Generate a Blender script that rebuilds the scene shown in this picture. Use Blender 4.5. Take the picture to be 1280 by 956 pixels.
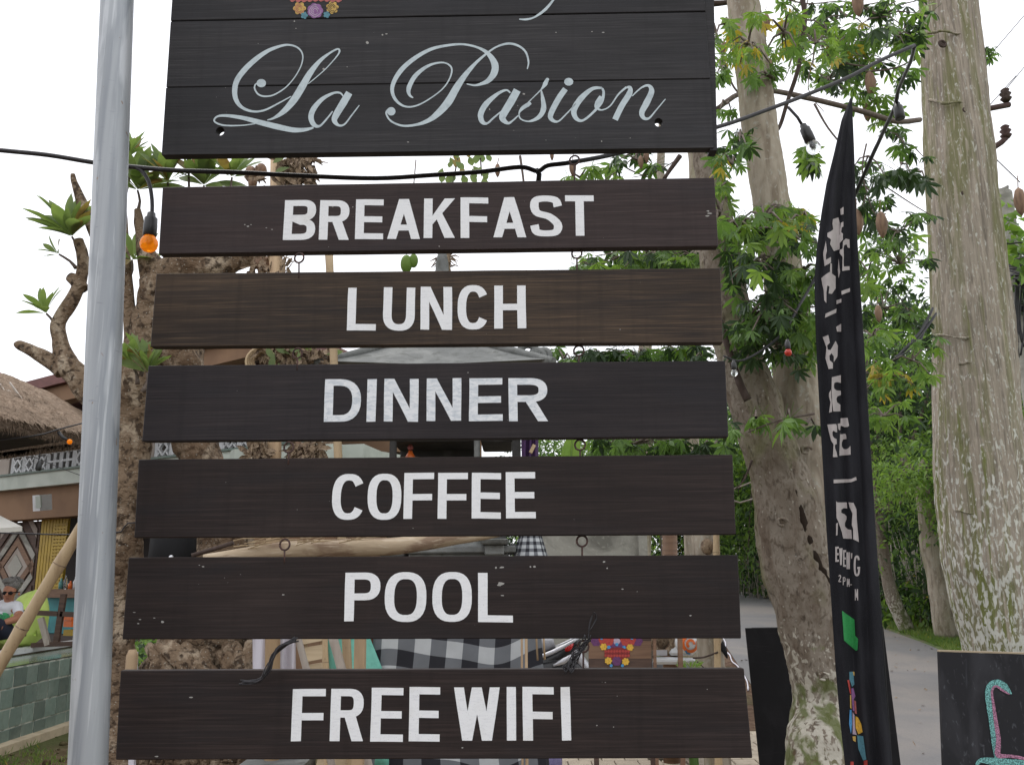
import bpy, bmesh, math, random
import numpy as np
from mathutils import Vector, Matrix, noise
R = math.radians
rnd = random.Random(7)
for o in list(bpy.data.objects): bpy.data.objects.remove(o)
scene = bpy.context.scene
# ---------------------------------------------------------------- camera, world, light
FOC, PITCH, ROLL, EYE = 1107.0, R(12.3), R(0.45), 1.6
fwd = Vector((0, math.cos(PITCH), math.sin(PITCH)))
r0 = Vector((1, 0, 0)); u0 = Vector((0, -math.sin(PITCH), math.cos(PITCH)))
rt = r0*math.cos(ROLL) - u0*math.sin(ROLL); up = u0*math.cos(ROLL) + r0*math.sin(ROLL)
cd = bpy.data.cameras.new('camera'); cam = bpy.data.objects.new('camera', cd); scene.collection.objects.link(cam)
m = Matrix((rt, up, -fwd)).transposed().to_4x4(); m.translation = Vector((0, 0, EYE)); cam.matrix_world = m
cd.sensor_fit = 'HORIZONTAL'; cd.sensor_width = 36.0; cd.lens = 36.0*FOC/1280; cd.clip_start = 0.05; cd.clip_end = 3000
scene.camera = cam
SUN_EL, SUN_AZ = R(62), R(-35)
w = bpy.data.worlds.new("World"); scene.world = w; w.use_nodes = True
nt = w.node_tree; nt.nodes.clear()
sky = nt.nodes.new('ShaderNodeTexSky'); sky.sky_type = 'NISHITA'; sky.sun_disc = False
sky.sun_elevation = SUN_EL; sky.sun_rotation = SUN_AZ
sc_ = nt.nodes.new('ShaderNodeVectorMath'); sc_.operation = 'SCALE'; sc_.inputs['Scale'].default_value = 0.1
mx = nt.nodes.new('ShaderNodeMix'); mx.data_type = 'RGBA'; mx.inputs['Factor'].default_value = 0.9
mx.inputs['B'].default_value = (1.42, 1.43, 1.48, 1)      # even white overcast
bg = nt.nodes.new('ShaderNodeBackground'); wo = nt.nodes.new('ShaderNodeOutputWorld')
nt.links.new(sky.outputs[0], sc_.inputs[0]); nt.links.new(sc_.outputs[0], mx.inputs['A'])
nt.links.new(mx.outputs['Result'], bg.inputs[0]); nt.links.new(bg.outputs[0], wo.inputs[0]); bg.inputs[1].default_value = 1.0
sd = bpy.data.lights.new('sun', 'SUN'); sd.energy = 1.0; sd.angle = R(25); sd.color = (1, .96, .9)
so = bpy.data.objects.new('sun', sd); scene.collection.objects.link(so)
sdir = Vector((math.sin(SUN_AZ)*math.cos(SUN_EL), math.cos(SUN_AZ)*math.cos(SUN_EL), math.sin(SUN_EL)))
so.rotation_euler = sdir.to_track_quat('Z', 'Y').to_euler(); so.location = (0, 0, 30)
scene.view_settings.view_transform = 'Standard'; scene.view_settings.look = 'None'
scene.view_settings.exposure = 0.12; scene.view_settings.gamma = 1.0

# ---------------------------------------------------------------- pixels of the photo -> points of the place
CAMP = Vector((0, 0, EYE))
def ray(px, py): return rt*((px-640)/FOC) + up*((478-py)/FOC) + fwd
def P(px, py, Y):
    d = ray(px, py); return CAMP + d*(Y/d.y)
def gz(Y): return 0.045*(min(Y, 62.0)-12) if Y > 12 else 0.0     # the road climbs gently away from the sign
def G(px, py, z=0.0):
    d = ray(px, py); q = CAMP + d*((z-EYE)/d.z)
    if d.z < -1e-4 and q.y <= 12: return q
    Y = (EYE-z+.045*12)/(.045-d.z/d.y); q = CAMP + d*(Y/d.y); return q
SD, SS = 1.8, 0.024
SN = Vector((-SS, -1, 0)).normalized()
def PB(px, py, off=0.0):                      # onto the plane the sign boards hang in, off metres in front of it
    d = ray(px, py); t = SD/(d.y + SS*d.x); return CAMP + d*t + SN*off

# ---------------------------------------------------------------- mesh helpers
COL = scene.collection
class MB:
    def __init__(s): s.v = []; s.f = []; s.m = []; s.sm = []
    def add(s, vs, fs, mi=0, smooth=False):
        o = len(s.v); s.v += [Vector(q) for q in vs]; s.f += [[i+o for i in f] for f in fs]; s.m += [mi]*len(fs); s.sm += [smooth]*len(fs); return s
    def hexa(s, b, t, mi=0):                   # 4 bottom points, 4 top points
        return s.add(list(b)+list(t), [(3,2,1,0),(4,5,6,7),(0,1,5,4),(1,2,6,5),(2,3,7,6),(3,0,4,7)], mi)
    def box(s, c, d, rz=0, rx=0, ry=0, mi=0, M=None):
        c = Vector(c); M = M or (Matrix.Rotation(rz,3,'Z') @ Matrix.Rotation(ry,3,'Y') @ Matrix.Rotation(rx,3,'X'))
        q = [M @ Vector((x*d[0]/2, y*d[1]/2, z*d[2]/2)) + c for z in (-1,1) for x,y in ((-1,-1),(1,-1),(1,1),(-1,1))]
        return s.hexa(q[:4], q[4:], mi)
    def bar(s, a, b, wx, wy, mi=0, roll=0):
        a = Vector(a); b = Vector(b); d = (b-a); L = d.length; q = d.to_track_quat('Z','Y').to_matrix() @ Matrix.Rotation(roll,3,'Z')
        return s.box((a+b)/2, (wx, wy, L), M=q, mi=mi)
    def tube(s, pts, rad, seg=8, mi=0, nz=0.0, nf=3.0, cap=True, smooth=True, sub=1, squash=None, seed=0):
        pts = [Vector(p) for p in pts]; 
        if not hasattr(rad, '__len__'): rad = [rad]*len(pts)
        if sub > 1: pts, rad = smoothpath(pts, rad, sub)
        n = len(pts); vs = []; fs = []
        t = (pts[1]-pts[0]).normalized(); a = t.orthogonal().normalized()
        for i in range(n):
            t = (pts[min(i+1,n-1)]-pts[max(i-1,0)]).normalized()
            a = (a - t*a.dot(t)); a = a.normalized() if a.length > 1e-6 else t.orthogonal().normalized(); b = t.cross(a)
            for k in range(seg):
                an = 2*math.pi*k/seg; d = a*math.cos(an)+b*math.sin(an); r = rad[i]
                if nz:
                    q = pts[i]*nf + d*r*nf + Vector((seed*7.3, 0, 0)); r *= 1 + nz*noise.noise(q) + nz*.5*noise.noise(q*2.7)
                vs.append(pts[i]+d*r)
        for i in range(n-1):
            for k in range(seg):
                k2 = (k+1) % seg; fs.append((i*seg+k, i*seg+k2, (i+1)*seg+k2, (i+1)*seg+k))
        s.add(vs, fs, mi, smooth)
        if cap:
            o = len(s.v)-n*seg
            s.f += [[o+k for k in range(seg)][::-1], [o+(n-1)*seg+k for k in range(seg)]]; s.m += [mi]*2; s.sm += [False]*2
        return s
    def lathe(s, c, prof, seg=12, mi=0, axis=(0,0,1), smooth=True, sx=1, sy=1):
        q = Vector(axis).to_track_quat('Z','Y').to_matrix(); vs = []; fs = []; c = Vector(c)
        for r, z in prof:
            for k in range(seg):
                a = 2*math.pi*k/seg; vs.append(c + q @ Vector((r*math.cos(a)*sx, r*math.sin(a)*sy, z)))
        n = len(prof)
        for i in range(n-1):
            for k in range(seg):
                k2 = (k+1)%seg; fs.append((i*seg+k, i*seg+k2, (i+1)*seg+k2, (i+1)*seg+k))
        s.add(vs, fs, mi, smooth); o = len(s.v)-n*seg
        s.f += [[o+k for k in range(seg)][::-1], [o+(n-1)*seg+k for k in range(seg)]]; s.m += [mi]*2; s.sm += [False]*2
        return s
    def ball(s, c, r, seg=12, rings=7, mi=0, d=(1,1,1), M=None):
        prof = []; vs = []; fs = []; c = Vector(c); M = M or Matrix.Identity(3)
        for i in range(1, rings):
            ph = math.pi*i/rings
            for k in range(seg):
                a = 2*math.pi*k/seg; vs.append(c + M @ Vector((r*d[0]*math.sin(ph)*math.cos(a), r*d[1]*math.sin(ph)*math.sin(a), r*d[2]*math.cos(ph))))
        b = len(vs); vs += [c + M @ Vector((0,0,r*d[2])), c + M @ Vector((0,0,-r*d[2]))]
        for i in range(rings-2):
            for k in range(seg):
                k2 = (k+1)%seg; fs.append((i*seg+k, (i+1)*seg+k, (i+1)*seg+k2, i*seg+k2))
        for k in range(seg):
            k2 = (k+1)%seg; fs.append((b, k, k2)); fs.append((b+1, (rings-2)*seg+k2, (rings-2)*seg+k))
        return s.add(vs, fs, mi, True)
    def ring(s, c, R_, r, axis=(0,1,0), seg=18, ts=6, a0=0, a1=2*math.pi, mi=0):
        q = Vector(axis).to_track_quat('Z','Y').to_matrix(); c = Vector(c)
        pts = [c + q @ Vector((R_*math.cos(a0+(a1-a0)*i/seg), R_*math.sin(a0+(a1-a0)*i/seg), 0)) for i in range(seg+1)]
        return s.tube(pts, r, ts, mi)
    def build(s, name, mats, parent=None, origin=None, bevel=0.0, **tags):
        if not isinstance(mats, (list, tuple)): mats = [mats]
        vs = s.v
        if parent is not None: org = wloc(parent)
        elif origin is not None: org = Vector(origin)
        else:
            xs = [v.x for v in vs]; ys = [v.y for v in vs]; zs = [v.z for v in vs]; org = Vector(((min(xs)+max(xs))/2, (min(ys)+max(ys))/2, min(zs)))
        me = bpy.data.meshes.new(name); me.from_pydata([v-org for v in vs], [], s.f)
        for q in mats: me.materials.append(q)
        me.polygons.foreach_set('material_index', s.m); me.polygons.foreach_set('use_smooth', s.sm); me.update()
        if bevel:
            bm = bmesh.new(); bm.from_mesh(me); bmesh.ops.remove_doubles(bm, verts=bm.verts, dist=1e-5)
            bmesh.ops.bevel(bm, geom=[e for e in bm.edges if len(e.link_faces)==2 and e.calc_face_angle(0)>.6], offset=bevel, segments=1, affect='EDGES'); bm.to_mesh(me); bm.free()
        o = bpy.data.objects.new(name, me); COL.objects.link(o)
        if parent is not None: o.parent = parent
        else: o.location = org
        for k, v in tags.items(): o[k] = v
        return o
def wloc(o):
    l = Vector(o.location); 
    while o.parent: o = o.parent; l += Vector(o.location)
    return l
def smoothpath(pts, rad, sub):
    op = []; orr = []; n = len(pts)
    for i in range(n-1):
        p0 = pts[max(i-1,0)]; p1 = pts[i]; p2 = pts[i+1]; p3 = pts[min(i+2,n-1)]
        for k in range(sub):
            t = k/sub; op.append(.5*((2*p1)+(p2-p0)*t+(2*p0-5*p1+4*p2-p3)*t*t+(3*p1-p0-3*p2+p3)*t**3)); orr.append(rad[i]*(1-t)+rad[i+1]*t)
    op.append(pts[-1]); orr.append(rad[-1]); return op, orr
def thing(name, loc, label, cat, group=None):
    o = bpy.data.objects.new(name, None); COL.objects.link(o); o.location = loc; o.empty_display_size = .1
    o['label'] = label; o['category'] = cat
    if group: o['group'] = group
    return o
def tag(o, label, cat, group=None):
    o['label'] = label; o['category'] = cat
    if group: o['group'] = group
    return o
def poly(pts3, name, mat, parent=None, thick=0.0, nrm=None, **t):
    b = MB(); n = len(pts3)
    if thick:
        q = [Vector(p)+nrm*thick for p in pts3]
        b.add(list(pts3)+q, [list(range(n))[::-1], list(range(n, 2*n))]+[(i,(i+1)%n,(i+1)%n+n,i+n) for i in range(n)])
    else: b.add(pts3, [list(range(n))])
    return b.build(name, mat, parent, **t)

# ---------------------------------------------------------------- materials
def mat(name, base, rough=.7, metal=0, spec=.5, var=(), bump=(), trans=0, coord='Object', rand=0.0, emis=None, alpha=None, transmission=0, ior=1.45, zmix=()):
    """var: list of (kind, scale xyz, colour, lo, hi, amount, distortion); bump: (scale xyz, strength, dist)"""
    m = bpy.data.materials.new(name); m.use_nodes = True; nt = m.node_tree; N = nt.nodes; L = nt.links; bs = N['Principled BSDF']
    bs.inputs['Roughness'].default_value = rough; bs.inputs['Metallic'].default_value = metal; bs.inputs['Specular IOR Level'].default_value = spec
    if transmission: bs.inputs['Transmission Weight'].default_value = transmission; bs.inputs['IOR'].default_value = ior
    tc = N.new('ShaderNodeTexCoord'); co = tc.outputs[coord] if coord != 'World' else N.new('ShaderNodeNewGeometry').outputs['Position']
    oi = N.new('ShaderNodeObjectInfo')
    if coord == 'Object':
        ad = N.new('ShaderNodeVectorMath'); ad.operation = 'MULTIPLY_ADD'; L.new(oi.outputs['Random'], ad.inputs[0]); ad.inputs[1].default_value = (37, 21, 53); L.new(co, ad.inputs[2]); co = ad.outputs[0]
    rgb = N.new('ShaderNodeRGB'); rgb.outputs[0].default_value = (*base, 1); cur = rgb.outputs[0]
    for kind, sc, colr, lo, hi, amt, dis in var:
        mp = N.new('ShaderNodeMapping'); mp.inputs['Scale'].default_value = sc; L.new(co, mp.inputs[0])
        if kind == 'noise':
            t = N.new('ShaderNodeTexNoise'); t.inputs['Scale'].default_value = 1; t.inputs['Detail'].default_value = 5; t.inputs['Distortion'].default_value = dis; L.new(mp.outputs[0], t.inputs[0]); out = t.outputs['Fac']
        elif kind == 'wave':
            t = N.new('ShaderNodeTexWave'); t.inputs['Scale'].default_value = 1; t.inputs['Distortion'].default_value = dis; t.inputs['Detail'].default_value = 3; t.bands_direction = 'Z'; L.new(mp.outputs[0], t.inputs[0]); out = t.outputs['Fac']
        else:
            t = N.new('ShaderNodeTexVoronoi'); t.inputs['Scale'].default_value = 1; L.new(mp.outputs[0], t.inputs[0]); out = t.outputs['Distance']
            if dis:
                nn = N.new('ShaderNodeTexNoise'); nn.inputs['Scale'].default_value = 1.5; L.new(mp.outputs[0], nn.inputs[0])
                va = N.new('ShaderNodeVectorMath'); va.operation = 'MULTIPLY_ADD'; L.new(nn.outputs['Color'], va.inputs[0]); va.inputs[1].default_value = (dis,)*3; L.new(mp.outputs[0], va.inputs[2]); L.new(va.outputs[0], t.inputs[0])
        rp = N.new('ShaderNodeMapRange'); rp.inputs['From Min'].default_value = lo; rp.inputs['From Max'].default_value = hi; rp.inputs['To Max'].default_value = amt; L.new(out, rp.inputs[0])
        mix = N.new('ShaderNodeMix'); mix.data_type = 'RGBA'; L.new(rp.outputs[0], mix.inputs['Factor']); L.new(cur, mix.inputs['A']); mix.inputs['B'].default_value = (*colr, 1); cur = mix.outputs['Result']
    for colr, zc, width, nsc, edge in zmix:      # a coat (lichen, flaking) that ends raggedly at height zc
        g_ = N.new('ShaderNodeNewGeometry'); sx_ = N.new('ShaderNodeSeparateXYZ'); L.new(g_.outputs['Position'], sx_.inputs[0])
        mp = N.new('ShaderNodeMapping'); mp.inputs['Scale'].default_value = nsc; L.new(g_.outputs['Position'], mp.inputs[0]); t = N.new('ShaderNodeTexNoise'); t.inputs['Scale'].default_value = 1; t.inputs['Detail'].default_value = 6; t.inputs['Distortion'].default_value = .5; L.new(mp.outputs[0], t.inputs[0])
        hz = N.new('ShaderNodeMapRange'); hz.inputs['From Min'].default_value = zc+width; hz.inputs['From Max'].default_value = zc-width; hz.inputs['To Min'].default_value = -.16; hz.inputs['To Max'].default_value = .10; L.new(sx_.outputs['Z'], hz.inputs[0])
        ad_ = N.new('ShaderNodeMath'); ad_.operation = 'ADD'; L.new(t.outputs['Fac'], ad_.inputs[0]); L.new(hz.outputs[0], ad_.inputs[1])
        rp = N.new('ShaderNodeMapRange'); rp.inputs['From Min'].default_value = .52; rp.inputs['From Max'].default_value = .52+edge; rp.inputs['To Max'].default_value = .9; L.new(ad_.outputs[0], rp.inputs[0])
        mix = N.new('ShaderNodeMix'); mix.data_type = 'RGBA'; L.new(rp.outputs[0], mix.inputs['Factor']); L.new(cur, mix.inputs['A']); mix.inputs['B'].default_value = (*colr, 1); cur = mix.outputs['Result']
    if rand:
        hs = N.new('ShaderNodeHueSaturation'); mr = N.new('ShaderNodeMapRange'); mr.inputs['To Min'].default_value = 1-rand; mr.inputs['To Max'].default_value = 1+rand
        L.new(oi.outputs['Random'], mr.inputs[0]); L.new(mr.outputs[0], hs.inputs['Value']); L.new(cur, hs.inputs['Color']); cur = hs.outputs[0]
    L.new(cur, bs.inputs['Base Color'])
    prev = None
    for sc, st, ds in bump:
        mp = N.new('ShaderNodeMapping'); mp.inputs['Scale'].default_value = sc; L.new(co, mp.inputs[0])
        t = N.new('ShaderNodeTexNoise'); t.inputs['Scale'].default_value = 1; t.inputs['Detail'].default_value = 6; L.new(mp.outputs[0], t.inputs[0])
        b = N.new('ShaderNodeBump'); b.inputs['Strength'].default_value = st; b.inputs['Distance'].default_value = ds; L.new(t.outputs['Fac'], b.inputs['Height'])
        if prev: L.new(prev, b.inputs['Normal'])
        prev = b.outputs[0]
    if prev: L.new(prev, bs.inputs['Normal'])
    if trans:
        tr = N.new('ShaderNodeBsdfTranslucent'); ms = N.new('ShaderNodeMixShader'); ms.inputs[0].default_value = trans
        g = N.new('ShaderNodeMix'); g.data_type = 'RGBA'; g.blend_type = 'MULTIPLY'; g.inputs['Factor'].default_value = 1; g.inputs['B'].default_value = (1.35, 1.45, .75, 1); L.new(cur, g.inputs['A'])
        L.new(g.outputs['Result'], tr.inputs[0]); L.new(bs.outputs[0], ms.inputs[1]); L.new(tr.outputs[0], ms.inputs[2]); L.new(ms.outputs[0], N['Material Output'].inputs[0])
    return m
def boardmat(name, base, lite):
    return mat(name, base, rough=.6, spec=.2, var=[
        ('noise', (1.0, 3, 60), lite, .40, .75, .5, .9), ('noise', (5, 8, 210), tuple(c*.45 for c in base), .48, .75, .5, .5), ('noise', (7, 8, 380), tuple(c*1.5 for c in lite), .5, .72, .55, .3), ('noise', (.7, 2, 2.5), tuple(c*.55 for c in base), .45, .7, .6, .8),
        ('noise', (2.2, 2, 5), tuple(c*1.5+.002 for c in lite), .52, .8, .3, .8), ('noise', (44, 9, 2.2), tuple(c*.55 for c in base), .52, .75, .3, .2),
        ('noise', (3, 3, 14), (base[2]*1.0, base[2]*1.02, base[2]*1.2), .5, .75, .45, .6)],
        bump=[((5, 10, 330), .3, .001), ((60, 40, 60), .12, .0006)])
M = {}
M['b_top'] = boardmat('stained_black_planks', (.030, .029, .031), (.050, .047, .049))
M['b_breakfast'] = boardmat('stained_brown_board', (.037, .026, .025), (.058, .042, .040))
M['b_lunch'] = boardmat('faded_brown_board', (.030, .022, .018), (.105, .070, .044))
M['b_dinner'] = boardmat('stained_dark_board', (.023, .019, .021), (.036, .029, .029))
M['b_coffee'] = boardmat('stained_umber_board', (.023, .0165, .0155), (.040, .028, .025))
M['speck'] = mat('chipped_paint_speck', (.33, .32, .30), .7)
M['paint'] = mat('white_sign_paint', (.80, .81, .82), .55, spec=.3, var=[('noise', (60, 20, 300), (.62, .63, .66), .5, .75, .5, .3), ('noise', (14, 9, 14), (.62, .60, .54), .58, .8, .5, 0), ('voronoi', (300, 300, 300), (.1, .09, .09), .16, .1, .5, .2)], bump=[((200, 60, 500), .15, .0004)])
M['paint_worn'] = mat('patchy_white_sign_paint', (.76, .78, .80), .6, spec=.3, var=[('noise', (60, 20, 160), (.50, .55, .60), .42, .66, .8, .6), ('noise', (200, 60, 200), (.30, .33, .37), .6, .8, .6, .6)])
M['paint_script'] = mat('grey_white_script_paint', (.52, .60, .63), .55, spec=.3, var=[('noise', (60, 20, 60), (.35, .41, .44), .45, .75, .7, .4), ('voronoi', (260, 260, 260), (.05, .05, .05), .13, .08, .6, .2)])
M['steel'] = mat('galvanised_steel', (.36, .38, .40), .5, metal=.35, var=[('noise', (34, 34, .8), (.24, .26, .285), .45, .60, .8, .5), ('noise', (13, 13, 1.1), (.52, .54, .56), .52, .56, .75, .6), ('noise', (60, 60, 3), (.50, .52, .54), .55, .70, .5, 0), ('noise', (20, 20, 5), (.27, .29, .31), .56, .68, .6, .8), ('noise', (50, 50, 40), (.24, .15, .09), .70, .74, .7, .3), ('noise', (160, 160, 3), (.56, .58, .6), .60, .66, .5, 0), ('noise', (30, 30, 200), (.22, .23, .25), .68, .72, .6, .4)], bump=[((80, 80, 8), .15, .001)])
M['rust'] = mat('rusty_iron', (.10, .055, .045), .8, metal=.3, var=[('noise', (120, 120, 120), (.05, .035, .035), .4, .6, .8, 0)], bump=[((300, 300, 300), .4, .001)])
M['cable'] = mat('black_rubber_cable', (.022, .020, .023), .5, spec=.4, var=[('noise', (90, 90, 90), (.05, .05, .055), .5, .7, .6, 0)])
M['socket'] = mat('black_plastic_socket', (.02, .02, .02), .4)
M['amber'] = mat('amber_glass_bulb', (1.0, .42, .02), .12, transmission=.35, trans=.45, spec=.6)
M['clear'] = mat('clear_glass_bulb', (.9, .92, .92), .05, transmission=.9)
M['redglass'] = mat('red_glass_bulb', (.6, .05, .03), .15, transmission=.3)
M['plum_bark'] = mat('frangipani_bark', (.21, .15, .10), .9, spec=.15, coord='World', var=[('noise', (9, 9, 5), (.42, .34, .25), .48, .64, .9, .6), ('noise', (22, 22, 20), (.05, .034, .024), .50, .62, .9, .6), ('noise', (4, 4, 3), (.12, .075, .045), .5, .7, .7, 0), ('voronoi', (45, 45, 45), (.45, .44, .38), .2, .1, .6, .4)], bump=[((9, 9, 16), 1.0, .05), ((45, 45, 45), .9, .018)])
def kapok(name, base, green, lich, lam, crk=.8, zm=()):
    return mat(name, base, .9, spec=.12, coord='World', var=[
        ('noise', (20, 20, .7), tuple(c*.60 for c in base), .47, .60, .85, .6), ('noise', (4.5, 4.5, .28), green, .47, .60, .8, .5), ('noise', (32, 32, 1.6), tuple(c*1.28 for c in base), .52, .66, .7, .5),
        ('noise', (26, 26, 7), lich, .60, .66, lam, .8), ('voronoi', (13, 13, 6), lich, .20, .12, lam*.8, 1.1), ('noise', (45, 45, 60), tuple(c*.5 for c in base), .6, .75, .5, 0)],
        bump=[((20, 20, .9), 1.0, .06), ((40, 40, 30), .5, .01)], zmix=zm)
M['bark_big'] = kapok('silk_cotton_bark', (.355, .305, .25), (.185, .185, .085), (.62, .61, .55), .6, 0, zm=[((.17, .185, .06), 2.6, 3.6, (10, 10, .6), .10), ((.62, .61, .56), 2.4, 3.0, (24, 24, 9), .05)])
M['bark_mid'] = mat('mottled_trunk_bark', (.245, .21, .17), .9, spec=.12, coord='World', var=[('noise', (42, 42, 24), (.12, .092, .068), .53, .64, .75, .5), ('noise', (9, 9, 2.5), (.14, .105, .078), .45, .65, .8, .6), ('noise', (4, 4, 1.6), (.16, .16, .075), .52, .68, .7, .5), ('voronoi', (17, 17, 15), (.42, .40, .35), .14, .07, .75, .5), ('noise', (25, 25, 12), (.05, .036, .026), .58, .7, .7, .5)], bump=[((14, 14, 4), .9, .03), ((50, 50, 40), .6, .01)], zmix=[((.50, .47, .40), 1.10, .34, (27, 27, 19), .07), ((.12, .14, .05), .9, .6, (7, 7, 5), .10), ((.12, .085, .055), .35, .5, (11, 11, 9), .06)])
M['bark_pale'] = mat('pale_flaking_bark', (.36, .34, .28), .9, spec=.12, coord='World', var=[('noise', (13, 13, 10), (.13, .09, .055), .47, .56, .9, .6), ('noise', (6, 6, 5), (.11, .12, .05), .56, .68, .7, .5), ('noise', (40, 40, 9), (.22, .20, .16), .5, .7, .5, .5)], bump=[((12, 12, 8), .8, .02)])
M['bark_top'] = mat('pale_upper_bark', (.38, .33, .265), .9, spec=.12, coord='World', var=[('noise', (14, 14, 3), (.19, .15, .11), .42, .65, .8, .5), ('noise', (30, 30, 22), (.42, .40, .35), .56, .68, .75, .4), ('noise', (5, 5, 1), (.17, .165, .08), .5, .7, .5, .4)], bump=[((22, 22, 6), .6, .012)])
M['twig'] = mat('grey_brown_twig', (.13, .10, .085), .85, spec=.2, coord='World', var=[('noise', (30, 30, 30), (.22, .19, .16), .5, .7, .7, 0)])
M['twig_dark'] = mat('dark_branch', (.07, .05, .042), .85, spec=.2, coord='World', var=[('noise', (30, 30, 30), (.12, .09, .08), .5, .7, .7, 0)])
def leafm(name, c, c2, tr=.45, sc=3.0): return mat(name, c, .5, spec=.3, coord='World', trans=tr, var=[('noise', (sc, sc, sc), c2, .4, .65, .9, 0), ('noise', (sc*9, sc*9, sc*9), tuple(x*1.25 for x in c2), .5, .7, .5, 0)])
M['leaf_a'] = leafm('green_leaf', (.13, .22, .065), (.085, .155, .045))
M['leaf_b'] = leafm('bright_green_leaf', (.20, .30, .07), (.14, .235, .055))
M['leaf_c'] = leafm('dark_shaded_leaf', (.036, .068, .026), (.024, .046, .019), .3)  # dark green, lowered further so deep foliage carries its shade in the colour
M['leaf_y'] = leafm('yellowing_leaf', (.45, .34, .05), (.34, .27, .06))
M['leaf_p'] = leafm('frangipani_leaf', (.19, .25, .10), (.14, .20, .08), .45, 12)
M['leaf_py'] = leafm('browning_frangipani_leaf', (.30, .24, .08), (.20, .12, .06), .35, 12)
M['pod'] = mat('brown_seed_pod', (.24, .15, .095), .8, coord='World', var=[('noise', (40, 40, 6), (.13, .075, .05), .45, .65, .8, 0)])
LG = [M['leaf_a'], M['leaf_b'], M['leaf_c'], M['leaf_y']]
M['asphalt'] = mat('old_asphalt', (.165, .16, .162), .85, spec=.3, coord='World', var=[('noise', (.5, .5, .5), (.235, .212, .195), .42, .62, .8, .6), ('voronoi', (.9, .5, 1), (.10, .098, .1), .012, .004, .7, .5), ('noise', (60, 60, 60), (.12, .12, .12), .5, .7, .5, 0), ('noise', (2.5, .8, 1), (.15, .145, .15), .55, .7, .45, .5)], bump=[((120, 120, 120), .3, .004)])
M['soil'] = mat('red_brown_soil', (.13, .085, .058), .95, spec=.1, coord='World', var=[('noise', (5, 5, 5), (.075, .042, .028), .4, .6, .85, .5), ('noise', (22, 22, 22), (.20, .15, .11), .56, .7, .8, 0), ('noise', (.35, .35, .35), (.075, .095, .035), .5, .62, .8, .4)], bump=[((18, 18, 18), .9, .03)])
M['paver'] = mat('tan_concrete_paver', (.42, .36, .28), .85, coord='World', rand=.12, var=[('noise', (9, 9, 9), (.32, .27, .21), .45, .65, .7, 0), ('noise', (60, 60, 60), (.25, .21, .17), .55, .7, .5, 0)], bump=[((60, 60, 60), .3, .003)])
M['grass'] = leafm('grass_blades', (.13, .21, .05), (.20, .25, .07), .35, 2)
M['verge'] = mat('mossy_verge', (.10, .14, .04), .95, coord='World', var=[('noise', (2, 2, 2), (.14, .11, .07), .5, .65, .8, 0), ('noise', (14, 14, 14), (.06, .09, .03), .45, .65, .8, 0)], bump=[((20, 20, 20), .8, .03)])
M['tile'] = mat('green_stone_tile', (.15, .205, .175), .6, coord='World', rand=.3, var=[('noise', (3, 3, 3), (.21, .26, .22), .45, .65, .6, .3), ('noise', (14, 14, 14), (.09, .115, .095), .5, .7, .4, .4), ('noise', (30, 30, 30), (.24, .26, .22), .6, .75, .6, 0)], bump=[((30, 30, 30), .3, .004)])
M['grout'] = mat('pale_mortar', (.50, .51, .44), .9, coord='World', var=[('noise', (9, 9, 9), (.17, .19, .15), .45, .6, .9, 0)])
M['sandstone'] = mat('sandy_coping', (.52, .43, .30), .85, coord='World', var=[('noise', (8, 8, 8), (.36, .29, .2), .45, .65, .7, 0)])
M['water'] = mat('pool_water', (.18, .25, .15), .06, spec=.6, coord='World', bump=[((9, 9, 9), .15, .02)])
M['thatch'] = mat('grey_brown_thatch', (.24, .175, .125), .95, spec=.1, coord='World', var=[('noise', (30, 4, 26), (.36, .28, .21), .45, .62, .9, .3), ('noise', (60, 8, 50), (.10, .068, .048), .5, .65, .85, .3), ('noise', (2, 2, 2), (.20, .15, .11), .4, .6, .5, 0)], bump=[((50, 8, 40), .9, .03)])
M['darkwood'] = mat('dark_brown_timber', (.065, .038, .028), .7, var=[('noise', (5, 5, 40), (.11, .065, .045), .45, .65, .8, .3)])
M['brownwood'] = mat('brown_timber', (.20, .115, .068), .7, coord='World', var=[('noise', (3, 3, 50), (.13, .07, .042), .45, .65, .8, .3)])
M['tanwood'] = mat('weathered_tan_timber', (.42, .30, .18), .75, rand=.15, var=[('noise', (25, 25, 3), (.30, .20, .12), .45, .65, .7, .3)], bump=[((60, 60, 6), .3, .003)])
M['palewood'] = mat('pale_pallet_timber', (.58, .46, .30), .75, rand=.15, var=[('noise', (4, 4, 30), (.42, .32, .2), .45, .7, .7, .3)])
M['bamboo'] = mat('dry_bamboo', (.46, .34, .20), .55, rand=.12, var=[('noise', (20, 20, 2), (.33, .23, .13), .45, .65, .8, .2), ('noise', (60, 60, 60), (.25, .17, .1), .6, .75, .5, 0)])
M['bamboo_grey'] = mat('greyed_bamboo', (.42, .37, .32), .65, rand=.1, var=[('noise', (20, 20, 2), (.30, .25, .21), .45, .65, .8, .2)])
M['white'] = mat('white_painted_block', (.66, .67, .68), .8, coord='World', var=[('noise', (12, 12, 12), (.45, .46, .46), .5, .7, .6, 0)])
M['slab'] = mat('pale_green_concrete_slab', (.52, .56, .50), .8, coord='World', var=[('noise', (3, 3, 3), (.38, .42, .37), .4, .65, .7, 0)])
M['wallb'] = mat('brown_rendered_wall', (.24, .145, .085), .9, coord='World', var=[('noise', (2, 2, 2), (.17, .10, .06), .4, .65, .8, 0)])
M['wallg'] = mat('stained_render', (.36, .31, .27), .9, coord='World', var=[('noise', (2, 2, 2), (.25, .21, .18), .4, .65, .8, 0)])
M['rooft'] = mat('maroon_roof_edge', (.17, .07, .062), .7, coord='World', var=[('noise', (6, 6, 20), (.11, .045, .04), .45, .65, .7, 0)])
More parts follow.
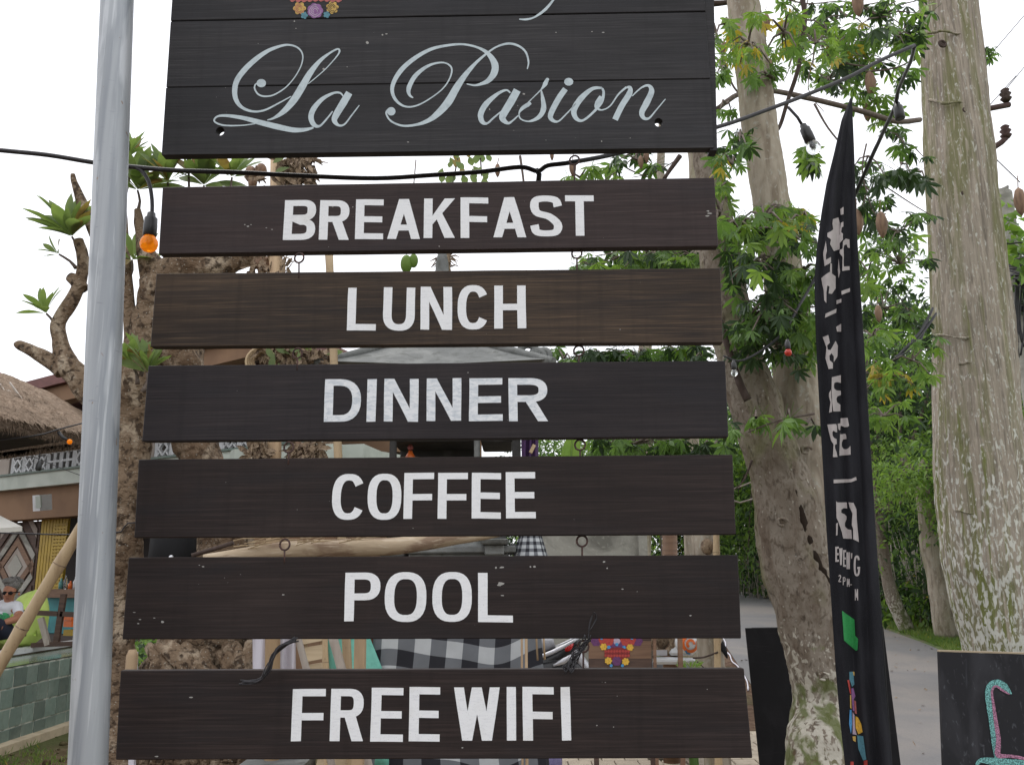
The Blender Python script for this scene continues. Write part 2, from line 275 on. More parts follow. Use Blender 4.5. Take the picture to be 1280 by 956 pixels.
M['interior'] = mat('shaded_interior', (.03, .024, .022), .9)  # near-black colour stands for the shade indoors and beneath the thatch
M['yellow'] = mat('mustard_corrugated_metal', (.42, .28, .025), .55, var=[('noise', (4, 4, 4), (.30, .19, .02), .45, .65, .7, 0)])
M['teal'] = mat('teal_painted_boards', (.035, .24, .25), .6, var=[('noise', (5, 5, 5), (.025, .16, .18), .4, .65, .8, 0)])
M['tarp'] = mat('sea_green_tarp', (.16, .50, .40), .6, coord='World', var=[('noise', (6, 6, 6), (.22, .58, .48), .45, .65, .7, .4), ('noise', (40, 40, 40), (.12, .40, .32), .55, .7, .5, 0)], bump=[((10, 10, 10), .5, .02)])
M['lime'] = mat('lime_green_fabric', (.70, .90, .24), .8, coord='World', var=[('noise', (4, 4, 4), (.54, .72, .16), .4, .65, .6, 0)], bump=[((9, 9, 9), .5, .02)])
M['skin'] = mat('tanned_skin', (.44, .20, .12), .55, spec=.35)
M['hair'] = mat('grey_hair', (.16, .15, .14), .9, var=[('noise', (200, 200, 200), (.34, .33, .31), .45, .6, .9, 0)], bump=[((200, 200, 200), .8, .01)])
M['tshirt'] = mat('white_tshirt', (.74, .76, .80), .9, var=[('noise', (7, 7, 7), (.62, .64, .70), .45, .65, .6, 0)])
M['print'] = mat('green_shirt_print', (.06, .35, .14), .9, var=[('noise', (40, 40, 40), (.03, .12, .10), .45, .6, .9, 0)])
M['navy'] = mat('navy_trousers', (.02, .025, .05), .9)
M['black'] = mat('black_plastic', (.010, .010, .011), .7, spec=.2)
M['blackcloth'] = mat('black_banner_cloth', (.013, .013, .016), .85, spec=.15, coord='World', bump=[((60, 60, 14), .6, .008)], var=[('noise', (12, 12, 2), (.026, .026, .031), .45, .65, .8, 0), ('noise', (300, 300, 300), (.03, .03, .034), .5, .6, .5, 0)])
M['print_grey'] = mat('grey_banner_print', (.42, .38, .37), .85, coord='World', var=[('noise', (30, 30, 30), (.36, .33, .32), .45, .65, .6, 0)])
M['umbr'] = mat('cream_canvas', (.72, .70, .64), .85)
M['blackboard'] = mat('black_painted_plywood', (.007, .0065, .007), .75, spec=.15, var=[('noise', (9, 9, 3), (.012, .011, .012), .5, .7, .8, .6), ('noise', (4, 4, 40), (.035, .03, .03), .62, .8, .4, .5)])
M['chalkboard'] = mat('smeared_chalkboard', (.022, .022, .025), .8, spec=.2, var=[('noise', (9, 9, 3), (.055, .055, .062), .5, .75, .8, .7), ('noise', (11, 9, 3), (.12, .13, .15), .60, .8, .55, 1.2), ('noise', (70, 9, 30), (.18, .19, .21), .62, .8, .5, .6)])
M['ch_teal'] = mat('teal_chalk', (.22, .55, .52), .95, var=[('noise', (250, 250, 250), (.05, .11, .11), .40, .56, .9, 0)])
M['ch_pink'] = mat('pink_chalk', (.55, .25, .38), .95, var=[('noise', (250, 250, 250), (.12, .06, .09), .40, .58, .9, 0)])
M['rawedge'] = mat('raw_plywood_edge', (.36, .29, .2), .85)
M['stone'] = mat('grey_shrine_stone', (.15, .155, .15), .9, coord='World', var=[('noise', (5, 5, 5), (.24, .245, .235), .45, .65, .8, .5), ('noise', (14, 14, 14), (.09, .095, .085), .54, .7, .8, .3)], bump=[((30, 30, 30), .6, .01)])
M['stonedark'] = mat('dark_shrine_stone', (.05, .048, .046), .9, coord='World', var=[('noise', (7, 7, 7), (.09, .088, .084), .5, .7, .8, .3)], bump=[((30, 30, 30), .6, .01)])
M['concrete'] = mat('weathered_concrete_wall', (.33, .32, .28), .9, coord='World', var=[('noise', (1.5, 1.5, 3), (.14, .135, .115), .5, .62, .85, .6), ('noise', (20, 20, 20), (.42, .41, .36), .56, .7, .6, 0)], bump=[((20, 20, 20), .4, .01)])
M['husk'] = mat('dried_palm_husk', (.26, .19, .125), .95, coord='World', var=[('noise', (40, 40, 20), (.10, .065, .045), .48, .62, .9, 0), ('noise', (60, 60, 60), (.5, .42, .31), .6, .72, .8, 0)], bump=[((60, 60, 30), .8, .02)])
M['driftwood'] = mat('barked_driftwood', (.40, .31, .21), .85, coord='World', var=[('noise', (4, 14, 14), (.20, .13, .085), .48, .6, .85, .5), ('noise', (8, 50, 50), (.52, .43, .32), .55, .7, .8, .3)], bump=[((8, 40, 40), .6, .01)])
M['mred'] = mat('rust_red_board', (.24, .07, .045), .8)
M['mauve'] = mat('mauve_white_cloth', (.62, .60, .66), .85)
M['chrome'] = mat('chrome', (.6, .6, .62), .2, metal=.9)
M['mblack'] = mat('black_motorbike_paint', (.015, .015, .017), .25)
M['mgrey'] = mat('silver_motorbike_panel', (.5, .5, .53), .35, metal=.4)
M['mwhite'] = mat('white_scooter_paint', (.68, .69, .7), .25, var=[('noise', (6, 6, 6), (.55, .55, .56), .5, .7, .5, 0)])
M['tyre'] = mat('black_tyre', (.02, .02, .02), .85)
M['seat'] = mat('black_vinyl_seat', (.04, .04, .044), .45)
M['orange'] = mat('orange_helmet_paint', (.75, .16, .03), .3)
M['tail'] = mat('red_lamp_lens', (.55, .02, .02), .15)
M['purplecloth'] = mat('purple_cloth', (.07, .03, .10), .9)
def checkm(name, n):
    m = mat(name, (.5, .5, .5), .85); nt = m.node_tree; N = nt.nodes; L = nt.links; bs = N['Principled BSDF']; uv = N.new('ShaderNodeTexCoord'); sp = N.new('ShaderNodeSeparateXYZ'); L.new(uv.outputs['UV'], sp.inputs[0]); outs = []
    for ax in 'XY':
        a = N.new('ShaderNodeMath'); a.operation = 'MULTIPLY'; a.inputs[1].default_value = n; L.new(sp.outputs[ax], a.inputs[0])
        b = N.new('ShaderNodeMath'); b.operation = 'PINGPONG'; b.inputs[1].default_value = 1; L.new(a.outputs[0], b.inputs[0])
        c = N.new('ShaderNodeMath'); c.operation = 'GREATER_THAN'; c.inputs[1].default_value = .5; L.new(b.outputs[0], c.inputs[0]); outs.append(c.outputs[0])
    s = N.new('ShaderNodeMath'); s.operation = 'ADD'; L.new(outs[0], s.inputs[0]); L.new(outs[1], s.inputs[1])
    d = N.new('ShaderNodeMath'); d.operation = 'DIVIDE'; d.inputs[1].default_value = 2; L.new(s.outputs[0], d.inputs[0])
    rp = N.new('ShaderNodeValToRGB'); rp.color_ramp.interpolation = 'CONSTANT'; e = rp.color_ramp.elements
    e[0].position = 0; e[0].color = (.016, .016, .022, 1); e[1].position = .3; e[1].color = (.16, .17, .185, 1); x = e.new(.8); x.color = (.50, .52, .53, 1)
    L.new(d.outputs[0], rp.inputs[0])
    nn = N.new('ShaderNodeTexNoise'); nn.inputs['Scale'].default_value = 9; nn.inputs['Detail'].default_value = 6
    mr = N.new('ShaderNodeMapRange'); mr.inputs['To Min'].default_value = .75; mr.inputs['To Max'].default_value = 1.15; L.new(nn.outputs['Fac'], mr.inputs[0])
    hs = N.new('ShaderNodeHueSaturation'); L.new(mr.outputs[0], hs.inputs['Value']); L.new(rp.outputs[0], hs.inputs['Color']); L.new(hs.outputs[0], bs.inputs['Base Color']); return m
M['poleng'] = checkm('black_grey_white_checked_cloth', 9.5)
M['poleng_small'] = checkm('small_checked_cloth', 8)
def plain(name, c, rough=.7): return mat(name, c, rough, var=[('noise', (120, 120, 120), tuple(x*.6 for x in c), .5, .65, .7, 0)])
for k, c in dict(coral=(.42,.12,.11), pyellow=(.55,.36,.09), ppurple=(.27,.12,.30), pblue=(.09,.24,.30), pred=(.42,.05,.04), vyel=(.70,.42,.05), vblue=(.07,.28,.55), vpur=(.13,.04,.13), pgreen=(.02,.25,.06), ppale=(.45,.36,.45), dred=(.22,.02,.02)).items(): M[k] = plain('painted_'+k, c)
# ================================================================ THE SIGN
def thick(b, pts, wd, PF, mi=0, closed=False):
    n = len(pts); L = []; Rr = []
    if not hasattr(wd, '__len__'): wd = [wd]*n
    for i in range(n):
        if closed: a = pts[(i-1)%n]; c = pts[(i+1)%n]
        else: a = pts[max(i-1,0)]; c = pts[min(i+1,n-1)]
        tx, ty = c[0]-a[0], c[1]-a[1]; l = math.hypot(tx, ty) or 1; nx, ny = -ty/l, tx/l; h = wd[i]/2
        L.append(PF(pts[i][0]+nx*h, pts[i][1]+ny*h)); Rr.append(PF(pts[i][0]-nx*h, pts[i][1]-ny*h))
    m = n if closed else n-1
    b.add(L+Rr, [(i, n+i, n+(i+1)%n, (i+1)%n) for i in range(m)], mi)
def spl(pts, sub=6):
    v = [Vector((p[0], p[1], 0)) for p in pts]; w = [p[2] for p in pts]; a, r = smoothpath(v, w, sub)
    return [(q.x, q.y) for q in a], r
def arc(cx, cy, rx, ry, a0, a1, n=14, e=.82):
    o = []
    for i in range(n+1):
        a = R(a0+(a1-a0)*i/n); c, s_ = math.cos(a), math.sin(a)
        o.append((cx+rx*math.copysign(abs(c)**e, c), cy+ry*math.copysign(abs(s_)**e, s_)))
    return o
def glyph(ch, w, h, tv, th):
    """strokes in a w x h box (y down): ('q', 4 points) or ('c', path) or ('o', closed path)"""
    a, b = tv/2, th/2; V = lambda x, y0=0, y1=h: ('q', [(x,y0),(x+tv,y0),(x+tv,y1),(x,y1)]); H = lambda y, x0, x1: ('q', [(x0,y),(x1,y),(x1,y+th),(x0,y+th)])
    e = tv*.98
    if ch == 'L': return [V(0), H(h-th, e, w)]
    if ch == 'E': return [V(0), H(0, e, w), H(h*.5-b, e, w*.96), H(h-th, e, w)]
    if ch == 'F': return [V(0), H(0, e, w), H(h*.46, e, w*.95)]
    if ch == 'T': return [H(0, 0, w), ('q', [(w/2-a,th*.98),(w/2+a,th*.98),(w/2+a,h),(w/2-a,h)])]
    if ch == 'I': return [('q', [(0,0),(w,0),(w,h),(0,h)])]
    if ch == 'H': return [V(0), V(w-tv), H(h*.5-b, e, w-e)]
    if ch == 'N': return [V(0), V(w-tv), ('q', [(tv*.2,0),(tv*1.15,0),(w-tv*.2,h),(w-tv*1.15,h)])]
    if ch == 'M': return [V(0), V(w-tv), ('q', [(tv*.2,0),(tv*1.2,0),(w/2+a,h*.75),(w/2-a,h*.75)]), ('q', [(w-tv*1.2,0),(w-tv*.2,0),(w/2+a,h*.75),(w/2-a,h*.75)])]
    if ch == 'A': return [('q', [(0,h),(tv*1.02,h),(w/2+tv*.5,0),(w/2-tv*.58,0)]), ('q', [(w-tv*1.02,h),(w,h),(w/2+tv*.58,0),(w/2-tv*.5,0)]), H(h*.64, w*.27, w*.74)]
    if ch == 'V': return [('q', [(0,0),(tv,0),(w/2+a,h),(w/2-a,h)]), ('q', [(w-tv,0),(w,0),(w/2+a,h),(w/2-a,h)])]
    if ch == 'W':
        x1, x2 = w*.285, w*.715
        return [('q', [(0,0),(tv,0),(x1+a,h),(x1-a,h)]), ('q', [(w/2-a,0),(w/2+a,0),(x1+a,h),(x1-a,h)]), ('q', [(w/2-a,0),(w/2+a,0),(x2+a,h),(x2-a,h)]), ('q', [(w-tv,0),(w,0),(x2+a,h),(x2-a,h)])]
    if ch == 'K': return [V(0), ('q', [(w-tv*1.2,0),(w,0),(e,h*.66),(e,h*.44)]), ('q', [(w*.40,h*.50),(w*.55,h*.32),(w,h),(w-tv*1.2,h)])]
    if ch == 'P': return [V(0), ('c', [(e,b)]+arc(w*.55, h*.285, w*.45-a, h*.285-b, -90, 90)+[(e,h*.57-b)])]
    if ch == 'R': return [V(0), ('c', [(e,b)]+arc(w*.55, h*.275, w*.45-a-.5, h*.275-b, -90, 90)+[(e,h*.55-b)]), ('q', [(w*.42,h*.53),(w*.42+tv*1.1,h*.5),(w,h),(w-tv*1.15,h)])]
    if ch == 'B': return [V(0), ('c', [(e,b)]+arc(w*.58, h*.26, w*.42-a, h*.26-b, -90, 90)+[(e,h*.52-b)]), ('c', [(e,h*.5-b+1)]+arc(w*.55, h*.735, w*.45-a, h*.265-b, -90, 90)+[(e,h-b)])]
    if ch == 'D': return [V(0), ('c', [(e,b)]+arc(w*.42, h*.5, w*.58-a, h*.5-b, -90, 90)+[(e,h-b)])]
    if ch == 'O': return [('o', arc(w/2, h/2, w/2-a, h/2-b, 0, 360-12, 29, .78))]
    if ch == 'C': return [('c', arc(w/2, h/2, w/2-a, h/2-b, -32, -328, 30, .80))]
    if ch == 'G': return [('c', arc(w/2, h/2, w/2-a, h/2-b, -32, -345, 30, .80)), H(h*.55, w*.55, w)]
    if ch == 'U': return [('c', [(a,0),(a,h*.3)]+arc(w/2, h*.62, w/2-a, h*.38-b, 180, 0)+[(w-a,h*.3),(w-a,0)])]
    if ch == 'S': return [('c', spl([(w-a*.9,h*.27,0),(w*.80,h*.12,0),(w*.5,b,0),(w*.2,h*.11,0),(a,h*.27,0),(w*.24,h*.43,0),(w*.6,h*.52,0),(w-a,h*.71,0),(w*.80,h*.89,0),(w*.5,h-b,0),(w*.2,h*.89,0),(a*.9,h*.72,0)], 4)[0])]
    if ch == '2': return [('c', spl([(a,h*.25,0),(w*.5,b,0),(w-a,h*.28,0),(w*.5,h*.6,0),(a,h-b,0),(w,h-b,0)], 4)[0])]
    if ch == '-': return [H(h*.5, 0, w)]
    return []
def letter(ch, x0, x1, y0, y1, tv, th, PF, m_, parent, off, skew=True, wob=.5):
    b = MB(); w, h = x1-x0, y1-y0; lr = random.Random(int(x0*13+y0))
    wb = [lr.uniform(-wob, wob) for _ in range(8)]
    def mp(k):
        def f(x, y):
            u, v = x/w, y/h
            px = x0+x + ((601-(x0+x))*(y1-y0-y)/5093 if skew else 0) + wb[0]*v + wb[1]*u*v + wb[4]*math.sin(v*5+u*3)*.4
            py = y0+y + wb[2]*u + wb[3]*u*v*.6 + wb[5]*math.sin(u*5)*.3
            return PF(px, py, off+k*.00012)
        return f
    for k, (t, pts) in enumerate(glyph(ch, w, h, tv, th)):
        f = mp(k)
        if t == 'q':
            n = 5; A, B, C, D = [Vector((p[0], p[1], 0)) for p in pts]; vs = []; fs = []
            for i in range(n+1):
                l = A.lerp(D, i/n); r = B.lerp(C, i/n); vs += [f(l.x, l.y), f(r.x, r.y)]
            fs = [(2*i, 2*i+2, 2*i+3, 2*i+1) for i in range(n)]; b.add(vs, fs)
        else:
            n = len(pts); wd = []
            for i in range(n):
                p = pts[i-1] if (t == 'o' or i) else pts[i]; q = pts[(i+1)%n] if (t == 'o' or i < n-1) else pts[i]
                dx, dy = abs(q[0]-p[0]), abs(q[1]-p[1]); l = math.hypot(dx, dy) or 1; wd.append(th+(tv-th)*(dy/l)**1.3)
            thick(b, pts, wd, f, closed=(t == 'o'))
    return b.build('letter', m_, parent)
TH = .024
def plank_px(c, m_, parent, name='plank', th=TH, hole=None, jit=.0):
    """c: TL TR BR BL in pixels, front face on the board plane"""
    b = MB(); N = 24; fr = []
    tl, tr_, br, bl = [Vector((*p, 0)) for p in c]; sd = int(tl.x*7+tl.y)
    if hole is None:
        vs = []; fs = []
        for i in range(N+1):
            t = i/N; a = tl.lerp(tr_, t); d = bl.lerp(br, t); n1 = noise.noise(Vector((t*9, sd, 0)))*jit; n2 = noise.noise(Vector((t*9, sd+50, 0)))*jit
            A = PB(a.x, a.y+n1); D = PB(d.x, d.y+n2); vs += [A, D, A-SN*th, D-SN*th]
        for i in range(N):
            o = 4*i; fs += [(o, o+1, o+5, o+4), (o+2, o+6, o+7, o+3), (o, o+4, o+6, o+2), (o+1, o+3, o+7, o+5)]
        fs += [(0, 2, 3, 1), (4*N, 4*N+1, 4*N+3, 4*N+2)]; b.add(vs, fs)
        return b.build(name, m_, parent, bevel=.0015)
    # plank with round holes: strips between the holes, and an octagon ring round each
    xs = [0.0]; 
    for (u, v, r) in hole: xs += [u-r*1.6, u+r*1.6]
    xs.append(1.0)
    def pt(u, v, back):
        a = tl.lerp(tr_, u); d = bl.lerp(br, u); p = a.lerp(d, v); q = PB(p.x, p.y); return q - SN*th if back else q
    asp = (tr_-tl).length/(bl-tl).length
    for i in range(len(xs)-1):
        if i % 2 == 0:
            x0, x1 = xs[i], xs[i+1]
            b.hexa([pt(x0,1,0), pt(x1,1,0), pt(x1,1,1), pt(x0,1,1)], [pt(x0,0,0), pt(x1,0,0), pt(x1,0,1), pt(x0,0,1)])
        else:
            u, v, r = hole[i//2]; n = 16; rv = r*asp; ins = []; outs = []
            for k in range(n):
                an = 2*math.pi*(k+.5)/n; c_, s_ = math.cos(an), math.sin(an); ins.append((u+r*c_, v+rv*s_)); mxx = max(abs(c_), abs(s_)); 
                ox = u+r*1.6*(c_/mxx); oy = v+ (s_/mxx); outs.append((ox, min(1, max(0, oy)) if abs(s_) > abs(c_) else v+rv*1.6*s_/mxx))
            # close outer polygon with corners
            F = []; 
            for back in (0, 1):
                vi = [pt(*p, back) for p in ins]; corners = [(u+r*1.6,1),(u-r*1.6,1),(u-r*1.6,0),(u+r*1.6,0)]
                vo = [pt(*p, back) for p in outs]; o = len(b.v); b.add(vi+vo, [(k, (k+1)%n, n+(k+1)%n, n+k) if back else (n+k, n+(k+1)%n, (k+1)%n, k) for k in range(n)])
                for q, cc in enumerate(corners):
                    k = [1, 5, 9, 13][q]; o2 = len(b.v); b.add([pt(*outs[k], back), pt(*outs[(k+1)%n], back), pt(*cc, back)], [(0,1,2)])
            vi = [pt(*p, 0) for p in ins]; vb = [pt(*p, 1) for p in ins]; b.add(vi+vb, [(k, n+k, n+(k+1)%n, (k+1)%n) for k in range(n)])
            x0, x1 = xs[i], xs[i+1]
            b.add([pt(x0,1,0), pt(x1,1,0), pt(x1,1,1), pt(x0,1,1)], [(0,3,2,1)]); b.add([pt(x0,0,0), pt(x1,0,0), pt(x1,0,1), pt(x0,0,1)], [(0,1,2,3)])
    return b.build(name, m_, parent)
def eye_hook(px, pyb, pyt, parent):
    """iron screw eye in the top edge of a board, its ring caught in the board above"""
    Y = SD + TH*.5
    a = P(px, pyb, Y-SS*.0); b = MB(); rr = 6.6*Y/FOC; c = P(px, pyt+7.5, Y)
    b.ring(c, rr, .0021, axis=(.25, 1, 0), seg=18, ts=6); b.tube([c-Vector((0,0,rr)), a-Vector((0,0,.012))], .002, 6)
    return b.build('eye_hook', M['rust'], parent)
def specks(parent, corners, n, seed, known=()):
    rr = random.Random(seed); bb = MB(); pts = list(known); tl, tr_, br, bl = [Vector((*p, 0)) for p in corners]
    cl = [(rr.random(), rr.random()) for _ in range(4)]
    for i in range(n):
        if rr.random() < .7: cu, cv = rr.choice(cl); u, v = cu+rr.gauss(0,.05), cv+rr.gauss(0,.1)
        else: u, v = rr.random(), rr.random()
        if not (.02 < u < .98 and .05 < v < .95): continue
        p = tl.lerp(tr_, u).lerp(bl.lerp(br, u), v); pts.append((p.x, p.y, rr.choice([.4,.4,.5,.8])*rr.uniform(.6,1.1)))
    for (x, y, s_) in pts:
        a0 = rr.uniform(0, 3); sx_, sy_ = s_*rr.uniform(.6,1.8), s_*rr.uniform(.5,1.1)
        bb.add([PB(x+sx_*rr.uniform(.5,1)*math.cos(a0+k*1.05), y+sy_*rr.uniform(.5,1)*math.sin(a0+k*1.05), .0004) for k in range(6)], [tuple(range(6))])
    return bb.build('paint_speck', M['speck'], parent, kind='stuff')
S_GRP = 'hanging wooden menu boards of the sign'
# --- top sign with the script lettering
top = thing('shop_sign', PB(548, 196), 'large black planked sign with flowing script name, topmost of the hanging boards', 'sign')
plank_px([(219,-62),(876,-75),(882,14),(213,26)], M['b_top'], top, jit=.25)
plank_px([(213,27),(882,15.2),(888,98.2),(207.5,109)], M['b_top'], top, jit=.3)
plank_px([(207.5,110.2),(888,99.4),(892,184.5),(202,193.5)], M['b_top'], top, hole=[((277-206)/684, .66, .0080), ((823-206)/684, .62, .0078)])
plank_px([(225,-150),(870,-163),(876,-76.5),(219,-63.2)], M['b_top'], top)
b = MB(); q = [PB(*p, off=-TH-.002) for p in ((205,200),(898,188),(888.5,-160),(226,-150))]
for s0, s1 in (((876,-160,889.5,-160),(888,187,897,187)),):
    A, B_, C_, D_ = PB(s0[0], s0[1], -.004), PB(s0[2], s0[3], -.004), PB(s1[2], s1[3], -.004), PB(s1[0], s1[1], -.004)
    b.hexa([D_, C_, C_-SN*.03, D_-SN*.03], [A, B_, B_-SN*.03, A-SN*.03])
b.build('edge_strip', M['b_top'], top)
for y0 in (-40, 60, 150):
    b = MB(); bb = [PB(300, y0+10, -TH-.003), PB(860, y0, -TH-.003)]; 
def script(cx, cy, sc, strokes, balls=()):
    for_ = MB(); k = 0
    for s_ in strokes:
        pts, wd = spl([(cx+x/sc, cy+y/sc, max(w_/sc, 1.15)) for x, y, w_ in s_], 7)
        thick(for_, pts, wd, lambda x, y, k=k: PB(x, y, .0005+k*.00012)); k += 1
    for (x, y, rx, ry) in balls:
        cxx, cyy = cx+x/sc, cy+y/sc; vs = [PB(cxx+rx/sc*math.cos(R(a)), cyy+ry/sc*math.sin(R(a)), .0005+k*.00012) for a in range(0, 360, 20)]
        for_.add(vs, [list(range(18))[::-1]]); k += 1
    return for_.build('letter', M['paint_script'], top)
A_ = (260, 40, 6.737); B__ = (470, 40, 6.4); C__ = (590, 80, 4.923)
script(*A_, [[(425,425,8),(397,450,12),(395,485,14),(425,528,14),(480,545,14),(560,530,12),(660,465,10),(740,370,9),(790,270,10),(796,190,12),(755,135,14),(680,112,16),(600,125,22),(500,165,32),(400,235,42),(310,320,46),(245,410,46),(225,500,44),(240,580,38),(290,640,26),(380,672,18),(480,660,16),(600,600,12),(700,545,8)],
  [(845,440,4),(980,325,6),(1080,215,10),(1108,165,16),(1088,148,14),(1020,185,18),(940,250,32),(860,350,50),(790,470,62),(720,580,60),(640,670,45),(560,725,20),(500,745,6)],
  [(400,775,8),(280,790,10),(130,788,14),(55,755,14),(80,715,16),(160,708,24),(300,728,34),(440,765,44),(580,800,48),(720,828,42),(820,825,30),(890,808,14)]], [(450,435,40,35)])
script(*A_, [[(1140,545,10),(1110,515,16),(1050,520,20),(960,570,34),(890,650,46),(868,720,46),(890,780,40),(940,795,18),(1000,735,14),(1050,670,10)],
  [(1190,515,58),(1140,600,62),(1080,700,56),(1066,750,44),(1100,788,20),(1150,780,14),(1210,705,12),(1275,620,8)]])
script(*B__, [[(298,530,6),(268,505,22),(263,450,38),(310,360,36),(390,290,26),(470,255,16),(550,250,12),(603,288,14),(596,360,12),(540,450,10),(440,530,10),(330,590,12),(240,600,14),(170,560,22),(132,490,28),(140,410,34),(200,310,38),(300,220,34),(430,145,26),(560,112,20),(700,102,16),(820,130,18),(900,180,34),(950,260,56),(945,330,56),(900,390,40),(850,415,26),(790,430,14),(725,418,5)],
  [(1210,300,6),(1220,240,14),(1195,160,16),(1130,110,18),(1050,97,18),(960,125,14),(880,180,16),(800,250,24),(720,340,40),(650,440,56),(580,560,64),(500,650,52),(420,710,34),(320,745,20),(210,752,16),(120,715,14),(82,655,14),(100,620,14)]], [(122,638,34,34)])
script(*B__, [[(1075,490,12),(1040,468,16),(970,500,26),(880,580,46),(838,660,46),(850,720,38),(890,733,16),(940,690,14),(1000,640,10)],
  [(1130,468,60),(1080,560,62),(1020,660,58),(1015,700,48),(1055,732,22),(1090,715,14),(1150,660,8)]])
script(*C__, [[(462,98,20),(450,125,28),(425,160,8),(370,215,6),(345,240,8)], [(425,160,6),(436,220,24),(440,280,34),(410,330,26),(350,355,10),(300,340,8),(290,305,8),(310,275,22),(345,252,26),(364,243,12)]], [(464,98,11,10)])
script(*C__, [[(575,155,34),(530,220,36),(485,310,34),(492,345,24),(530,355,10),(580,310,8),(640,245,6)]], [(595,112,28,24)])
script(*C__, [[(800,150,12),(740,155,22),(670,215,36),(628,285,36),(640,335,26),(680,350,14),(740,305,14),(795,240,20),(810,180,16),(800,150,12)], [(792,200,16),(772,240,30),(765,270,18),(800,285,8),(850,260,8),(900,190,10),(950,145,14)]])
script(*C__, [[(945,148,8),(972,148,22),(968,185,36),(920,262,36),(880,345,36)], [(985,200,6),(1040,150,10),(1085,135,16),(1105,170,34),(1075,240,40),(1045,300,34),(1058,335,22),(1090,335,12),(1130,290,8),(1190,218,6)]])
script(0, 0, 1, [[(649,24.5,1.5),(658,24.8,2.6),(668,22,2.2),(681,13,3.6),(692,0,2.6),(704,-18,2)]])
specks(top, [(213,30),(882,15),(892,184),(202,193)], 26, 5, [(459,54,2.2),(483,43,1.4),(478,44,1.2),(570,55,1.2),(405,87,2.2),(434,84,1.2),(510,178,1.6),(368,27,1.2),(370,36,1),(740,40,1.2),(754,41,1.3),(695,41,1.1),(752,177,1),(612,137,1.6),(655,118,1.3)])
# flower emblem at the upper left
def blob(cx, cy, r, m_, parent, off, n=5, lobe=.25, PF=PB, ph=0, sx=1, name='painted_flower', inner=None):
    b = MB(); k = n*8; vs = [PF(cx, cy, off)]
    for i in range(k):
        a = 2*math.pi*i/k; rr = r*(1-lobe+lobe*abs(math.cos(a*n/2+ph))); vs.append(PF(cx+rr*math.cos(a)*sx, cy+rr*math.sin(a), off))
    b.add(vs, [(0, 1+(i+1)%k, 1+i) for i in range(k)])
    ms = [m_]
    if inner:
        ms.append(inner)
        for q in range(3):
            ri = r*(.72-.22*q); pts = [(cx+sx*ri*math.cos(a)*(1+.1*math.sin(3*a)), cy+ri*math.sin(a)*(1+.1*math.cos(4*a))) for a in [2*math.pi*j/14+q for j in range(12)]]
            thick(b, pts, r*.09, lambda x, y, q=q: PF(x, y, off+.0002+q*.0001), mi=1)
    return b.build(name, ms, parent)
blob(374.5, 11, 8.2, M['pyellow'], top, .0005, 6, inner=M['coral']); blob(415.5, 10, 8.0, M['pyellow'], top, .0005, 7, ph=.4, inner=M['b_top'])
blob(394, 14, 9.6, M['ppurple'], top, .0007, 7, .12, sx=1.05, inner=M['ppale']); blob(380.5, 20, 4.6, M['pblue'], top, .0009, 5, .3); blob(408.5, 19, 4.4, M['pblue'], top, .0009, 5, .3)
for i in range(9): blob(366+7.2*i, -1+.5*math.sin(i), 4.2, M['coral'], top, .0005+.00015*(i%2), 3, .15, name='painted_petal')
blob(395, -32, 30, M['coral'], top, .0004, 8, .1, name='painted_petal')
# --- the six menu boards
def board(word, label, corners, letters, m_, tv, th, pm, hooks=(), nudge=.3, known=()):
    c = PB((corners[2][0]+corners[3][0])/2, (corners[2][1]+corners[3][1])/2)
    t = thing('menu_board', c, label, 'sign', S_GRP)
    plank_px(corners, m_, t, jit=.35)
    for (ch, x0, x1, y0, y1) in letters: letter(ch, x0, x1, y0, y1, tv, th, PB, pm, t, .0006)
    specks(t, corners, 7, int(corners[0][1]), known)
    for h_ in hooks: eye_hook(*h_, t)
    return t
B1 = board('BREAKFAST', 'dark brown board painted BREAKFAST in white capitals', [(203,234),(893,222),(898,308),(198,317.5)],
  [('B',354,394,250.5,300.2),('R',398.6,436.2,250.5,299.8),('E',443.7,478.6,249.5,299.2),('A',483.9,524.6,249,298.8),('K',529.6,568.5,248.5,297.8),('F',575.5,610.4,247,297.7),('A',616.2,658,246.8,296.8),('S',663.1,702.8,244.8,295.8),('T',707.3,743.4,244.5,294.8)], M['b_breakfast'], 10.8, 7.4, M['paint'], [(718,227,193)], known=[(885,264,2.2),(884,270,2.6),(887,267,2),(549,308,1.2),(416,259,1.1),(428,259,1.1),(441,259,1.2),(333,285,1),(306,281,1),(310,283,1.2),(314,281,.9),(340,287,1.1)])
B2 = board('LUNCH', 'faded brown board painted LUNCH in white capitals', [(195.3,342),(900.3,335),(904,428.3),(187.8,433.5)],
  [('L',433.7,470.6,360,413.2),('U',478.6,518.3,359.2,413.2),('N',525.3,564.7,358.5,412),('C',571.8,611.2,356.7,412),('H',618,657.6,357.2,410.9)], M['b_lunch'], 10.8, 8.0, M['paint'], [(721,337,309.5),(374,341,315)])
B3 = board('DINNER', 'near-black board painted DINNER in patchy white capitals', [(185.3,457),(906.6,450.8),(910.6,546),(177.3,551.5)],
  [('D',404.6,450.5,474,527.2),('I',458,469.8,474,527.2),('N',479.4,522.6,473.4,526.7),('N',532.9,576.5,473,526.2),('E',586.6,628.2,472.8,526.4),('R',635.8,685.2,472.6,526.4)], M['b_dinner'], 11, 8.2, M['paint_worn'], [(723.5,452,431),(372,456,434)])
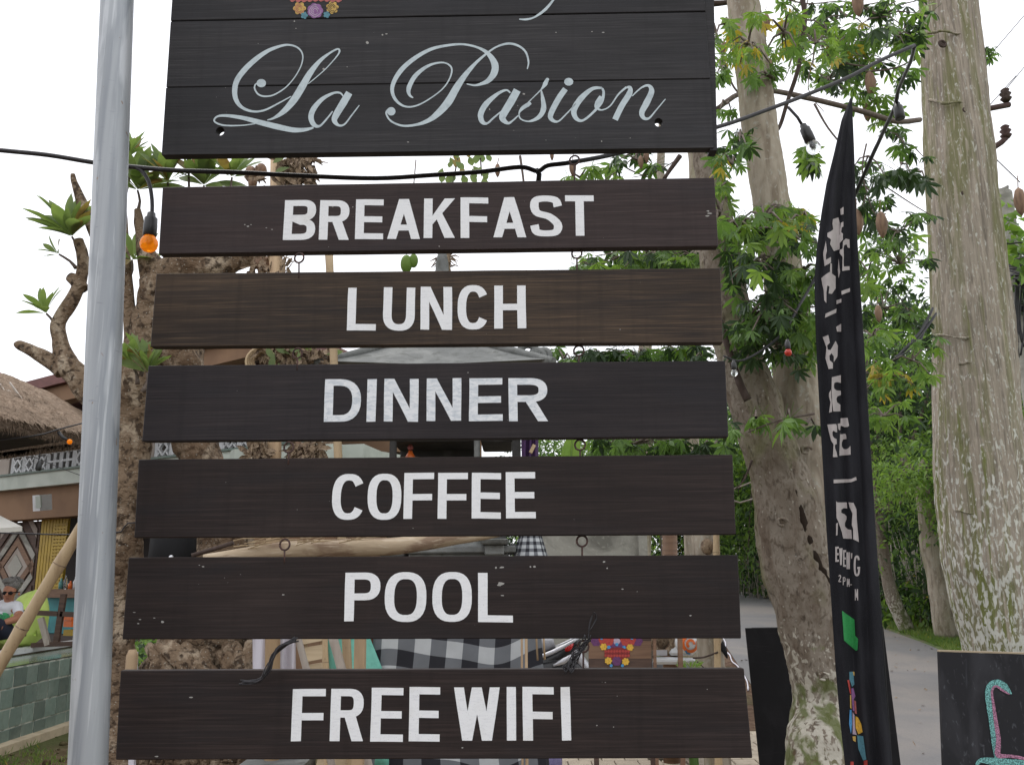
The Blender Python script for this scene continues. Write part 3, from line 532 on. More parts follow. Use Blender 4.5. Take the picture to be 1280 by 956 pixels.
B4 = board('COFFEE', 'dark brown board painted COFFEE in white capitals', [(173.3,574),(915.6,568),(920,667.8),(167.5,672)],
  [('C',414.1,455.5,592.2,649.4),('O',458.8,501.2,591.7,649.4),('F',504.5,542.1,591,648.3),('F',547.2,584.8,590.8,648.1),('E',589.8,626.7,590.7,647.8),('E',632.5,669.6,590,647.7)], M['b_coffee'], 11, 8.0, M['paint'], [(725,569,548.5),(361,573,551.5)])
B5 = board('POOL', 'very dark brown board painted POOL in white capitals', [(160.7,696.4),(922.4,693.4),(926.6,797.6),(152.6,798.8)],
  [('P',429.9,474.4,715.5,776.2),('O',480.1,532.9,714.6,776.8),('O',539.9,590,714.6,776.8),('L',597.4,640.8,715.6,777)], M['b_coffee'], 12, 8.6, M['paint'], [(727.5,694,668.5),(356,696,673)], known=[(193,772,1.7),(203,777,2.0),(175,774,1.5),(173,779,1.2),(168,765,1.4),(254,708,1.6),(354,743,1.5),(626,729,3),(624,731,2.4),(628,744,1.6),(620,709,2),(627,709,2.6),(663,708,1.6),(668,708,2),(755,702,1.8),(759,710,1.8),(778,736,1.3),(863,769,1.2)])
B6 = board('FREE WIFI', 'bottom board painted FREE WIFI in white capitals', [(150.6,837.7),(930,835),(940.7,947),(144.3,949.2)],
  [('F',363.2,405,860.8,926),('R',411.9,453.8,860.3,925.7),('E',463,503.2,859,926.3),('E',510.8,549.7,858,925.9),('W',567.2,625,858.6,925),('I',633.8,645.4,858,925),('F',653.8,693.2,857.8,925),('I',702,713.6,858.3,925)], M['b_coffee'], 12.5, 9.2, M['paint'], [(729,835,800)], known=[(239,871,2.0),(196,945,1.9),(578,934,1.2),(746,906,1.1),(767,908,1.2),(884,861,.8)])
# --- steel post
pp = thing('steel_post', (0,0,0), 'tall galvanised steel pipe post beside the left ends of the boards', 'post'); 
pa, pb_ = P(146.5, 0, 1.70), P(110, 956, 1.70); dv = (pb_-pa).normalized(); base = pb_+dv*((pb_.z)/-dv.z); tp = pa-dv*1.1; pp.location = base
b = MB(); b.tube([base, base.lerp(tp,.33), base.lerp(tp,.66), tp], .0335, 40); b.build('pipe', M['steel'], pp)
b = MB(); b.tube([tp-Vector((.02,-.07,.08)), tp+Vector((1.62,.03,-.05))], .022, 20); b.build('cross_arm', M['steel'], pp)
b = MB()
for px in (350, 790):
    a = PB(px, -150); c = Vector((a.x, SD+.02, tp.z-.1))
    b.tube([a+Vector((0,.01,0)), c], .003, 6)
b.build('hanger_rod', M['rust'], pp)
# wire knots hooked over the lower boards
def wire(name, label, path, Yb, r=.0022, n=5, spread=3, seed=1, m_='cable'):
    b = MB(); rr = random.Random(seed)
    for i in range(n):
        pts = [P(x+rr.uniform(-spread,spread), y+rr.uniform(-spread,spread), Yb+rr.uniform(-.012,.004)) for x, y in path]; b.tube(pts, r*rr.uniform(.5,1.1), 5, sub=4)
    return tag(b.build(name, M[m_]), label, 'wire')
wire('wire_knot', 'frayed black wire knotted over the top edge of the FREE WIFI board, left side', [(372,799),(350,808),(340,822),(334,838),(322,852),(302,853)], 1.775, n=9, spread=3.2)
wire('wire_knot', 'tangle of thin black wire between the POOL and FREE WIFI boards, right side', [(735,797),(728,808),(720,818),(716,829),(711,838),(707,832)], 1.775, .0014, 12, 4.5, 4)
wire('wire_knot', 'thin black wire loop over the lower edge of the POOL board above the tangle', [(735,800),(736,785),(739,772),(743,766),(745,773),(738,788)], 1.775, .0013, 2, 1, 9)
# --- festoon cable and lamps
cable = [(-120,176),(0,188),(60,194),(115,203),(158,208),(215,213),(300,216),(380,220),(470,223),(540,219),(600,215),(650,209),(672,214),(685,207),(715,203),(780,190),(900,158),(960,137),(1010,118),(1060,97),(1100,76),(1143,57)]
yy = lambda x: 1.93 if x < 720 else 1.93+(x-720)/423*.5
b = MB(); b.tube([P(x, y, yy(x)) for x, y in cable], .0055, 10, sub=5)
b.tube([P(157,208,1.93), P(175,212,1.93), P(186,228,1.93), P(190,250,1.93), P(190,268,1.93)], .0046, 8, sub=3)
b.tube([P(670,212,1.93), P(674,218,1.93), P(673,228,1.935)], .0062, 8)
b.tube([P(1143,57,2.43), P(1138,78,2.7), P(1124,110,3.3), P(1118,135,3.6), P(1104,165,4.2), P(1090,196,4.8), P(1066,250,5.35)], [.0062,.0066,.008,.009,.0105,.012,.0125], 8, sub=4, nz=.2, nf=60)
b.tube([P(1066,250,5.35), P(1020,345,5.4), P(1000,380,5.3), P(975,420,5.2), P(930,450,5.1), P(905,445,5.0)], [.0125,.010,.009,.008,.007,.006], 8, sub=4)
b.tube([P(985,134,2.2), P(997,147,2.2), P(1003,157,2.2)], .004, 6); b.tube([P(1122,114,3.45), P(1121,130,3.5)], .006, 6)
tag(b.build('light_cable', M['cable']), 'thick black rubber festoon cable sagging behind the boards across the whole photo', 'cable')
def lamp(px, py, Y, m_, label, d=(0,0,-1), s=1.0, bulb=True):
    c = P(px, py, Y); t = thing('light_bulb', c, label, 'light bulb'); d = Vector(d).normalized(); b = MB()
    b.lathe(c, [(.004*s,0),(.009*s,.003*s),(.010*s,.012*s),(.0145*s,.016*s),(.0150*s,.030*s),(.0155*s,.034*s),(.0152*s,.058*s),(.013*s,.060*s)], 18, axis=d); b.build('socket', M['socket'], t)
    if bulb:
        b = MB(); b.lathe(c+d*.0585*s, [(.010*s,0),(.0135*s,.003*s),(.019*s,.012*s),(.0205*s,.021*s),(.018*s,.031*s),(.011*s,.038*s),(.003*s,.0405*s)], 20, axis=d); b.build('bulb', m_, t)
        b = MB(); b.lathe(c+d*.062*s, [(.003*s,0),(.006*s,.012*s),(.003*s,.018*s)], 8, axis=d); b.build('filament_mount', M['socket'] if m_ is not M['amber'] else M['rust'], t)
    return t
lamp(189.5, 265, 1.93, M['amber'], 'amber glass festoon bulb in a black socket beside the BREAKFAST board')
lamp(1003, 155, 2.2, M['clear'], 'clear glass bulb in a grey black socket hanging left of the banner tip', (.35,0,-1), .95)
lamp(1121, 128, 3.5, M['clear'], 'empty black lamp socket hanging between banner tip and large trunk', (.1,0,-1), 1.35, bulb=False)
lamp(917, 450, 4.9, M['clear'], 'small clear bulb hanging beside the upper corner of the DINNER board', (0,0,-1), .95)
lamp(984, 424, 4.4, M['redglass'], 'small red bulb hanging in the leaves left of the banner', (0,0,-1), .9)
# faint far wires
b = MB(); b.tube([P(-60,556,9.5), P(40,545,9.5), P(75,536,9.6), P(130,522,9.8)], .008, 6, sub=3); b.tube([P(40,570,9.7), P(95,592,9.7), P(140,606,9.8)], .004, 5, sub=2); tag(b.build('light_cable', M['cable']), 'thin black cable strung in front of the thatched roof', 'cable')
t = thing('light_bulb', P(83,551,9.6), 'tiny orange bulb on the cable under the thatched eave', 'light bulb')
b = MB(); b.ball(P(87,552,9.6), .03, 8, 6); b.build('bulb', M['amber'], t); b = MB(); b.tube([P(73,540,9.6), P(78,546,9.6), P(84,550,9.6)], .02, 6); b.build('socket', M['socket'], t)
t = thing('light_bulb', P(48,583,9.6), 'tiny black lamp hanging in front of the lattice balcony', 'light bulb')
b = MB(); b.lathe(P(48,586,9.6), [(.012,.09),(.028,.05),(.035,0),(.02,-.02)], 8); b.build('socket', M['socket'], t); b = MB(); b.tube([P(48,579,9.6), P(50,566,9.7)], .006, 5); b.build('cord', M['cable'], t)
# ================================================================ GROUND
def sheet(name, pts2, z, m_, label=None, nz=0, res=None):
    b = MB(); b.add([Vector((x, y, z)) for x, y in pts2], [list(range(len(pts2)))]); o = b.build(name, m_, origin=(0,0,0)); o['kind'] = 'structure'; return o
b = MB(); ys = [-300, 12, 62, 1500]; b.add([Vector((x, y, gz(y))) for y in ys for x in (-900, 900)], [(2*i, 2*i+1, 2*i+3, 2*i+2) for i in range(3)]); o = b.build('ground', M['soil'], origin=(0,0,0)); o['kind'] = 'structure'
far_px = [(925,739.5),(952,742.5),(980,748),(1040,765),(1105,786),(1150,802),(1178,813),(1222,845),(1280,885)]
near_px = [(885,741),(893,760),(902,800),(935,850),(975,905),(1018,956)]
F_ = [G(*p) for p in far_px]; N_ = [G(*p) for p in near_px]
far_e = sorted([(3.0, 4.6), (-30, 3.0), (48, 4.5), (62, -9)]+[(p.y, p.x) for p in F_]); near_e = sorted([(-30, 1.0), (3.0, 1.9), (48, 1.0), (62, -16)]+[(p.y, p.x) for p in N_])
def ex(E, y): return float(np.interp(y, [q[0] for q in E], [q[1] for q in E]))
ysr = [-30, -10, 0, 3, 5]+[6+i*.75 for i in range(60)]+[55, 61]
b = MB(); vs = []
for y in ysr: vs += [Vector((ex(near_e, y), y, gz(y)+.012)), Vector((ex(far_e, y), y, gz(y)+.012))]
b.add(vs, [(2*i, 2*i+1, 2*i+3, 2*i+2) for i in range(len(ysr)-1)], 0, True); o = b.build('road', M['asphalt'], origin=(0,0,0)); o['kind'] = 'structure'
b = MB(); vs = []
for y in ysr:
    x = ex(far_e, y)
    for d, z in ((-.05,.0),(.12,.05),(.6,.10),(2,.15),(7,.25),(60,.4)): vs.append((x+d, y, gz(y)+z))
b.add(vs, [(i*6+j, i*6+j+1, (i+1)*6+j+1, (i+1)*6+j) for i in range(len(ysr)-1) for j in range(5)], 0, True); o = b.build('grass_verge', M['verge'], origin=(0,0,0)); o['kind'] = 'structure'
far_road = [(ex(far_e, y), y) for y in ysr if y < 50]; near_road = [(ex(near_e, y), y) for y in ysr if y < 50]
b = MB(); pl = []
for (x, y) in [(900,792),(907,803),(906,812),(912,818),(915,826),(922,832),(929,842),(934,852),(935,862)]: pl.append(G(x, y, .02))
b.tube(pl, .012, 5, sub=3, nz=.6, nf=20); o = b.build('chalk_line', M['mauve']); o['kind'] = 'structure'
def inside(x, y, pol):
    c = False; j = len(pol)-1
    for i in range(len(pol)):
        if (pol[i][1] > y) != (pol[j][1] > y) and x < (pol[j][0]-pol[i][0])*(y-pol[i][1])/(pol[j][1]-pol[i][1])+pol[i][0]: c = not c
        j = i
    return c
road_poly = near_road+far_road[::-1]
pav = sheet('pavement', [(.12,3.2),(1.85,3.2)]+[(p.x-.03, p.y) for p in N_[::-1] if p.y < 11]+[(ex(near_e,11.8),11.8),(.12,11.8)], .006, M['soil'])
b = MB(); b.box((0,0,.02), (.192,.192,.04)); pm = b.build('paver', M['paver'], pav, bevel=.006); n = 0; pme = pm.data; pm.location = (.25, 5.0, .012)
for i in range(24):
    for j in range(26):
        x, y = .25+i*.2+.1*(j%2), 5.0+j*.2
        if (i, j) == (0, 0) or abs(x-1.26) < .09 and y < 9: continue
        if not all(not inside(x+dx, y+dy, road_poly) for dx in (-.1,.1) for dy in (-.1,.1)) or n > 290 or y > 9.6: continue
        o = bpy.data.objects.new('paver', pme); COL.objects.link(o); o.parent = pav; o.location = (x, y, .012+rnd.uniform(-.003,.003)); o.rotation_euler = (0,0,rnd.uniform(-.02,.02)); n += 1
# ================================================================ FOLIAGE
def leafmesh(name, C, D, U, S, W, mats, mi, parent=None, label=None, cat=None, group=None, kind=None, fold=.25, tips=None):
    """C centres, D directions, U normals, S lengths, W widths: 4-triangle folded pointed leaves"""
    n = len(C); D = D/np.linalg.norm(D,axis=1)[:,None]; U = U - D*(U*D).sum(1)[:,None]; U /= np.linalg.norm(U,axis=1)[:,None]+1e-9; X = np.cross(D, U)
    S = S[:,None]; W = W[:,None]
    v = np.stack([C, C+D*S*.5+X*W*.5+U*W*fold-U*S*.02, C+D*S*.55, C+D*S*.5-X*W*.5+U*W*fold-U*S*.02, C+D*S-U*S*.18], 1).reshape(-1,3)
    base = np.arange(n)*5; f = np.stack([base,base+1,base+2, base,base+2,base+3, base+1,base+4,base+2, base+2,base+4,base+3], 1).reshape(-1,3)
    org = np.array(wloc(parent)) if parent is not None else np.array([v[:,0].mean(), v[:,1].mean(), v[:,2].min()])
    me = bpy.data.meshes.new(name); me.vertices.add(len(v)); me.vertices.foreach_set('co', (v-org).ravel()); me.loops.add(len(f)*3); me.polygons.add(len(f))
    me.loops.foreach_set('vertex_index', f.ravel()); me.polygons.foreach_set('loop_start', np.arange(len(f))*3); me.polygons.foreach_set('loop_total', np.full(len(f),3))
    for q in mats: me.materials.append(q)
    me.polygons.foreach_set('material_index', np.repeat(mi, 4)); me.update(); me.validate()
    o = bpy.data.objects.new(name, me); COL.objects.link(o)
    if parent is not None: o.parent = parent
    else: o.location = org
    if label: tag(o, label, cat, group)
    if kind: o['kind'] = kind
    return o
def rs(seed): return np.random.RandomState(seed)
def ellipsoid_pts(r, c, rad, n, shell=.55):
    d = r.normal(size=(n,3)); d /= np.linalg.norm(d,axis=1)[:,None]; q = (shell+(1-shell)*r.rand(n))[:,None]
    nzv = 1+.25*np.sin(d[:,:1]*5+c[0]*3)+.2*np.sin(d[:,2:]*6+c[1]*2+1); return np.array(c)+d*q*np.array(rad)*nzv, d
def mass(blobs, L, seed, per=900, wr=.42, droop=.3):
    """many leaves gathered into small sprays spread over ellipsoids"""
    r = rs(seed); Cs = []; Ds = []; Us = []
    for (c, rad) in blobs:
        A = rad[0]*rad[2]; ns = max(6, int(per*A)); P0, d0 = ellipsoid_pts(r, c, rad, ns)
        k = 9; off = r.normal(size=(ns,k,3))*L*1.1; cc = (P0[:,None]+off).reshape(-1,3); dd = (d0[:,None]*.5+r.normal(size=(ns,k,3))*.75).reshape(-1,3); dd[:,2] -= droop
        Cs.append(cc); Ds.append(dd); Us.append(r.normal(size=cc.shape)*.6+[0,0,1])
    C = np.concatenate(Cs); D = np.concatenate(Ds); U = np.concatenate(Us); n = len(C); S = L*(.6+.8*r.rand(n)); return C, D, U, S, S*wr, r
def tree(px, py, Y, top_px, w0, w1, blobs_px, label, L=.16, per=26, seed=1, bark='bark_mid', mid=None, mix=(.4,.25,.35,0), cat='tree', name='tree', group=None, base=None, limbs=True, wr=.42, pure=False):
    """trunk from its foot (px,py at depth Y) up to top_px; blobs_px: (px,py,dY,rx,rz in metres)"""
    b0 = base if base is not None else P(px, py, Y); t = thing(name, b0, label, cat, group)
    tp = P(*top_px, Y); pts = [b0-Vector((0,0,.1))]+([P(*q, Y) for q in (mid or [])])+[tp]; n = len(pts)
    b = MB(); b.tube(pts, [w0+(w1-w0)*i/(n-1) for i in range(n)], 12, sub=5, nz=.18, nf=2.2, seed=seed); b.build('trunk', M[bark], t)
    bl = [(tuple(P(q[0], q[1], Y+q[2])), (q[3], q[3], q[4])) for q in blobs_px]
    if limbs:
        for k, (c, rad) in enumerate(bl[:7]):
            a = pts[-1] if k % 2 else pts[-1].lerp(pts[-2], .3*rnd.random()); c = Vector(c); md = a.lerp(c, .5)+Vector((rnd.uniform(-.2,.2), rnd.uniform(-.2,.2), .15))
            b = MB(); b.tube([a, md, c, c+(c-a)*.15], [w1*.55, w1*.4, w1*.2, w1*.08], 6, sub=3, nz=.2); b.build('limb', M['twig'], t)
    C, D, U, S, W, r = mass(bl, L, seed, per, wr); mi = r.choice(4, len(C), p=mix)
    if pure: leafmesh('crown', C, D, U, S, W, LG, mi, t, kind='stuff'); return t
    # clumps of lighter and darker foliage
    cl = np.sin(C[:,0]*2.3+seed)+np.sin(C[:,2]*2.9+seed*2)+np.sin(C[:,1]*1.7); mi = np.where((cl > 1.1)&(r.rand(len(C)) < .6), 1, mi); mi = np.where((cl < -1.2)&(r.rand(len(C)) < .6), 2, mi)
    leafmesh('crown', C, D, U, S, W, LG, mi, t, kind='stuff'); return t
def rib(rx, n, y0, y1, Y, r, seed): pass
TG = 'trees in the dense wood beyond the road'
# wood beyond the road; every tree stands on the climbing ground behind the verge
def wtree(px, py, mid, top, w0, w1, blobs, label, **k):
    f = G(px, py, .15); tree(px, py, f.y, top, w0, w1, blobs, label, base=f, mid=mid, group=TG, **k)
wtree(1188, 793, [(1172,720),(1160,650)], (1150,585), .27, .17, [(1120,600,-1.6,.8,.28),(1160,612,-1.5,.7,.25),(1150,588,-1.4,.9,.3),(1190,596,-1.3,.7,.3),(1135,570,.5,.9,.4),(1175,640,-.3,.5,.3),(1128,625,-.4,.5,.3)], 'slim pale leaning trunk with feathery fern-like crown at the road bend', L=.13, per=230, seed=3, bark='bark_top', mix=(.12,.86,.02,0), wr=.26, pure=True)
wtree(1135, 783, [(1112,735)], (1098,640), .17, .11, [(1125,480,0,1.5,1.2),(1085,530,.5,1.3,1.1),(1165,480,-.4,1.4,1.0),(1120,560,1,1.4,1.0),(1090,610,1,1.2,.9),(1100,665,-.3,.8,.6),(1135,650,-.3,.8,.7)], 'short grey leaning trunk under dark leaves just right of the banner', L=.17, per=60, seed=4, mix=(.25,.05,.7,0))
wtree(960, 742, [(952,700)], (948,560), .16, .1, [(950,600,0,2.2,1.8),(915,650,1,2.0,1.5),(985,640,0,2.0,1.6),(930,540,.5,2.2,1.8),(900,590,2,2.2,1.8),(935,690,0,1.6,.9)], 'thin trunk under bright mid-green foliage left of the forked tree', L=.2, per=44, seed=5, mix=(.4,.45,.15,0))
wtree(1010, 755, [(1008,700)], (1010,520), .25, .16, [(1000,540,0,2.0,1.8),(1045,560,.5,2.0,1.8),(960,500,1,2.0,1.6),(1060,640,.5,1.8,1.6)], 'leafy tree standing behind the forked trunk and the banner', L=.19, per=44, seed=6, mix=(.3,.1,.6,0))
wtree(1232, 815, [(1230,700)], (1225,520), .2, .14, [(1225,560,1,1.3,1.3),(1275,560,1,1.4,1.4),(1290,470,0,1.3,1.1),(1235,640,1.5,1.3,1.2),(1290,660,1,1.4,1.2)], 'dark leafy tree mostly hidden behind the large pale trunk', L=.17, per=45, seed=7, mix=(.4,.15,.45,0))
wtree(1090, 768, [(1088,680)], (1085,560), .3, .2, [(1085,450,0,2.2,1.8),(1150,440,1,2.2,1.7),(1125,400,1,1.7,1.0),(1060,500,1,2.0,1.7),(1190,520,2,2.2,2.0),(1150,600,1,2.2,1.8),(1100,650,1,2.3,1.7)], 'tallest far tree rising behind the banner in the distance', L=.22, per=44, seed=8, mix=(.35,.1,.55,0))
wtree(880, 741, [(878,700)], (870,620), .3, .2, [(860,590,0,2.8,2.0),(800,610,1,2.8,1.8),(740,610,1,2.6,1.6),(905,540,0,2.4,2.0),(830,650,0,2.8,1.8),(690,620,2,2.4,1.6)], 'far round green tree seen through the gaps right of the shrine', L=.26, per=26, seed=9, mix=(.4,.4,.2,0))
tree(1300, 800, 22, (1290,560), .3, .2, [(1280,420,-6,1.0,.9),(1270,300,-9,.5,.45),(1300,500,-4,1.2,1.1),(1285,350,-8,.6,.6)], 'round-leaved tree at the right edge behind the large trunk', L=.19, per=60, seed=10, mix=(.5,.35,.15,0), group=TG, wr=.8, limbs=False, base=G(1300,800))
# undergrowth: one dense uncountable mass behind the verge
r = rs(11); bl = []
for i in range(110):
    u = i/109; px = 895+400*u; py = 742+ (px-925)*.26 if px > 925 else 742; f = G(px, py+2-4*(i%2)); Y = f.y+2.4+1.6*r.rand(); bl.append(((px-640)/FOC*Y*1.0+.15, Y, gz(Y)+.35+r.rand()*.5) and (tuple(Vector((P(px,py,Y).x, Y, gz(Y)+.3+r.rand()*.6))), (.95,.8,.6)))
for i in range(130):
    u = (i%65)/64; px = 890+410*u; Y = 40-18*u + 3*r.rand(); zc = gz(Y)+1.3+3.4*r.rand(); bl.append(((P(px,700,Y).x, Y, zc), (1.5,1.1,1.2)))
for i in range(70):
    px = 880+r.rand()*400; Y = 45-14*(px-880)/400+3*r.rand(); zc = gz(Y)+1+6.5*r.rand(); bl.append(((P(px,700,Y).x, Y, zc), (2.4,1.5,1.7)))
for i in range(40):
    px = 640+r.rand()*260; Y = 44+4*r.rand(); zc = gz(Y)+.5+4.5*r.rand(); bl.append(((P(px,700,Y).x, Y, zc), (2.4,1.5,1.6)))
C, D, U, S, W, r = mass(bl, .2, 12, 30); mi = r.choice(4, len(C), p=(.30,.14,.555,.005)); cl = np.sin(C[:,0]*2.2)+np.sin(C[:,2]*3.1)+np.sin(C[:,1]*1.3); mi = np.where((cl > 1.3)&(r.rand(len(C)) < .7), 1, mi); mi = np.where(cl < -.4, 2, mi)  # clumps of the darkest leaves paint in the wood's shaded pockets
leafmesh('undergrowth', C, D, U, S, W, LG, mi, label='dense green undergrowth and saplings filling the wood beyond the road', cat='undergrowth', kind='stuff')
b = MB()
for i in range(170):
    if i % 3: a = F_[rnd.randrange(1, len(F_)-1)]; p = a+Vector((rnd.gauss(-.2,.5), rnd.uniform(-2,2), 0))
    else: q = G(rnd.uniform(905,1180), rnd.uniform(770,955)); p = q
    p.z = gz(p.y)+.02+(.06 if p.x > ex(far_e, p.y) else 0); d = Vector((rnd.gauss(0,1), rnd.gauss(0,1), .25)).normalized()*rnd.uniform(.03,.07); x = Vector((-d.y, d.x, rnd.uniform(-.01,.02)))*.45
    b.add([p, p+d*.5+x, p+d, p+d*.5-x], [(0,1,2,3)])
o = tag(b.build('leaf_litter', M['husk']), 'fallen brown leaves scattered along the road edge', 'leaf litter'); o['kind'] = 'stuff'
# pale dry stems at the verge
b = MB()
for i in range(60):
    x = rnd.choice([rnd.uniform(1135,1165), rnd.uniform(1100,1230), rnd.uniform(925,965)]); a = G(x, 742+(x-925)*.19+rnd.uniform(-5,3)); b.tube([a, a+Vector((rnd.uniform(-.15,.15),0,.6+rnd.random())), a+Vector((rnd.uniform(-.35,.35),0,1.3+1.4*rnd.random()))], [.018,.012,.005], 5)
o = tag(b.build('dry_stems', M['bamboo_grey']), 'thin pale dry stems among the undergrowth behind the grass verge', 'stems'); o['kind'] = 'stuff'
# grass
def grassf(pts, h, seed, label):
    r = rs(seed); n = len(pts); C = np.array(pts); D = r.normal(size=(n,3))*.45+[0,0,1]; return leafmesh('grass', C, D, r.normal(size=(n,3)), h*(.5+r.rand(n)), np.full(n, h*.16), [M['grass'], M['leaf_a'], M['leaf_y']], r.choice(3, n, p=(.72,.26,.02)), label=label, cat='grass', kind='stuff', fold=.1)
pts = []; r = rs(20)
for i in range(42000):
    t = r.rand()*(len(F_)-1); k = int(t); a = F_[k].lerp(F_[min(k+1,len(F_)-1)], t-k); d = abs(r.normal())*1.6+.02; 
    pts.append((a.x+d, a.y, gz(a.y)+.03+.05*min(d,2)))
grassf(pts, .10, 21, 'short green grass growing on the verge beyond the road')
pts = []
for i in range(9000):
    px, py = r.uniform(-90,120), r.uniform(905,1010); edge = 926+ (px-0)*.20 + 10*math.sin(px*.11)+7*math.sin(px*.37)
    if py < edge or (py < edge+26 and r.rand() < .6) or math.sin(px*.23+py*.31)+math.sin(px*.11-py*.2) > .7: continue
    q = G(px, py); pts.append((q.x, q.y, 0.0))
for i in range(1500):
    q = G(r.uniform(160,330), r.uniform(935,1000)); pts.append((q.x, q.y, 0))
grassf(pts, .055, 22, 'patchy short grass on red soil in front of the pool wall')
b = MB()
for i in range(340):
    q = G(rnd.uniform(-60,330), rnd.uniform(903,990)); s_ = rnd.choice([.006,.012,.02,.035])*rnd.uniform(.6,1.3); b.ball(q+Vector((0,0,s_*.3)), s_, 6, 4, d=(1,rnd.uniform(.6,1),rnd.uniform(.5,.9)))
o = tag(b.build('soil_clods', M['soil']), 'loose clods of red soil scattered below the pool wall', 'soil'); o['kind'] = 'stuff'
# ---------------------------------------------------------------- near trees
def palm_leaf(name, n=7, L=1.0, w=.23, seed=0):
    """palmate compound leaf, unit size, stalk at origin pointing +Y"""
    b = MB(); rr = random.Random(seed)
    for k in range(n):
        a = R(-88+176*k/(n-1)+rr.uniform(-8,8)); l = L*(.74+.26*math.cos(a*.75))*rr.uniform(.85,1.08); d = Vector((math.sin(a), math.cos(a), rr.uniform(-.75,-.15))).normalized(); x = Vector((d.y,-d.x,rr.uniform(-.3,.3))).normalized(); w_ = w*l*rr.uniform(1.0,1.4)
        pr = [(0,0,0),(.25,.62,-.02),(.6,1,-.08),(.85,.55,-.2),(1,0,-.32)]; vs = [Vector((0,0,0))]
        for (t, ww, z) in pr[1:4]: c = d*l*t+Vector((0,0,z*l*.5)); vs += [c+x*w_*.5*ww+Vector((0,0,.03)), c, c-x*w_*.5*ww+Vector((0,0,.03))]
        vs.append(d*l+Vector((0,0,-.16*l)))
        b.add(vs, [(0,1,2),(0,2,3),(1,4,5,2),(2,5,6,3),(4,7,8,5),(5,8,9,6),(7,10,8),(8,10,9)])
    b.tube([(0,-.7,.12),(0,-.3,.06),(0,0,0)], .012, 3, cap=False)
    return b
PL = {}
for k, mk in (('a','leaf_a'),('b','leaf_b'),('c','leaf_c'),('y','leaf_y')):
    for q in range(2):
        b = palm_leaf('x', 6 if q else 5, seed=q*5+ord(k)); me = bpy.data.meshes.new('palmate_leaf'); me.from_pydata(b.v, [], b.f); me.materials.append(M[mk]); me.update(); PL[(k,q)] = me
def palmate_cluster(parent, specs, maxobj, seed, scale=.17, Yspread=.5, twig=True, stuffname='foliage', mult=1.0):
    """specs: (px,py,rx,ry,Y,count,keys). The first maxobj leaves are parts of their own, the rest one part."""
    rr = random.Random(seed); org = wloc(parent); allv = []; made = 0; rest = {}
    tb = MB(); items = []
    for (cx, cy, rx, ry, Y, n, keys) in specs:
        n = int(n*mult)
        subs = [(cx+rx*rr.uniform(-1,1), cy+ry*rr.uniform(-1,1), Y+rr.uniform(-Yspread,Yspread)) for _ in range(max(1, n//5))]
        if twig:
            c0 = P(cx, cy, Y)
            for s_ in subs: e = P(*s_); tb.tube([c0, c0.lerp(e,.5)+Vector((0,0,.05)), e], [.012,.008,.004], 4, cap=False)
        for i in range(n):
            s_ = subs[i % len(subs)]; p = P(s_[0]+rr.gauss(0,1)*min(rx*.22,11), s_[1]+rr.gauss(0,1)*min(ry*.22,10), s_[2]+rr.gauss(0,.12))
            items.append((p, rr.choice(keys), (s_, p)))
    rr.shuffle(items)
    for (p, k, s_) in items:
        me = PL[(k, rr.randrange(2))]; sc_ = scale*rr.choice([.5,.8,1,1,1.15])*rr.uniform(.85,1.15); a = rr.uniform(0, 2*math.pi)
        rot = Matrix.Rotation(a,3,'Z') @ Matrix.Rotation(rr.uniform(-1.15,-.15),3,'X') @ Matrix.Rotation(rr.uniform(-.4,.4),3,'Y')
        if made < maxobj:
            o = bpy.data.objects.new('leaf', me); COL.objects.link(o); o.parent = parent; o.location = p-org; o.rotation_euler = rot.to_euler(); o.scale = (sc_,)*3; made += 1
        else: rest.setdefault(k, []).append((me, rot, p, sc_))
    if rest:
        b = MB(); ms = []
        for mi_, (k, l) in enumerate(sorted(rest.items())):
            ms.append(PL[(k,0)].materials[0])
            for (me, rot, p, s_) in l: b.add([rot @ (v.co*s_) + p for v in me.vertices], [tuple(q.vertices) for q in me.polygons], mi_)
        b.build(stuffname, ms, parent, kind='stuff')
    if twig and tb.v: tb.build('twig', M['twig'], parent, kind='stuff')
def branch(parent, path, Y, rads, m_='twig', seg=8, name='branch', Y2=None, sub=4, nz=.12):
    n = len(path); Y2 = Y if Y2 is None else Y2; b = MB()
    b.tube([P(x, y, Y+(Y2-Y)*i/(n-1)) for i, (x, y) in enumerate(path)], [rads[0]+(rads[1]-rads[0])*i/(n-1) for i in range(n)], seg, sub=sub, nz=nz, nf=12)
    return b.build(name, M[m_], parent)
def pod(parent, px, py, Y, h=.16, name='seed_pod'):
    c = P(px, py, Y); b = MB(); b.lathe(c, [(.002,h*.5),(h*.13,h*.38),(h*.2,h*.1),(h*.19,-.1*h),(h*.12,-.34*h),(.003,-.5*h)], 7); b.tube([c+Vector((0,0,h*.5)), c+Vector((.01,0,h*.9))], .004, 4); return b.build(name, M['pod'], parent)
def ridge(o, fx, fz, amp, f2=0, a2=0, seed=0):
    me = o.data; org = wloc(o); nv = [v.normal.copy() for v in me.vertices]
    for v, n in zip(me.vertices, nv):
        p = v.co+org; h = noise.noise(Vector((p.x*fx+seed, p.y*fx, p.z*fz)))*amp
        if f2: h += noise.noise(Vector((p.x*f2, p.y*f2+seed, p.z*f2*.8)))*a2
        v.co += n*h
    me.update()
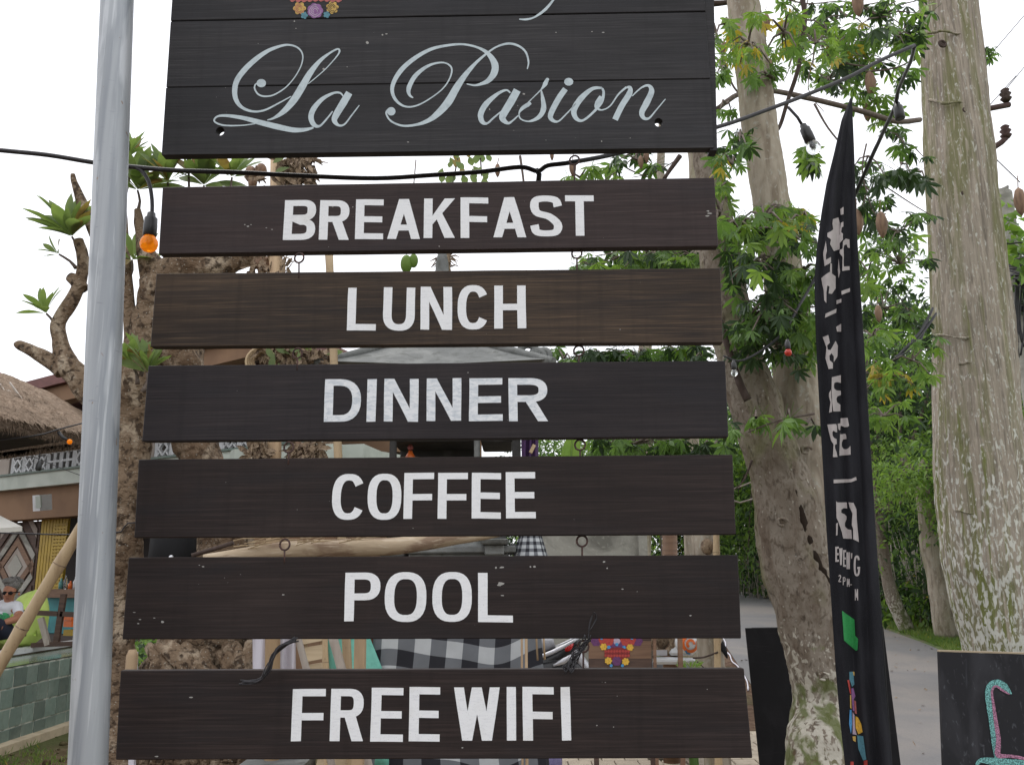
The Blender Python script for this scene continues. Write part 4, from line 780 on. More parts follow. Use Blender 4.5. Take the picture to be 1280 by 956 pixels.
# large pale trunk at the right
def trunk(parent, path, Y, m_, name='trunk', seg=40, sub=10, nz=.05, nf=1.2, bands=(), seed=0, bm=None):
    b = MB(); pts = [P(x, y, Y if len(q) == 1 else q[1]) for (x, y, w_, *q) in [(p[0], p[1], p[2], *( (0,) if len(p) == 3 else (0, p[3]))) for p in path]]
    rads = [p[2]/2*(p[3] if len(p) > 3 else Y)/FOC for p in path]
    b.tube(pts, rads, seg, sub=sub, nz=nz, nf=nf, seed=seed); return b.build(name, M[m_], parent)
YB = 12.0
big = thing('kapok_tree', G(1268, 868), 'huge pale streaked trunk with green moss, at the right edge of the photo', 'tree')
f0 = G(1272, 875)
bt_ = trunk(big, [(1167,-140,66),(1185,0,75),(1202,240,88),(1215,400,97),(1220,500,100),(1227,600,108),(1243,700,116),(1264,780,118),(1290,860,132),(1296,885,170)], YB, 'bark_big', nz=.03, nf=1.4, seg=200, sub=26); ridge(bt_, 20, 1.0, .018, 9, .008)
b = MB()
for (y, xl, xr, c_) in ((38,1150,1222,3),(130,1160,1225,3),(425,1168,1262,5),(452,1190,1236,3),(645,1188,1262,6),(742,1215,1268,6),(780,1222,1300,6),):
    path = []
    for i in range(15):
        t = i/14; x = xl+(xr-xl)*t; cx_ = (xl+xr)/2; ang = (x-cx_)/((xr-xl)/2); dY = -(1-abs(ang)**2)**.5*.5 if abs(ang) < 1 else 0
        path.append(P(x, y+c_*math.sin(t*3+y)+2*math.sin(t*11+y), YB+dY*.92+.02))
    b = MB(); b.tube(path, .019, 6, sub=2, nz=.9, nf=7); b.build('bark_ridge', M['bark_big'], big)
for (x, y, s_) in ((1178,55,.05),(1206,242,.04),(1207,138,.04),(1250,648,.07),(1255,712,.08),(1262,772,.05)):
    b = MB(); c = P(x, y, YB-.42); b.ring(c, s_, s_*.38, axis=(.15,-1,.1), seg=14, ts=7); b.ball(c+Vector((0,.02,0)), s_*.8, 10, 6, d=(1,.5,.8)); b.build('knot', M['twig_dark'], big)
branch(big, [(1152,36),(1140,42),(1125,50),(1108,60)], YB-.3, (.03,.012), 'twig')
branch(big, [(1150,150),(1120,152),(1080,140),(1020,125),(960,113),(925,117),(897,136)], 8.5, (.028,.022), 'twig', Y2=7.0)
branch(big, [(1115,0),(1128,22),(1136,40),(1148,52)], YB-1, (.01,.012), 'twig')
palmate_cluster(big, [(1100,22,55,28,9,26,'aabc'),(1085,75,60,30,9.5,30,'aabc'),(1120,45,35,22,8.5,20,'abc'),(1040,60,45,40,9,36,'aabby'),(1035,100,45,30,9,22,'ac'),(1150,215,18,14,7.5,6,'cc'),(1128,205,14,14,7.5,5,'cc'),(1130,180,30,18,9,10,'ac'),(1095,130,30,20,9,14,'abb'),(1015,195,22,10,7,7,'bca'),(1085,195,28,26,9,13,'ac'),(1088,240,26,20,9,11,'ac'),(1110,262,40,18,10,12,'ac'),(1125,290,42,22,10,16,'aac'),(1240,68,14,14,12.5,7,'ca'),(1125,330,45,30,11,34,'aabbc'),(1105,385,40,28,11,30,'ccab'),(1135,390,35,30,11,24,'ca'),(1085,340,16,30,10.5,14,'bba'),(1090,420,20,20,9,12,'aab'),(1110,470,34,24,10,24,'bbay'),(1140,450,26,26,10,18,'ba'),(1105,520,36,20,11,18,'bbac'),(1060,20,50,20,9.5,18,'acb'),(1005,25,30,25,9,16,'bba')], 300, 31, .155, mult=2.1)
for (x, y, Y, h) in ((1102,281,8.5,.30),(1072,278,8.8,.3),(1088,105,8.5,.3),(1072,5,8,.3),(1275,252,7,.26),(1084,140,9,.25),(1098,392,9,.2),(958,28,8,.2),(962,85,8,.22),(905,60,7.2,.14)): pod(big, x, y, Y, h)
for p, Y, r_ in (([(1003,0),(1006,20),(1004,45),(998,85),(985,125),(976,155),(970,165)],6.9,.024), ([(985,0),(1010,5),(1045,2)],8,.008), ([(1018,130),(1035,160),(1060,190)],7.6,.012), ([(1082,90),(1120,85),(1150,70)],8.5,.012), ([(1030,68),(1060,80),(1085,83)],8.5,.012), ([(1083,180),(1078,215),(1090,262)],9,.010), ([(1105,232),(1140,255),(1165,270)],9,.008), ([(1090,262),(1097,272)],8.5,.006), ([(1010,0),(985,90),(975,100)],8,.006), ([(892,30),(905,75),(915,105),(925,118)],7,.013), ([(889,5),(910,3),(930,-4)],7.2,.03), ([(925,20),(930,40),(905,50)],7.2,.006), ([(1020,60),(1010,110),(1030,140)],8.5,.006)):
    branch(big, p, Y, (r_, r_*.6), 'twig_dark' if r_ > .02 else 'twig')
# forked tree in the middle
mid = thing('forked_tree', G(1022, 985), 'tall forked tree with cracked lower trunk between the boards and the banner', 'tree')
YM = 6.3
mt_ = trunk(mid, [(1028,1010,100,6.1),(1024,940,73,6.15),(1026,880,66),(1023,830,70),(1012,770,78),(1000,715,86),(990,660,84),(975,600,72),(955,540,66),(935,480,60),(920,430,58),(908,370,56),(898,300,52),(886,220,34),(872,150,30),(866,90,28)], YM, 'bark_mid', nz=.10, nf=3.2, seed=1, seg=110, sub=26); ridge(mt_, 12, 5, .012, 30, .006)
trunk(mid, [(1030,760,46,6.34),(1026,700,54,6.42),(1016,620,64,6.45),(1008,560,62,6.5),(1000,500,62,6.5),(991,430,56,6.5),(983,370,52,6.5),(972,300,50,6.5),(961,230,48,6.5),(950,160,48,6.5),(941,90,46,6.5),(930,10,44,6.5),(920,-60,42,6.5),(905,-160,38,6.5)], 6.5, 'bark_top', nz=.05, nf=3.0, seed=2, seg=80, sub=20); ridge(mid.children[-1], 18, 3, .008, 34, .004)
b = MB(); b.tube([P(985,560,6.135), P(991,600,6.10), P(1003,645,6.075), P(1016,690,6.075), P(1034,725,6.09), P(1043,752,6.135)], [.004,.010,.018,.024,.022,.006], 8, sub=6, nz=.9, nf=30); b.build('bark_crack', mat('dark_bark_hollow', (.03,.022,.017), .95, spec=.05), mid)
for (x, y, s_) in ((975,535,.03),(978,652,.035),(1008,562,.035),(1024,905,.03),(1026,930,.022),(1000,700,.02),(1030,845,.03)):
    b = MB(); c = P(x, y, 6.05 if y > 600 else 6.12); b.tube([c+Vector((s_*math.cos(k*.5)*(1+.2*math.sin(k*1.7)), .004, s_*.7*math.sin(k*.5))) for k in range(11)], s_*.28, 6, nz=.5, nf=40); b.ball(c+Vector((0,.02,0)), s_*.8, 10, 6, d=(1,.4,.6)); b.build('knot', M['bark_mid'], mid)
branch(mid, [(900,400),(912,440),(925,480),(935,500)], 5.9, (.02,.03), 'twig_dark')
branch(mid, [(1035,430),(1015,445),(1000,470)], 6.3, (.006,.008), 'twig'); branch(mid, [(1018,517),(975,525),(935,540)], 5.6, (.008,.005), 'twig')
branch(mid, [(940,575),(930,600),(918,612)], 6.2, (.008,.004), 'twig_dark')
palmate_cluster(mid, [(925,290,32,22,5.7,34,'aaab'),(985,300,50,22,5.8,40,'aabc'),(955,270,32,16,5.8,20,'ab'),(1005,275,22,16,6,14,'bay'),(900,265,16,28,6,18,'ab'),(940,330,35,20,5.6,32,'ccab'),(1000,345,30,25,5.8,30,'abb'),(965,385,45,30,5.6,60,'aacc'),(1000,400,30,30,5.8,38,'aaab'),(935,415,26,26,5.7,26,'aacc'),(965,430,35,20,5.6,24,'cca'),(1005,440,16,16,6,10,'ab'),(910,330,12,30,5.8,12,'cca'),(915,545,14,16,5.6,12,'ca'),(925,175,28,14,5.5,14,'aca'),(915,205,18,12,5.6,9,'aay'),(912,240,12,12,6,6,'ab'),(935,55,28,30,6,26,'bbay'),(980,40,30,30,6.4,28,'bbay'),(905,30,12,30,6,12,'abb'),(905,90,12,20,6,10,'aba'),(970,100,30,15,6.4,12,'baa'),(908,130,10,10,6,5,'a'),(1020,55,26,30,6.6,20,'bba')], 250, 33, .098, mult=2.0)
palmate_cluster(mid, [(945,522,26,8,5.4,9,'ab'),(985,518,20,8,5.4,7,'aab'),(1008,530,12,8,5.4,4,'ca'),(960,400,50,20,5.4,12,'ab')], 50, 34, .14)
palmate_cluster(mid, [(800,323,70,12,8,60,'aaacb'),(870,322,40,12,7.5,40,'ccab'),(740,332,30,8,8.5,18,'aab'),(750,448,45,10,8,34,'cca'),(800,445,30,9,8,18,'ca'),(850,440,30,9,8,22,'abc'),(880,450,16,8,7.5,8,'ca'),(705,448,12,9,8,7,'ca'),(790,555,60,8,8,50,'aac'),(850,560,25,8,8,12,'ac'),(890,560,20,10,7.5,16,'cca'),(725,222,20,12,8,10,'bb'),(795,200,22,14,7.5,9,'ac'),(760,215,20,10,8,6,'ab'),], 0, 35, .15, stuffname='hanging_foliage', mult=1.8)
for (x, y, Y, h) in ((922,341,5.6,.15),(716,210,7,.16),(801,203,7,.13),(808,196,7,.13),(690,195,7,.09),(622,213,6,.11)): pod(mid, x, y, Y, h)
for p, Y, r_ in (([(850,195),(838,212),(830,224)],7,.022), ([(760,190),(780,208),(800,218),(820,225)],7.5,.008), ([(850,197),(820,215),(790,222)],7.2,.005), ([(800,190),(770,215),(745,232)],7.5,.006),([(650,195),(653,215),(655,232)],7,.012)): branch(mid, p, Y, (r_, r_*.7), 'twig_dark' if r_ > .02 else 'twig')
# slimmer trunks behind
def slim(path, Y, m_, foot, label):
    t = thing('slim_tree', G(*foot), label, 'tree'); t.location.z = 0; trunk(t, path, Y, m_, nz=.06, nf=2, seg=20); return t
Y9 = 1.6*FOC/(905-718)
slim([(878,905,27),(874,800,26),(868,680,25),(862,560,24),(862,440,26),(872,300,29),(876,210,32),(868,150,30),(862,60,28)], 9.4, 'bark_top', (878,905), 'slim grey-green trunk seen in the gaps near the right ends of the boards')
slim([(800,880,16),(806,690,15),(808,560,15),(806,440,17),(822,300,12),(826,200,11),(830,100,9)], 11.5, 'bark_top', (800,874), 'thinnest grey trunk seen in the gaps left of the slim grey-green one')
# ================================================================ LEFT SIDE
# --- frangipani tree
YP = 5.6
pl = thing('frangipani_tree', G(160, 968), 'gnarled frangipani tree with stubby branches and rosettes of long leaves behind the steel post', 'tree')
def ptr(path, name='branch', nz=.16, Yb=YP, seed=0):
    b = MB(); b.tube([P(x, y, Yb if len(q) == 0 else q[0]) for (x, y, w_, *q) in path], [p[2]/2*Yb/FOC for p in path], 18, sub=6, nz=nz, nf=7, seed=seed); return b.build(name, M['plum_bark'], pl)
ptr([(166,1010,66),(160,940,50),(152,860,34),(152,780,34),(154,700,44),(157,640,42),(161,580,48),(163,520,52),(172,470,50),(180,430,46),(190,385,44),(203,350,46)], 'trunk', .28)
ptr([(250,1010,90),(262,900,150),(252,830,120),(270,740,84),(282,680,72),(262,610,56),(243,555,54),(226,500,60),(220,440,66),(212,390,50),(200,345,40)], 'trunk', .3, 5.75, 3)
ptr([(195,348,40),(225,338,44),(262,334,42),(300,325,26),(330,312,14)], seed=4)
ptr([(150,560,40),(125,510,36),(104,478,32),(84,455,27),(74,425,20),(74,402,18),(92,372,17),(102,345,16),(103,320,15),(98,300,12)], seed=5)
ptr([(78,464,22),(60,450,19),(42,440,15),(25,431,13),(22,428,9)], seed=6); ptr([(104,362,16),(96,352,17),(87,346,12)], seed=7)
ptr([(122,300,16),(110,270,15),(101,250,13),(93,228,9),(91,218,6)], seed=8); ptr([(165,470,30),(164,420,18),(160,370,15),(158,320,11),(156,290,9),(155,240,5),(158,205,4)], seed=9)
ptr([(186,420,14),(183,370,11),(178,320,14),(174,280,13),(172,262,9)], seed=10); ptr([(172,500,20),(178,492,16),(170,478,10)], seed=11)
ptr([(205,340,26),(186,325,28),(178,300,14)], seed=12)
# hollow and ragged roots at the foot
b = MB()
for i in range(16): b.tube([P(185+i*9, 812+rnd.uniform(-20,20), 5.45), P(200+i*8+rnd.uniform(-20,20), 835+rnd.uniform(-12,12), 5.38), P(190+i*10+rnd.uniform(-30,30), 880, 5.4), P(180+i*11, 960, 5.4)], [.03,.05,.045,.03], 8, sub=3, nz=.5, nf=9)
b.build('root', M['plum_bark'], pl)
lm = MB(); ws = [0,.10,.20,.30,.36,.34,.22,0]; n = len(ws); vs = []
for i, w_ in enumerate(ws):
    t = i/(n-1); z = -.22*t*t; vs += [Vector((-w_*.42, t, z+.05*w_)), Vector((0, t, z)), Vector((w_*.42, t, z+.05*w_))]
lm.add(vs, [(3*i+j, 3*i+j+1, 3*i+j+4, 3*i+j+3) for i in range(n-1) for j in range(2)], 0, True)
def lmesh(mk): me = bpy.data.meshes.new('frangipani_leaf'); me.from_pydata(lm.v, [], lm.f); me.materials.append(M[mk]); me.polygons.foreach_set('use_smooth', [True]*len(me.polygons)); me.update(); return me
LM = [lmesh('leaf_p'), lmesh('leaf_py')]; org = wloc(pl); nleaf = 0
def rosette(px, py, n, Lpx, seed, updir=(0,0,1), stem=None, spread=(.5,1.35), Y=YP, arc_=(0, 2*math.pi), only=None):
    global nleaf
    rr = random.Random(seed); c = P(px, py, Y); u = (Vector(updir)+Vector((0,-.25,0))).normalized(); q = u.to_track_quat('Z','Y').to_matrix()
    if stem: b = MB(); b.tube([P(*stem, Y), P((stem[0]+px)/2+3, (stem[1]+py)/2, Y), c], [.014,.009,.007], 7, sub=2); b.build('stalk', M['twig'], pl)
    n = int(n*1.7)
    for i in range(n):
        a = arc_[0]+(arc_[1]-arc_[0])*(i+rr.uniform(-.3,.3))/n; th = rr.uniform(.15, spread[1]*.86); d = q @ Vector((math.sin(th)*math.cos(a), math.sin(th)*math.sin(a), math.cos(th))); nrm = (u - d*u.dot(d)).normalized(); x = d.cross(nrm); ro = rr.uniform(-.7,.7); x, nrm = x*math.cos(ro)+nrm*math.sin(ro), nrm*math.cos(ro)-x*math.sin(ro)
        Rm = Matrix((x, d, nrm)).transposed(); o = bpy.data.objects.new('leaf', LM[1 if rr.random() < .13 else 0]); COL.objects.link(o); o.parent = pl; L = Lpx*Y/FOC*rr.uniform(.8,1.12)
        o.matrix_local = Matrix.Translation(c + d*.01 - org) @ Rm.to_4x4() @ Matrix.Diagonal((L*.95, L, L, 1)); nleaf += 1
rosette(90, 296, 15, 58, 1, (-.25,-.3,1), (102,330)); rosette(74, 318, 5, 26, 2, (-.7,-.2,.5), (95,335)); rosette(58, 392, 7, 38, 3, (-.3,-.3,1), (70,412))
rosette(162, 196, 9, 40, 4, (.3,-.2,1), (157,240)); rosette(172, 238, 15, 54, 5, (.25,-.4,1), (172,265), spread=(.4,1.5)); rosette(165, 325, 5, 44, 6, (.5,-.5,.4), (160,350)); rosette(210, 228, 14, 52, 7, (.1,-.4,1), (205,300), (.4,1.6))
rosette(255, 232, 15, 56, 8, (.1,-.4,1), (240,320), (.5,1.6)); rosette(290, 222, 9, 48, 9, (.2,-.3,1), (270,320), (.5,1.5)); rosette(235, 195, 9, 42, 19, (.1,-.4,1), (232,300), (.4,1.6)); rosette(164, 455, 8, 40, 10, (-.4,-.3,1), (172,480), Y=5.15); rosette(184, 466, 9, 40, 11, (.1,-.3,1), (178,490), Y=5.1); rosette(176, 445, 5, 34, 20, (-.1,-.3,1), (176,470), Y=5.15)
# green seedlings under the bottom board and by the post
b = MB()
tuft = thing('strappy_plant', G(215, 985), 'low plant with long arching green leaves under the bottom board', 'plant'); o2 = wloc(tuft)
for i in range(22):
    a = i*2.4; o = bpy.data.objects.new('leaf', LM[0]); COL.objects.link(o); o.parent = tuft; d = Vector((math.cos(a), math.sin(a)*.5, .75+rnd.random()*.5)).normalized(); n_ = (Vector((0,0,1))-d*d.z).normalized()
    o.matrix_local = Matrix.Translation(Vector((0,0,.05))) @ Matrix((d.cross(n_), d, n_)).transposed().to_4x4() @ Matrix.Diagonal((.14,.34+.1*rnd.random(),.3,1))
# --- pool wall (runs away from the camera at X = WX)
WX = -4.92
wall = thing('pool_wall', (WX, 8.5, 0), 'low wall faced with square green stone tiles in front of the pool', 'wall')
b = MB(); b.box((WX-.046, 9.5, .38), (.12, 9, .76)); b.build('masonry', M['grout'], wall)
b = MB(); b.box(wloc(wall), (.03,.206,.172)); tm = b.build('tile', M['tile'], wall, bevel=.003); tm.location = Vector((WX+.004, 5.2, .1))-wloc(wall); first = True
for j in range(4):
    for i in range(36):
        if i == 0 and j == 0: continue
        o = bpy.data.objects.new('tile', tm.data); COL.objects.link(o); o.parent = wall; o.location = Vector((WX+.004+rnd.uniform(0,.006), 5.2+i*.222+(.0 if j%2 else .02), .1+j*.187+rnd.uniform(-.002,.002)))-wloc(wall); o.rotation_euler = (rnd.uniform(-.01,.01),0,rnd.uniform(-.02,.02))
b = MB(); b.box((WX+.07, 9.5, .03), (.16, 9, .10)); b.build('kerb', M['sandstone'], wall)
sheet('pool_water', [(WX+.01,5),(WX+.01,14),(WX-.62,14),(WX-.62,5)], .772, M['water'])
b = MB(); b.box((WX-3.62, 11, .38), (6.0, 14, .86)); b.box((WX-.70, 11, .81), (.18, 14.1, .05), mi=1); o = b.build('pool_deck', [M['darkwood'], M['white']]); o['kind'] = 'structure'
# --- two-storey building behind the pool
A0 = Vector((-9.08-1.71*2, 15.7+1.05*2, 0)); B0 = Vector((-2.28, 11.55, 0)); dx = (B0-A0).normalized(); dn = Vector((dx.y, -dx.x, 0))  # dn towards camera
if dn.y > 0: dn = -dn
Lf = (B0-A0).length; ZS = 3.33
bd = thing('beach_bar', A0.lerp(B0,.5), 'two-storey bar building with white lattice balcony behind the pool', 'building')
def fbox(u0, u1, z0, z1, d0, d1, name, m_, par=bd, rz=0):  # along the facade: u metres from A0, z, d outwards
    b = MB(); q = lambda u, d, z: A0+dx*u+dn*d+Vector((0,0,z)); b.hexa([q(u0,d0,z0), q(u1,d0,z0), q(u1,d1,z0), q(u0,d1,z0)], [q(u0,d0,z1), q(u1,d0,z1), q(u1,d1,z1), q(u0,d1,z1)]); return b.build(name, M[m_], par)
def uof(px, d=0.0, py=560):   # facade coordinate seen at pixel column px
    v = ray(px, py); n = dn; t = (A0+dn*d).dot(n)/v.dot(n); return (v*t+Vector((0,0,0))-(A0)).dot(dx)
fbox(0, Lf, ZS-.25, ZS-.02, -3.5, .35, 'floor_slab', 'slab'); fbox(0, Lf, ZS-.02, ZS+.012, .25, .39, 'slab_edge', 'tile')
fbox(0, Lf-.1, ZS-.75, ZS-.252, -.1, .22, 'beam', 'wallb'); fbox(0, Lf, ZS+.02, ZS+1.35, -3.4, -1.2, 'upper_wall', 'wallb')
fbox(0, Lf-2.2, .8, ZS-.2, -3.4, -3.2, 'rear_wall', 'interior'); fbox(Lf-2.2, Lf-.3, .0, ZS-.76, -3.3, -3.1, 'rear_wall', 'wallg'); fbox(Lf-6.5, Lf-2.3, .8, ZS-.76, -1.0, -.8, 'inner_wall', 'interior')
# side wing beyond the right corner
b = MB(); q = lambda px, py, Y: P(px, py, Y); C0 = A0+dx*Lf; C1 = C0+Vector((.36,2.1,0)); 
for z0, z1, mk, nm, o_ in ((ZS-.25, ZS-.02, 'slab', 'side_slab', .34), (.0, ZS-.26, 'wallb', 'side_wall', 0)):
    b = MB(); off = Vector((o_*.95, -.0, 0)); W3 = Vector((-3,0,0)); b.hexa([C0+off+Vector((0,0,z0)), C1+off+Vector((0,0,z0)), C1+W3+Vector((0,0,z0)), C0+W3*.5+Vector((0,.4,z0))], [C0+off+Vector((0,0,z1)), C1+off+Vector((0,0,z1)), C1+W3+Vector((0,0,z1)), C0+W3*.5+Vector((0,.4,z1))]); b.build(nm, M[mk], bd)
# columns of the balcony and lattice blocks
def lattice(u0, u1, d=.05, z0=ZS+.03, h=.34, s_=.34, kind=0):
    n = int(round((u1-u0)/s_)); s_ = (u1-u0)/n; q = lambda u, z: A0+dx*u+dn*d+Vector((0,0,z))
    for i in range(n):
        ua = u0+i*s_; uc = ua+s_/2; zc = z0+h/2; b = MB(); r_ = .032
        def seg(p, q_, r_=r_):
            P0 = q(*p); P1 = q(*q_); b.bar(P0, P1, .05, r_)
        seg((ua+.01,z0),(ua+.01,z0+h)); seg((ua+s_-.01,z0),(ua+s_-.01,z0+h)); seg((ua+.03,z0+.012),(ua+s_-.03,z0+.012)); seg((ua+.03,z0+h-.012),(ua+s_-.03,z0+h-.012))
        if i < n-2 or kind == 1:
            e = s_*.3; v_ = h*.32; seg((uc-e,zc),(uc,zc+v_)); seg((uc,zc+v_),(uc+e,zc)); seg((uc+e,zc),(uc,zc-v_)); seg((uc,zc-v_),(uc-e,zc)); seg((ua+.03,z0+.03),(uc-e*.6,zc-v_*.45),.02); seg((ua+s_-.03,z0+h-.03),(uc+e*.6,zc+v_*.45),.02); seg((ua+.03,z0+h-.03),(uc-e*.6,zc+v_*.45),.02); seg((ua+s_-.03,z0+.03),(uc+e*.6,zc-v_*.45),.02)
        else: seg((uc,z0+.02),(uc,z0+h-.02)); seg((ua+.02,zc),(ua+s_-.02,zc))
        b.build('lattice_block', M['white'], bd)
lattice(uof(-40), uof(8)); lattice(uof(22), uof(98)); lattice(uof(99), uof(190)); lattice(uof(199), uof(325), kind=1)
lattice(uof(120), uof(190), z0=ZS+.38); lattice(uof(199), uof(325), z0=ZS+.38, kind=1)
fbox(uof(9), uof(21), ZS+.02, ZS+1.3, -.1, .1, 'column', 'wallg'); fbox(uof(190.5), uof(198.5), ZS+.02, ZS+1.3, -.1, .08, 'column', 'wallg'); fbox(uof(326), uof(334), ZS+.02, ZS+1.3, -.1, .1, 'column', 'wallg')
fbox(uof(336), Lf-.05, ZS+.02, ZS+.62, .2, .22, 'glass_panel', 'clear')
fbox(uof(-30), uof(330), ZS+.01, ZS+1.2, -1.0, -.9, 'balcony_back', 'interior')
# roof with maroon eaves
def roofpt(px, py, Y): return P(px, py, Y)
b = MB(); e0, e1 = P(-60,513,14.2), P(338,412,10.6); r0_, r1_ = e0+Vector((.6,4.5,.35)), e1+Vector((.6,4.5,.35)); b.hexa([e0, e1, r1_, r0_], [e0+Vector((0,0,.16)), e1+Vector((0,0,.16)), r1_+Vector((0,0,.3)), r0_+Vector((0,0,.3))]); b.build('roof', M['rooft'], bd)
b = MB(); b.hexa([e0+Vector((0,.1,-.25)), e1+Vector((0,.1,-.25)), e1+Vector((0,.35,-.25)), e0+Vector((0,.35,-.25))], [e0+Vector((0,.1,-.003)), e1+Vector((0,.1,-.003)), e1+Vector((0,.35,-.003)), e0+Vector((0,.35,-.003))]); b.build('soffit_beam', M['wallb'], bd)
for k, t in enumerate((.25,.5,.75,.93)):
    b = MB(); a = e0.lerp(e1, t)+Vector((-.5,.5,-.03)); b.bar(a, a+Vector((1.6,3.6,.2)), .07, .09); b.build('rafter', M['darkwood'], bd)
# ground floor: chevron panel, yellow shutter, counter
ua, ub = uof(-25,0,690), uof(40,0,690); ch = fbox(ua, ub, .85, ZS-.76, -.2, -.1, 'chevron_panel', 'darkwood')
q_ = lambda u, z, d=-.09: A0+dx*u+dn*d+Vector((0,0,z))
def diamond(u, z, ru, rz, m_, d, par=ch):
    ru *= 1.3; rz *= .8; return poly([q_(u-ru,z,d), q_(u,z-rz,d), q_(u+ru,z,d), q_(u,z+rz,d)], 'wood_inlay', M[m_], bd, .012, dn)
um = uof(21, -.1, 700)
def zat(py, px=20): 
    v = ray(px, py); t = (A0+dn*-.1).dot(dn)/v.dot(dn); return EYE+v.z*t
z1, z2, z3 = zat(708), zat(650), zat(765)
diamond(um, z1, .27, .40, 'wallg', -.10); diamond(um, z1, .17, .26, 'concrete', -.085)
def chev(z, up_, m_, w_=.15, d=-.09, ru=.55, slope=.95):
    for s_ in (-1, 1):
        poly([q_(um, z, d), q_(um+s_*ru, z-up_*ru*slope, d), q_(um+s_*ru, z-up_*ru*slope-up_*w_, d), q_(um, z-up_*w_, d)][::s_], 'wood_inlay', M[m_], bd, .012, dn)
for dz, mk in ((.50,'brownwood'),(.72,'concrete'),(.98,'darkwood'),(1.14,'wallg'),(1.4,'brownwood')): chev(z1+dz, 1, mk); chev(z1-dz, -1, mk)
ya, yb = uof(41,0,700), uof(75,0,700)
for k in range(9):
    u = ya+(yb-ya)*(k+.1)/9; fbox(u, u+(yb-ya)/9*.8, .95, zat(642), -.12, -.08, 'shutter_slat', 'yellow')
for k in range(26): fbox(uof(58,0,700), yb, 1.1+k*.055, 1.1+k*.055+.03, -.08, -.065, 'shutter_louvre', 'yellow')
sp = thing('loudspeaker', P(53,628,13.6), 'white box loudspeaker mounted under the balcony beam', 'loudspeaker')
b = MB(); b.box(wloc(sp)+Vector((0,0,0)), (.17,.2,.24), rz=-.5, rx=.15); b.build('cabinet', M['white'], sp); b = MB(); b.box(wloc(sp)+Vector((.0,-.11,0)), (.12,.02,.18), rz=-.5, rx=.15); b.build('grille', M['slab'], sp)
cn = thing('bar_counter', A0+dx*uof(80)+dn*.6+Vector((0,0,.81)), 'timber-topped bar counter with teal front behind the steel post', 'counter')
zt = zat(735, 80); fbox(uof(58,.6,740), uof(150,.6,740), zt-.12, zt, .1, .75, 'countertop', 'brownwood', cn); fbox(uof(52,.6,760), uof(150,.6,760), .82, zt-.12, .15, .6, 'counter_front', 'teal', cn)
b = MB(); cc = q_(uof(68,.6,735), zt+.05, .5); 
for k, (mk, h) in enumerate((('ch_teal',.16),('clear',.2),('orange',.12),('white',.18))):
    b = MB(); b.lathe(cc+dx*(.12*k)+Vector((0,0,-.05)), [(.035,0),(.036,h*.6),(.014,h*.8),(.014,h)], 8); o = b.build('bottle', M[mk]); tag(o, ['teal glass bottle on the bar counter, first from the bamboo pole','clear glass bottle on the bar counter beside the teal one','short orange bottle on the bar counter','white bottle on the bar counter nearest the steel post'][k], 'bottle', 'bottles on the bar counter')
for k, (mk, z) in enumerate((('orange',1.35),('orange',1.16),('yellow',.98))):
    b = MB(); cy_ = (771,779,790)[k]; b.box(P(93,cy_,11.9), (.16,.2,.075), rz=-.5); o = b.build('crate', M[mk]); tag(o, ['orange plastic crate, topmost of the stack by the counter','orange plastic crate in the middle of the stack by the counter','yellow crate at the bottom of the stack by the counter'][k], 'crate', 'crates stacked at the counter')
# trestle / balustrade on the deck
YD = 10.6
rl = thing('deck_railing', P(40, 800, YD), 'brown timber railing along the pool deck in front of the bean bag', 'railing')
zd = .81
def rb(p0, p1, w_, name='rail', m_='darkwood', Y=YD): b = MB(); b.bar(P(*p0, Y), P(*p1, Y), .05, w_); b.build(name, M[m_], rl)
rb((8,764),(98,768),.055); rb((40,806),(200,800),.05); rb((-30,804),(3,792),.08); rb((-40,793),(9,794),.06)
for (a, c, mk) in (((70,806),(80,742),'darkwood'), ((60,806),(51,772),'bamboo_grey'), ((28,795),(31,768),'darkwood'), ((100,806),(98,745),'darkwood'), ((150,806),(150,745),'darkwood')): rb(a, c, .06, 'baluster', mk)
# --- umbrella tip
ub_ = thing('parasol', P(-90, 830, 9.6), 'cream canvas parasol whose corner enters the photo at the left edge', 'parasol')
a = P(28,658,9.6); c = P(-90,600,9.8); pts = [a, P(-40,662,8.7), P(-208,660,9.6), P(-90,655,10.9)]; b = MB()
b.add(pts+[c], [(0,1,4),(1,2,4),(2,3,4),(3,0,4)]); 
for i in range(4): q1 = pts[i]; q2 = pts[(i+1)%4]; b.add([q1, q2, q2-Vector((0,0,.05)), q1-Vector((0,0,.05))], [(0,1,2,3)])
b.build('canopy', M['umbr'], ub_); b = MB(); cz = c.copy(); cz.z = .81; b.tube([cz, c], .025, 10); b.build('pole', M['brownwood'], ub_)
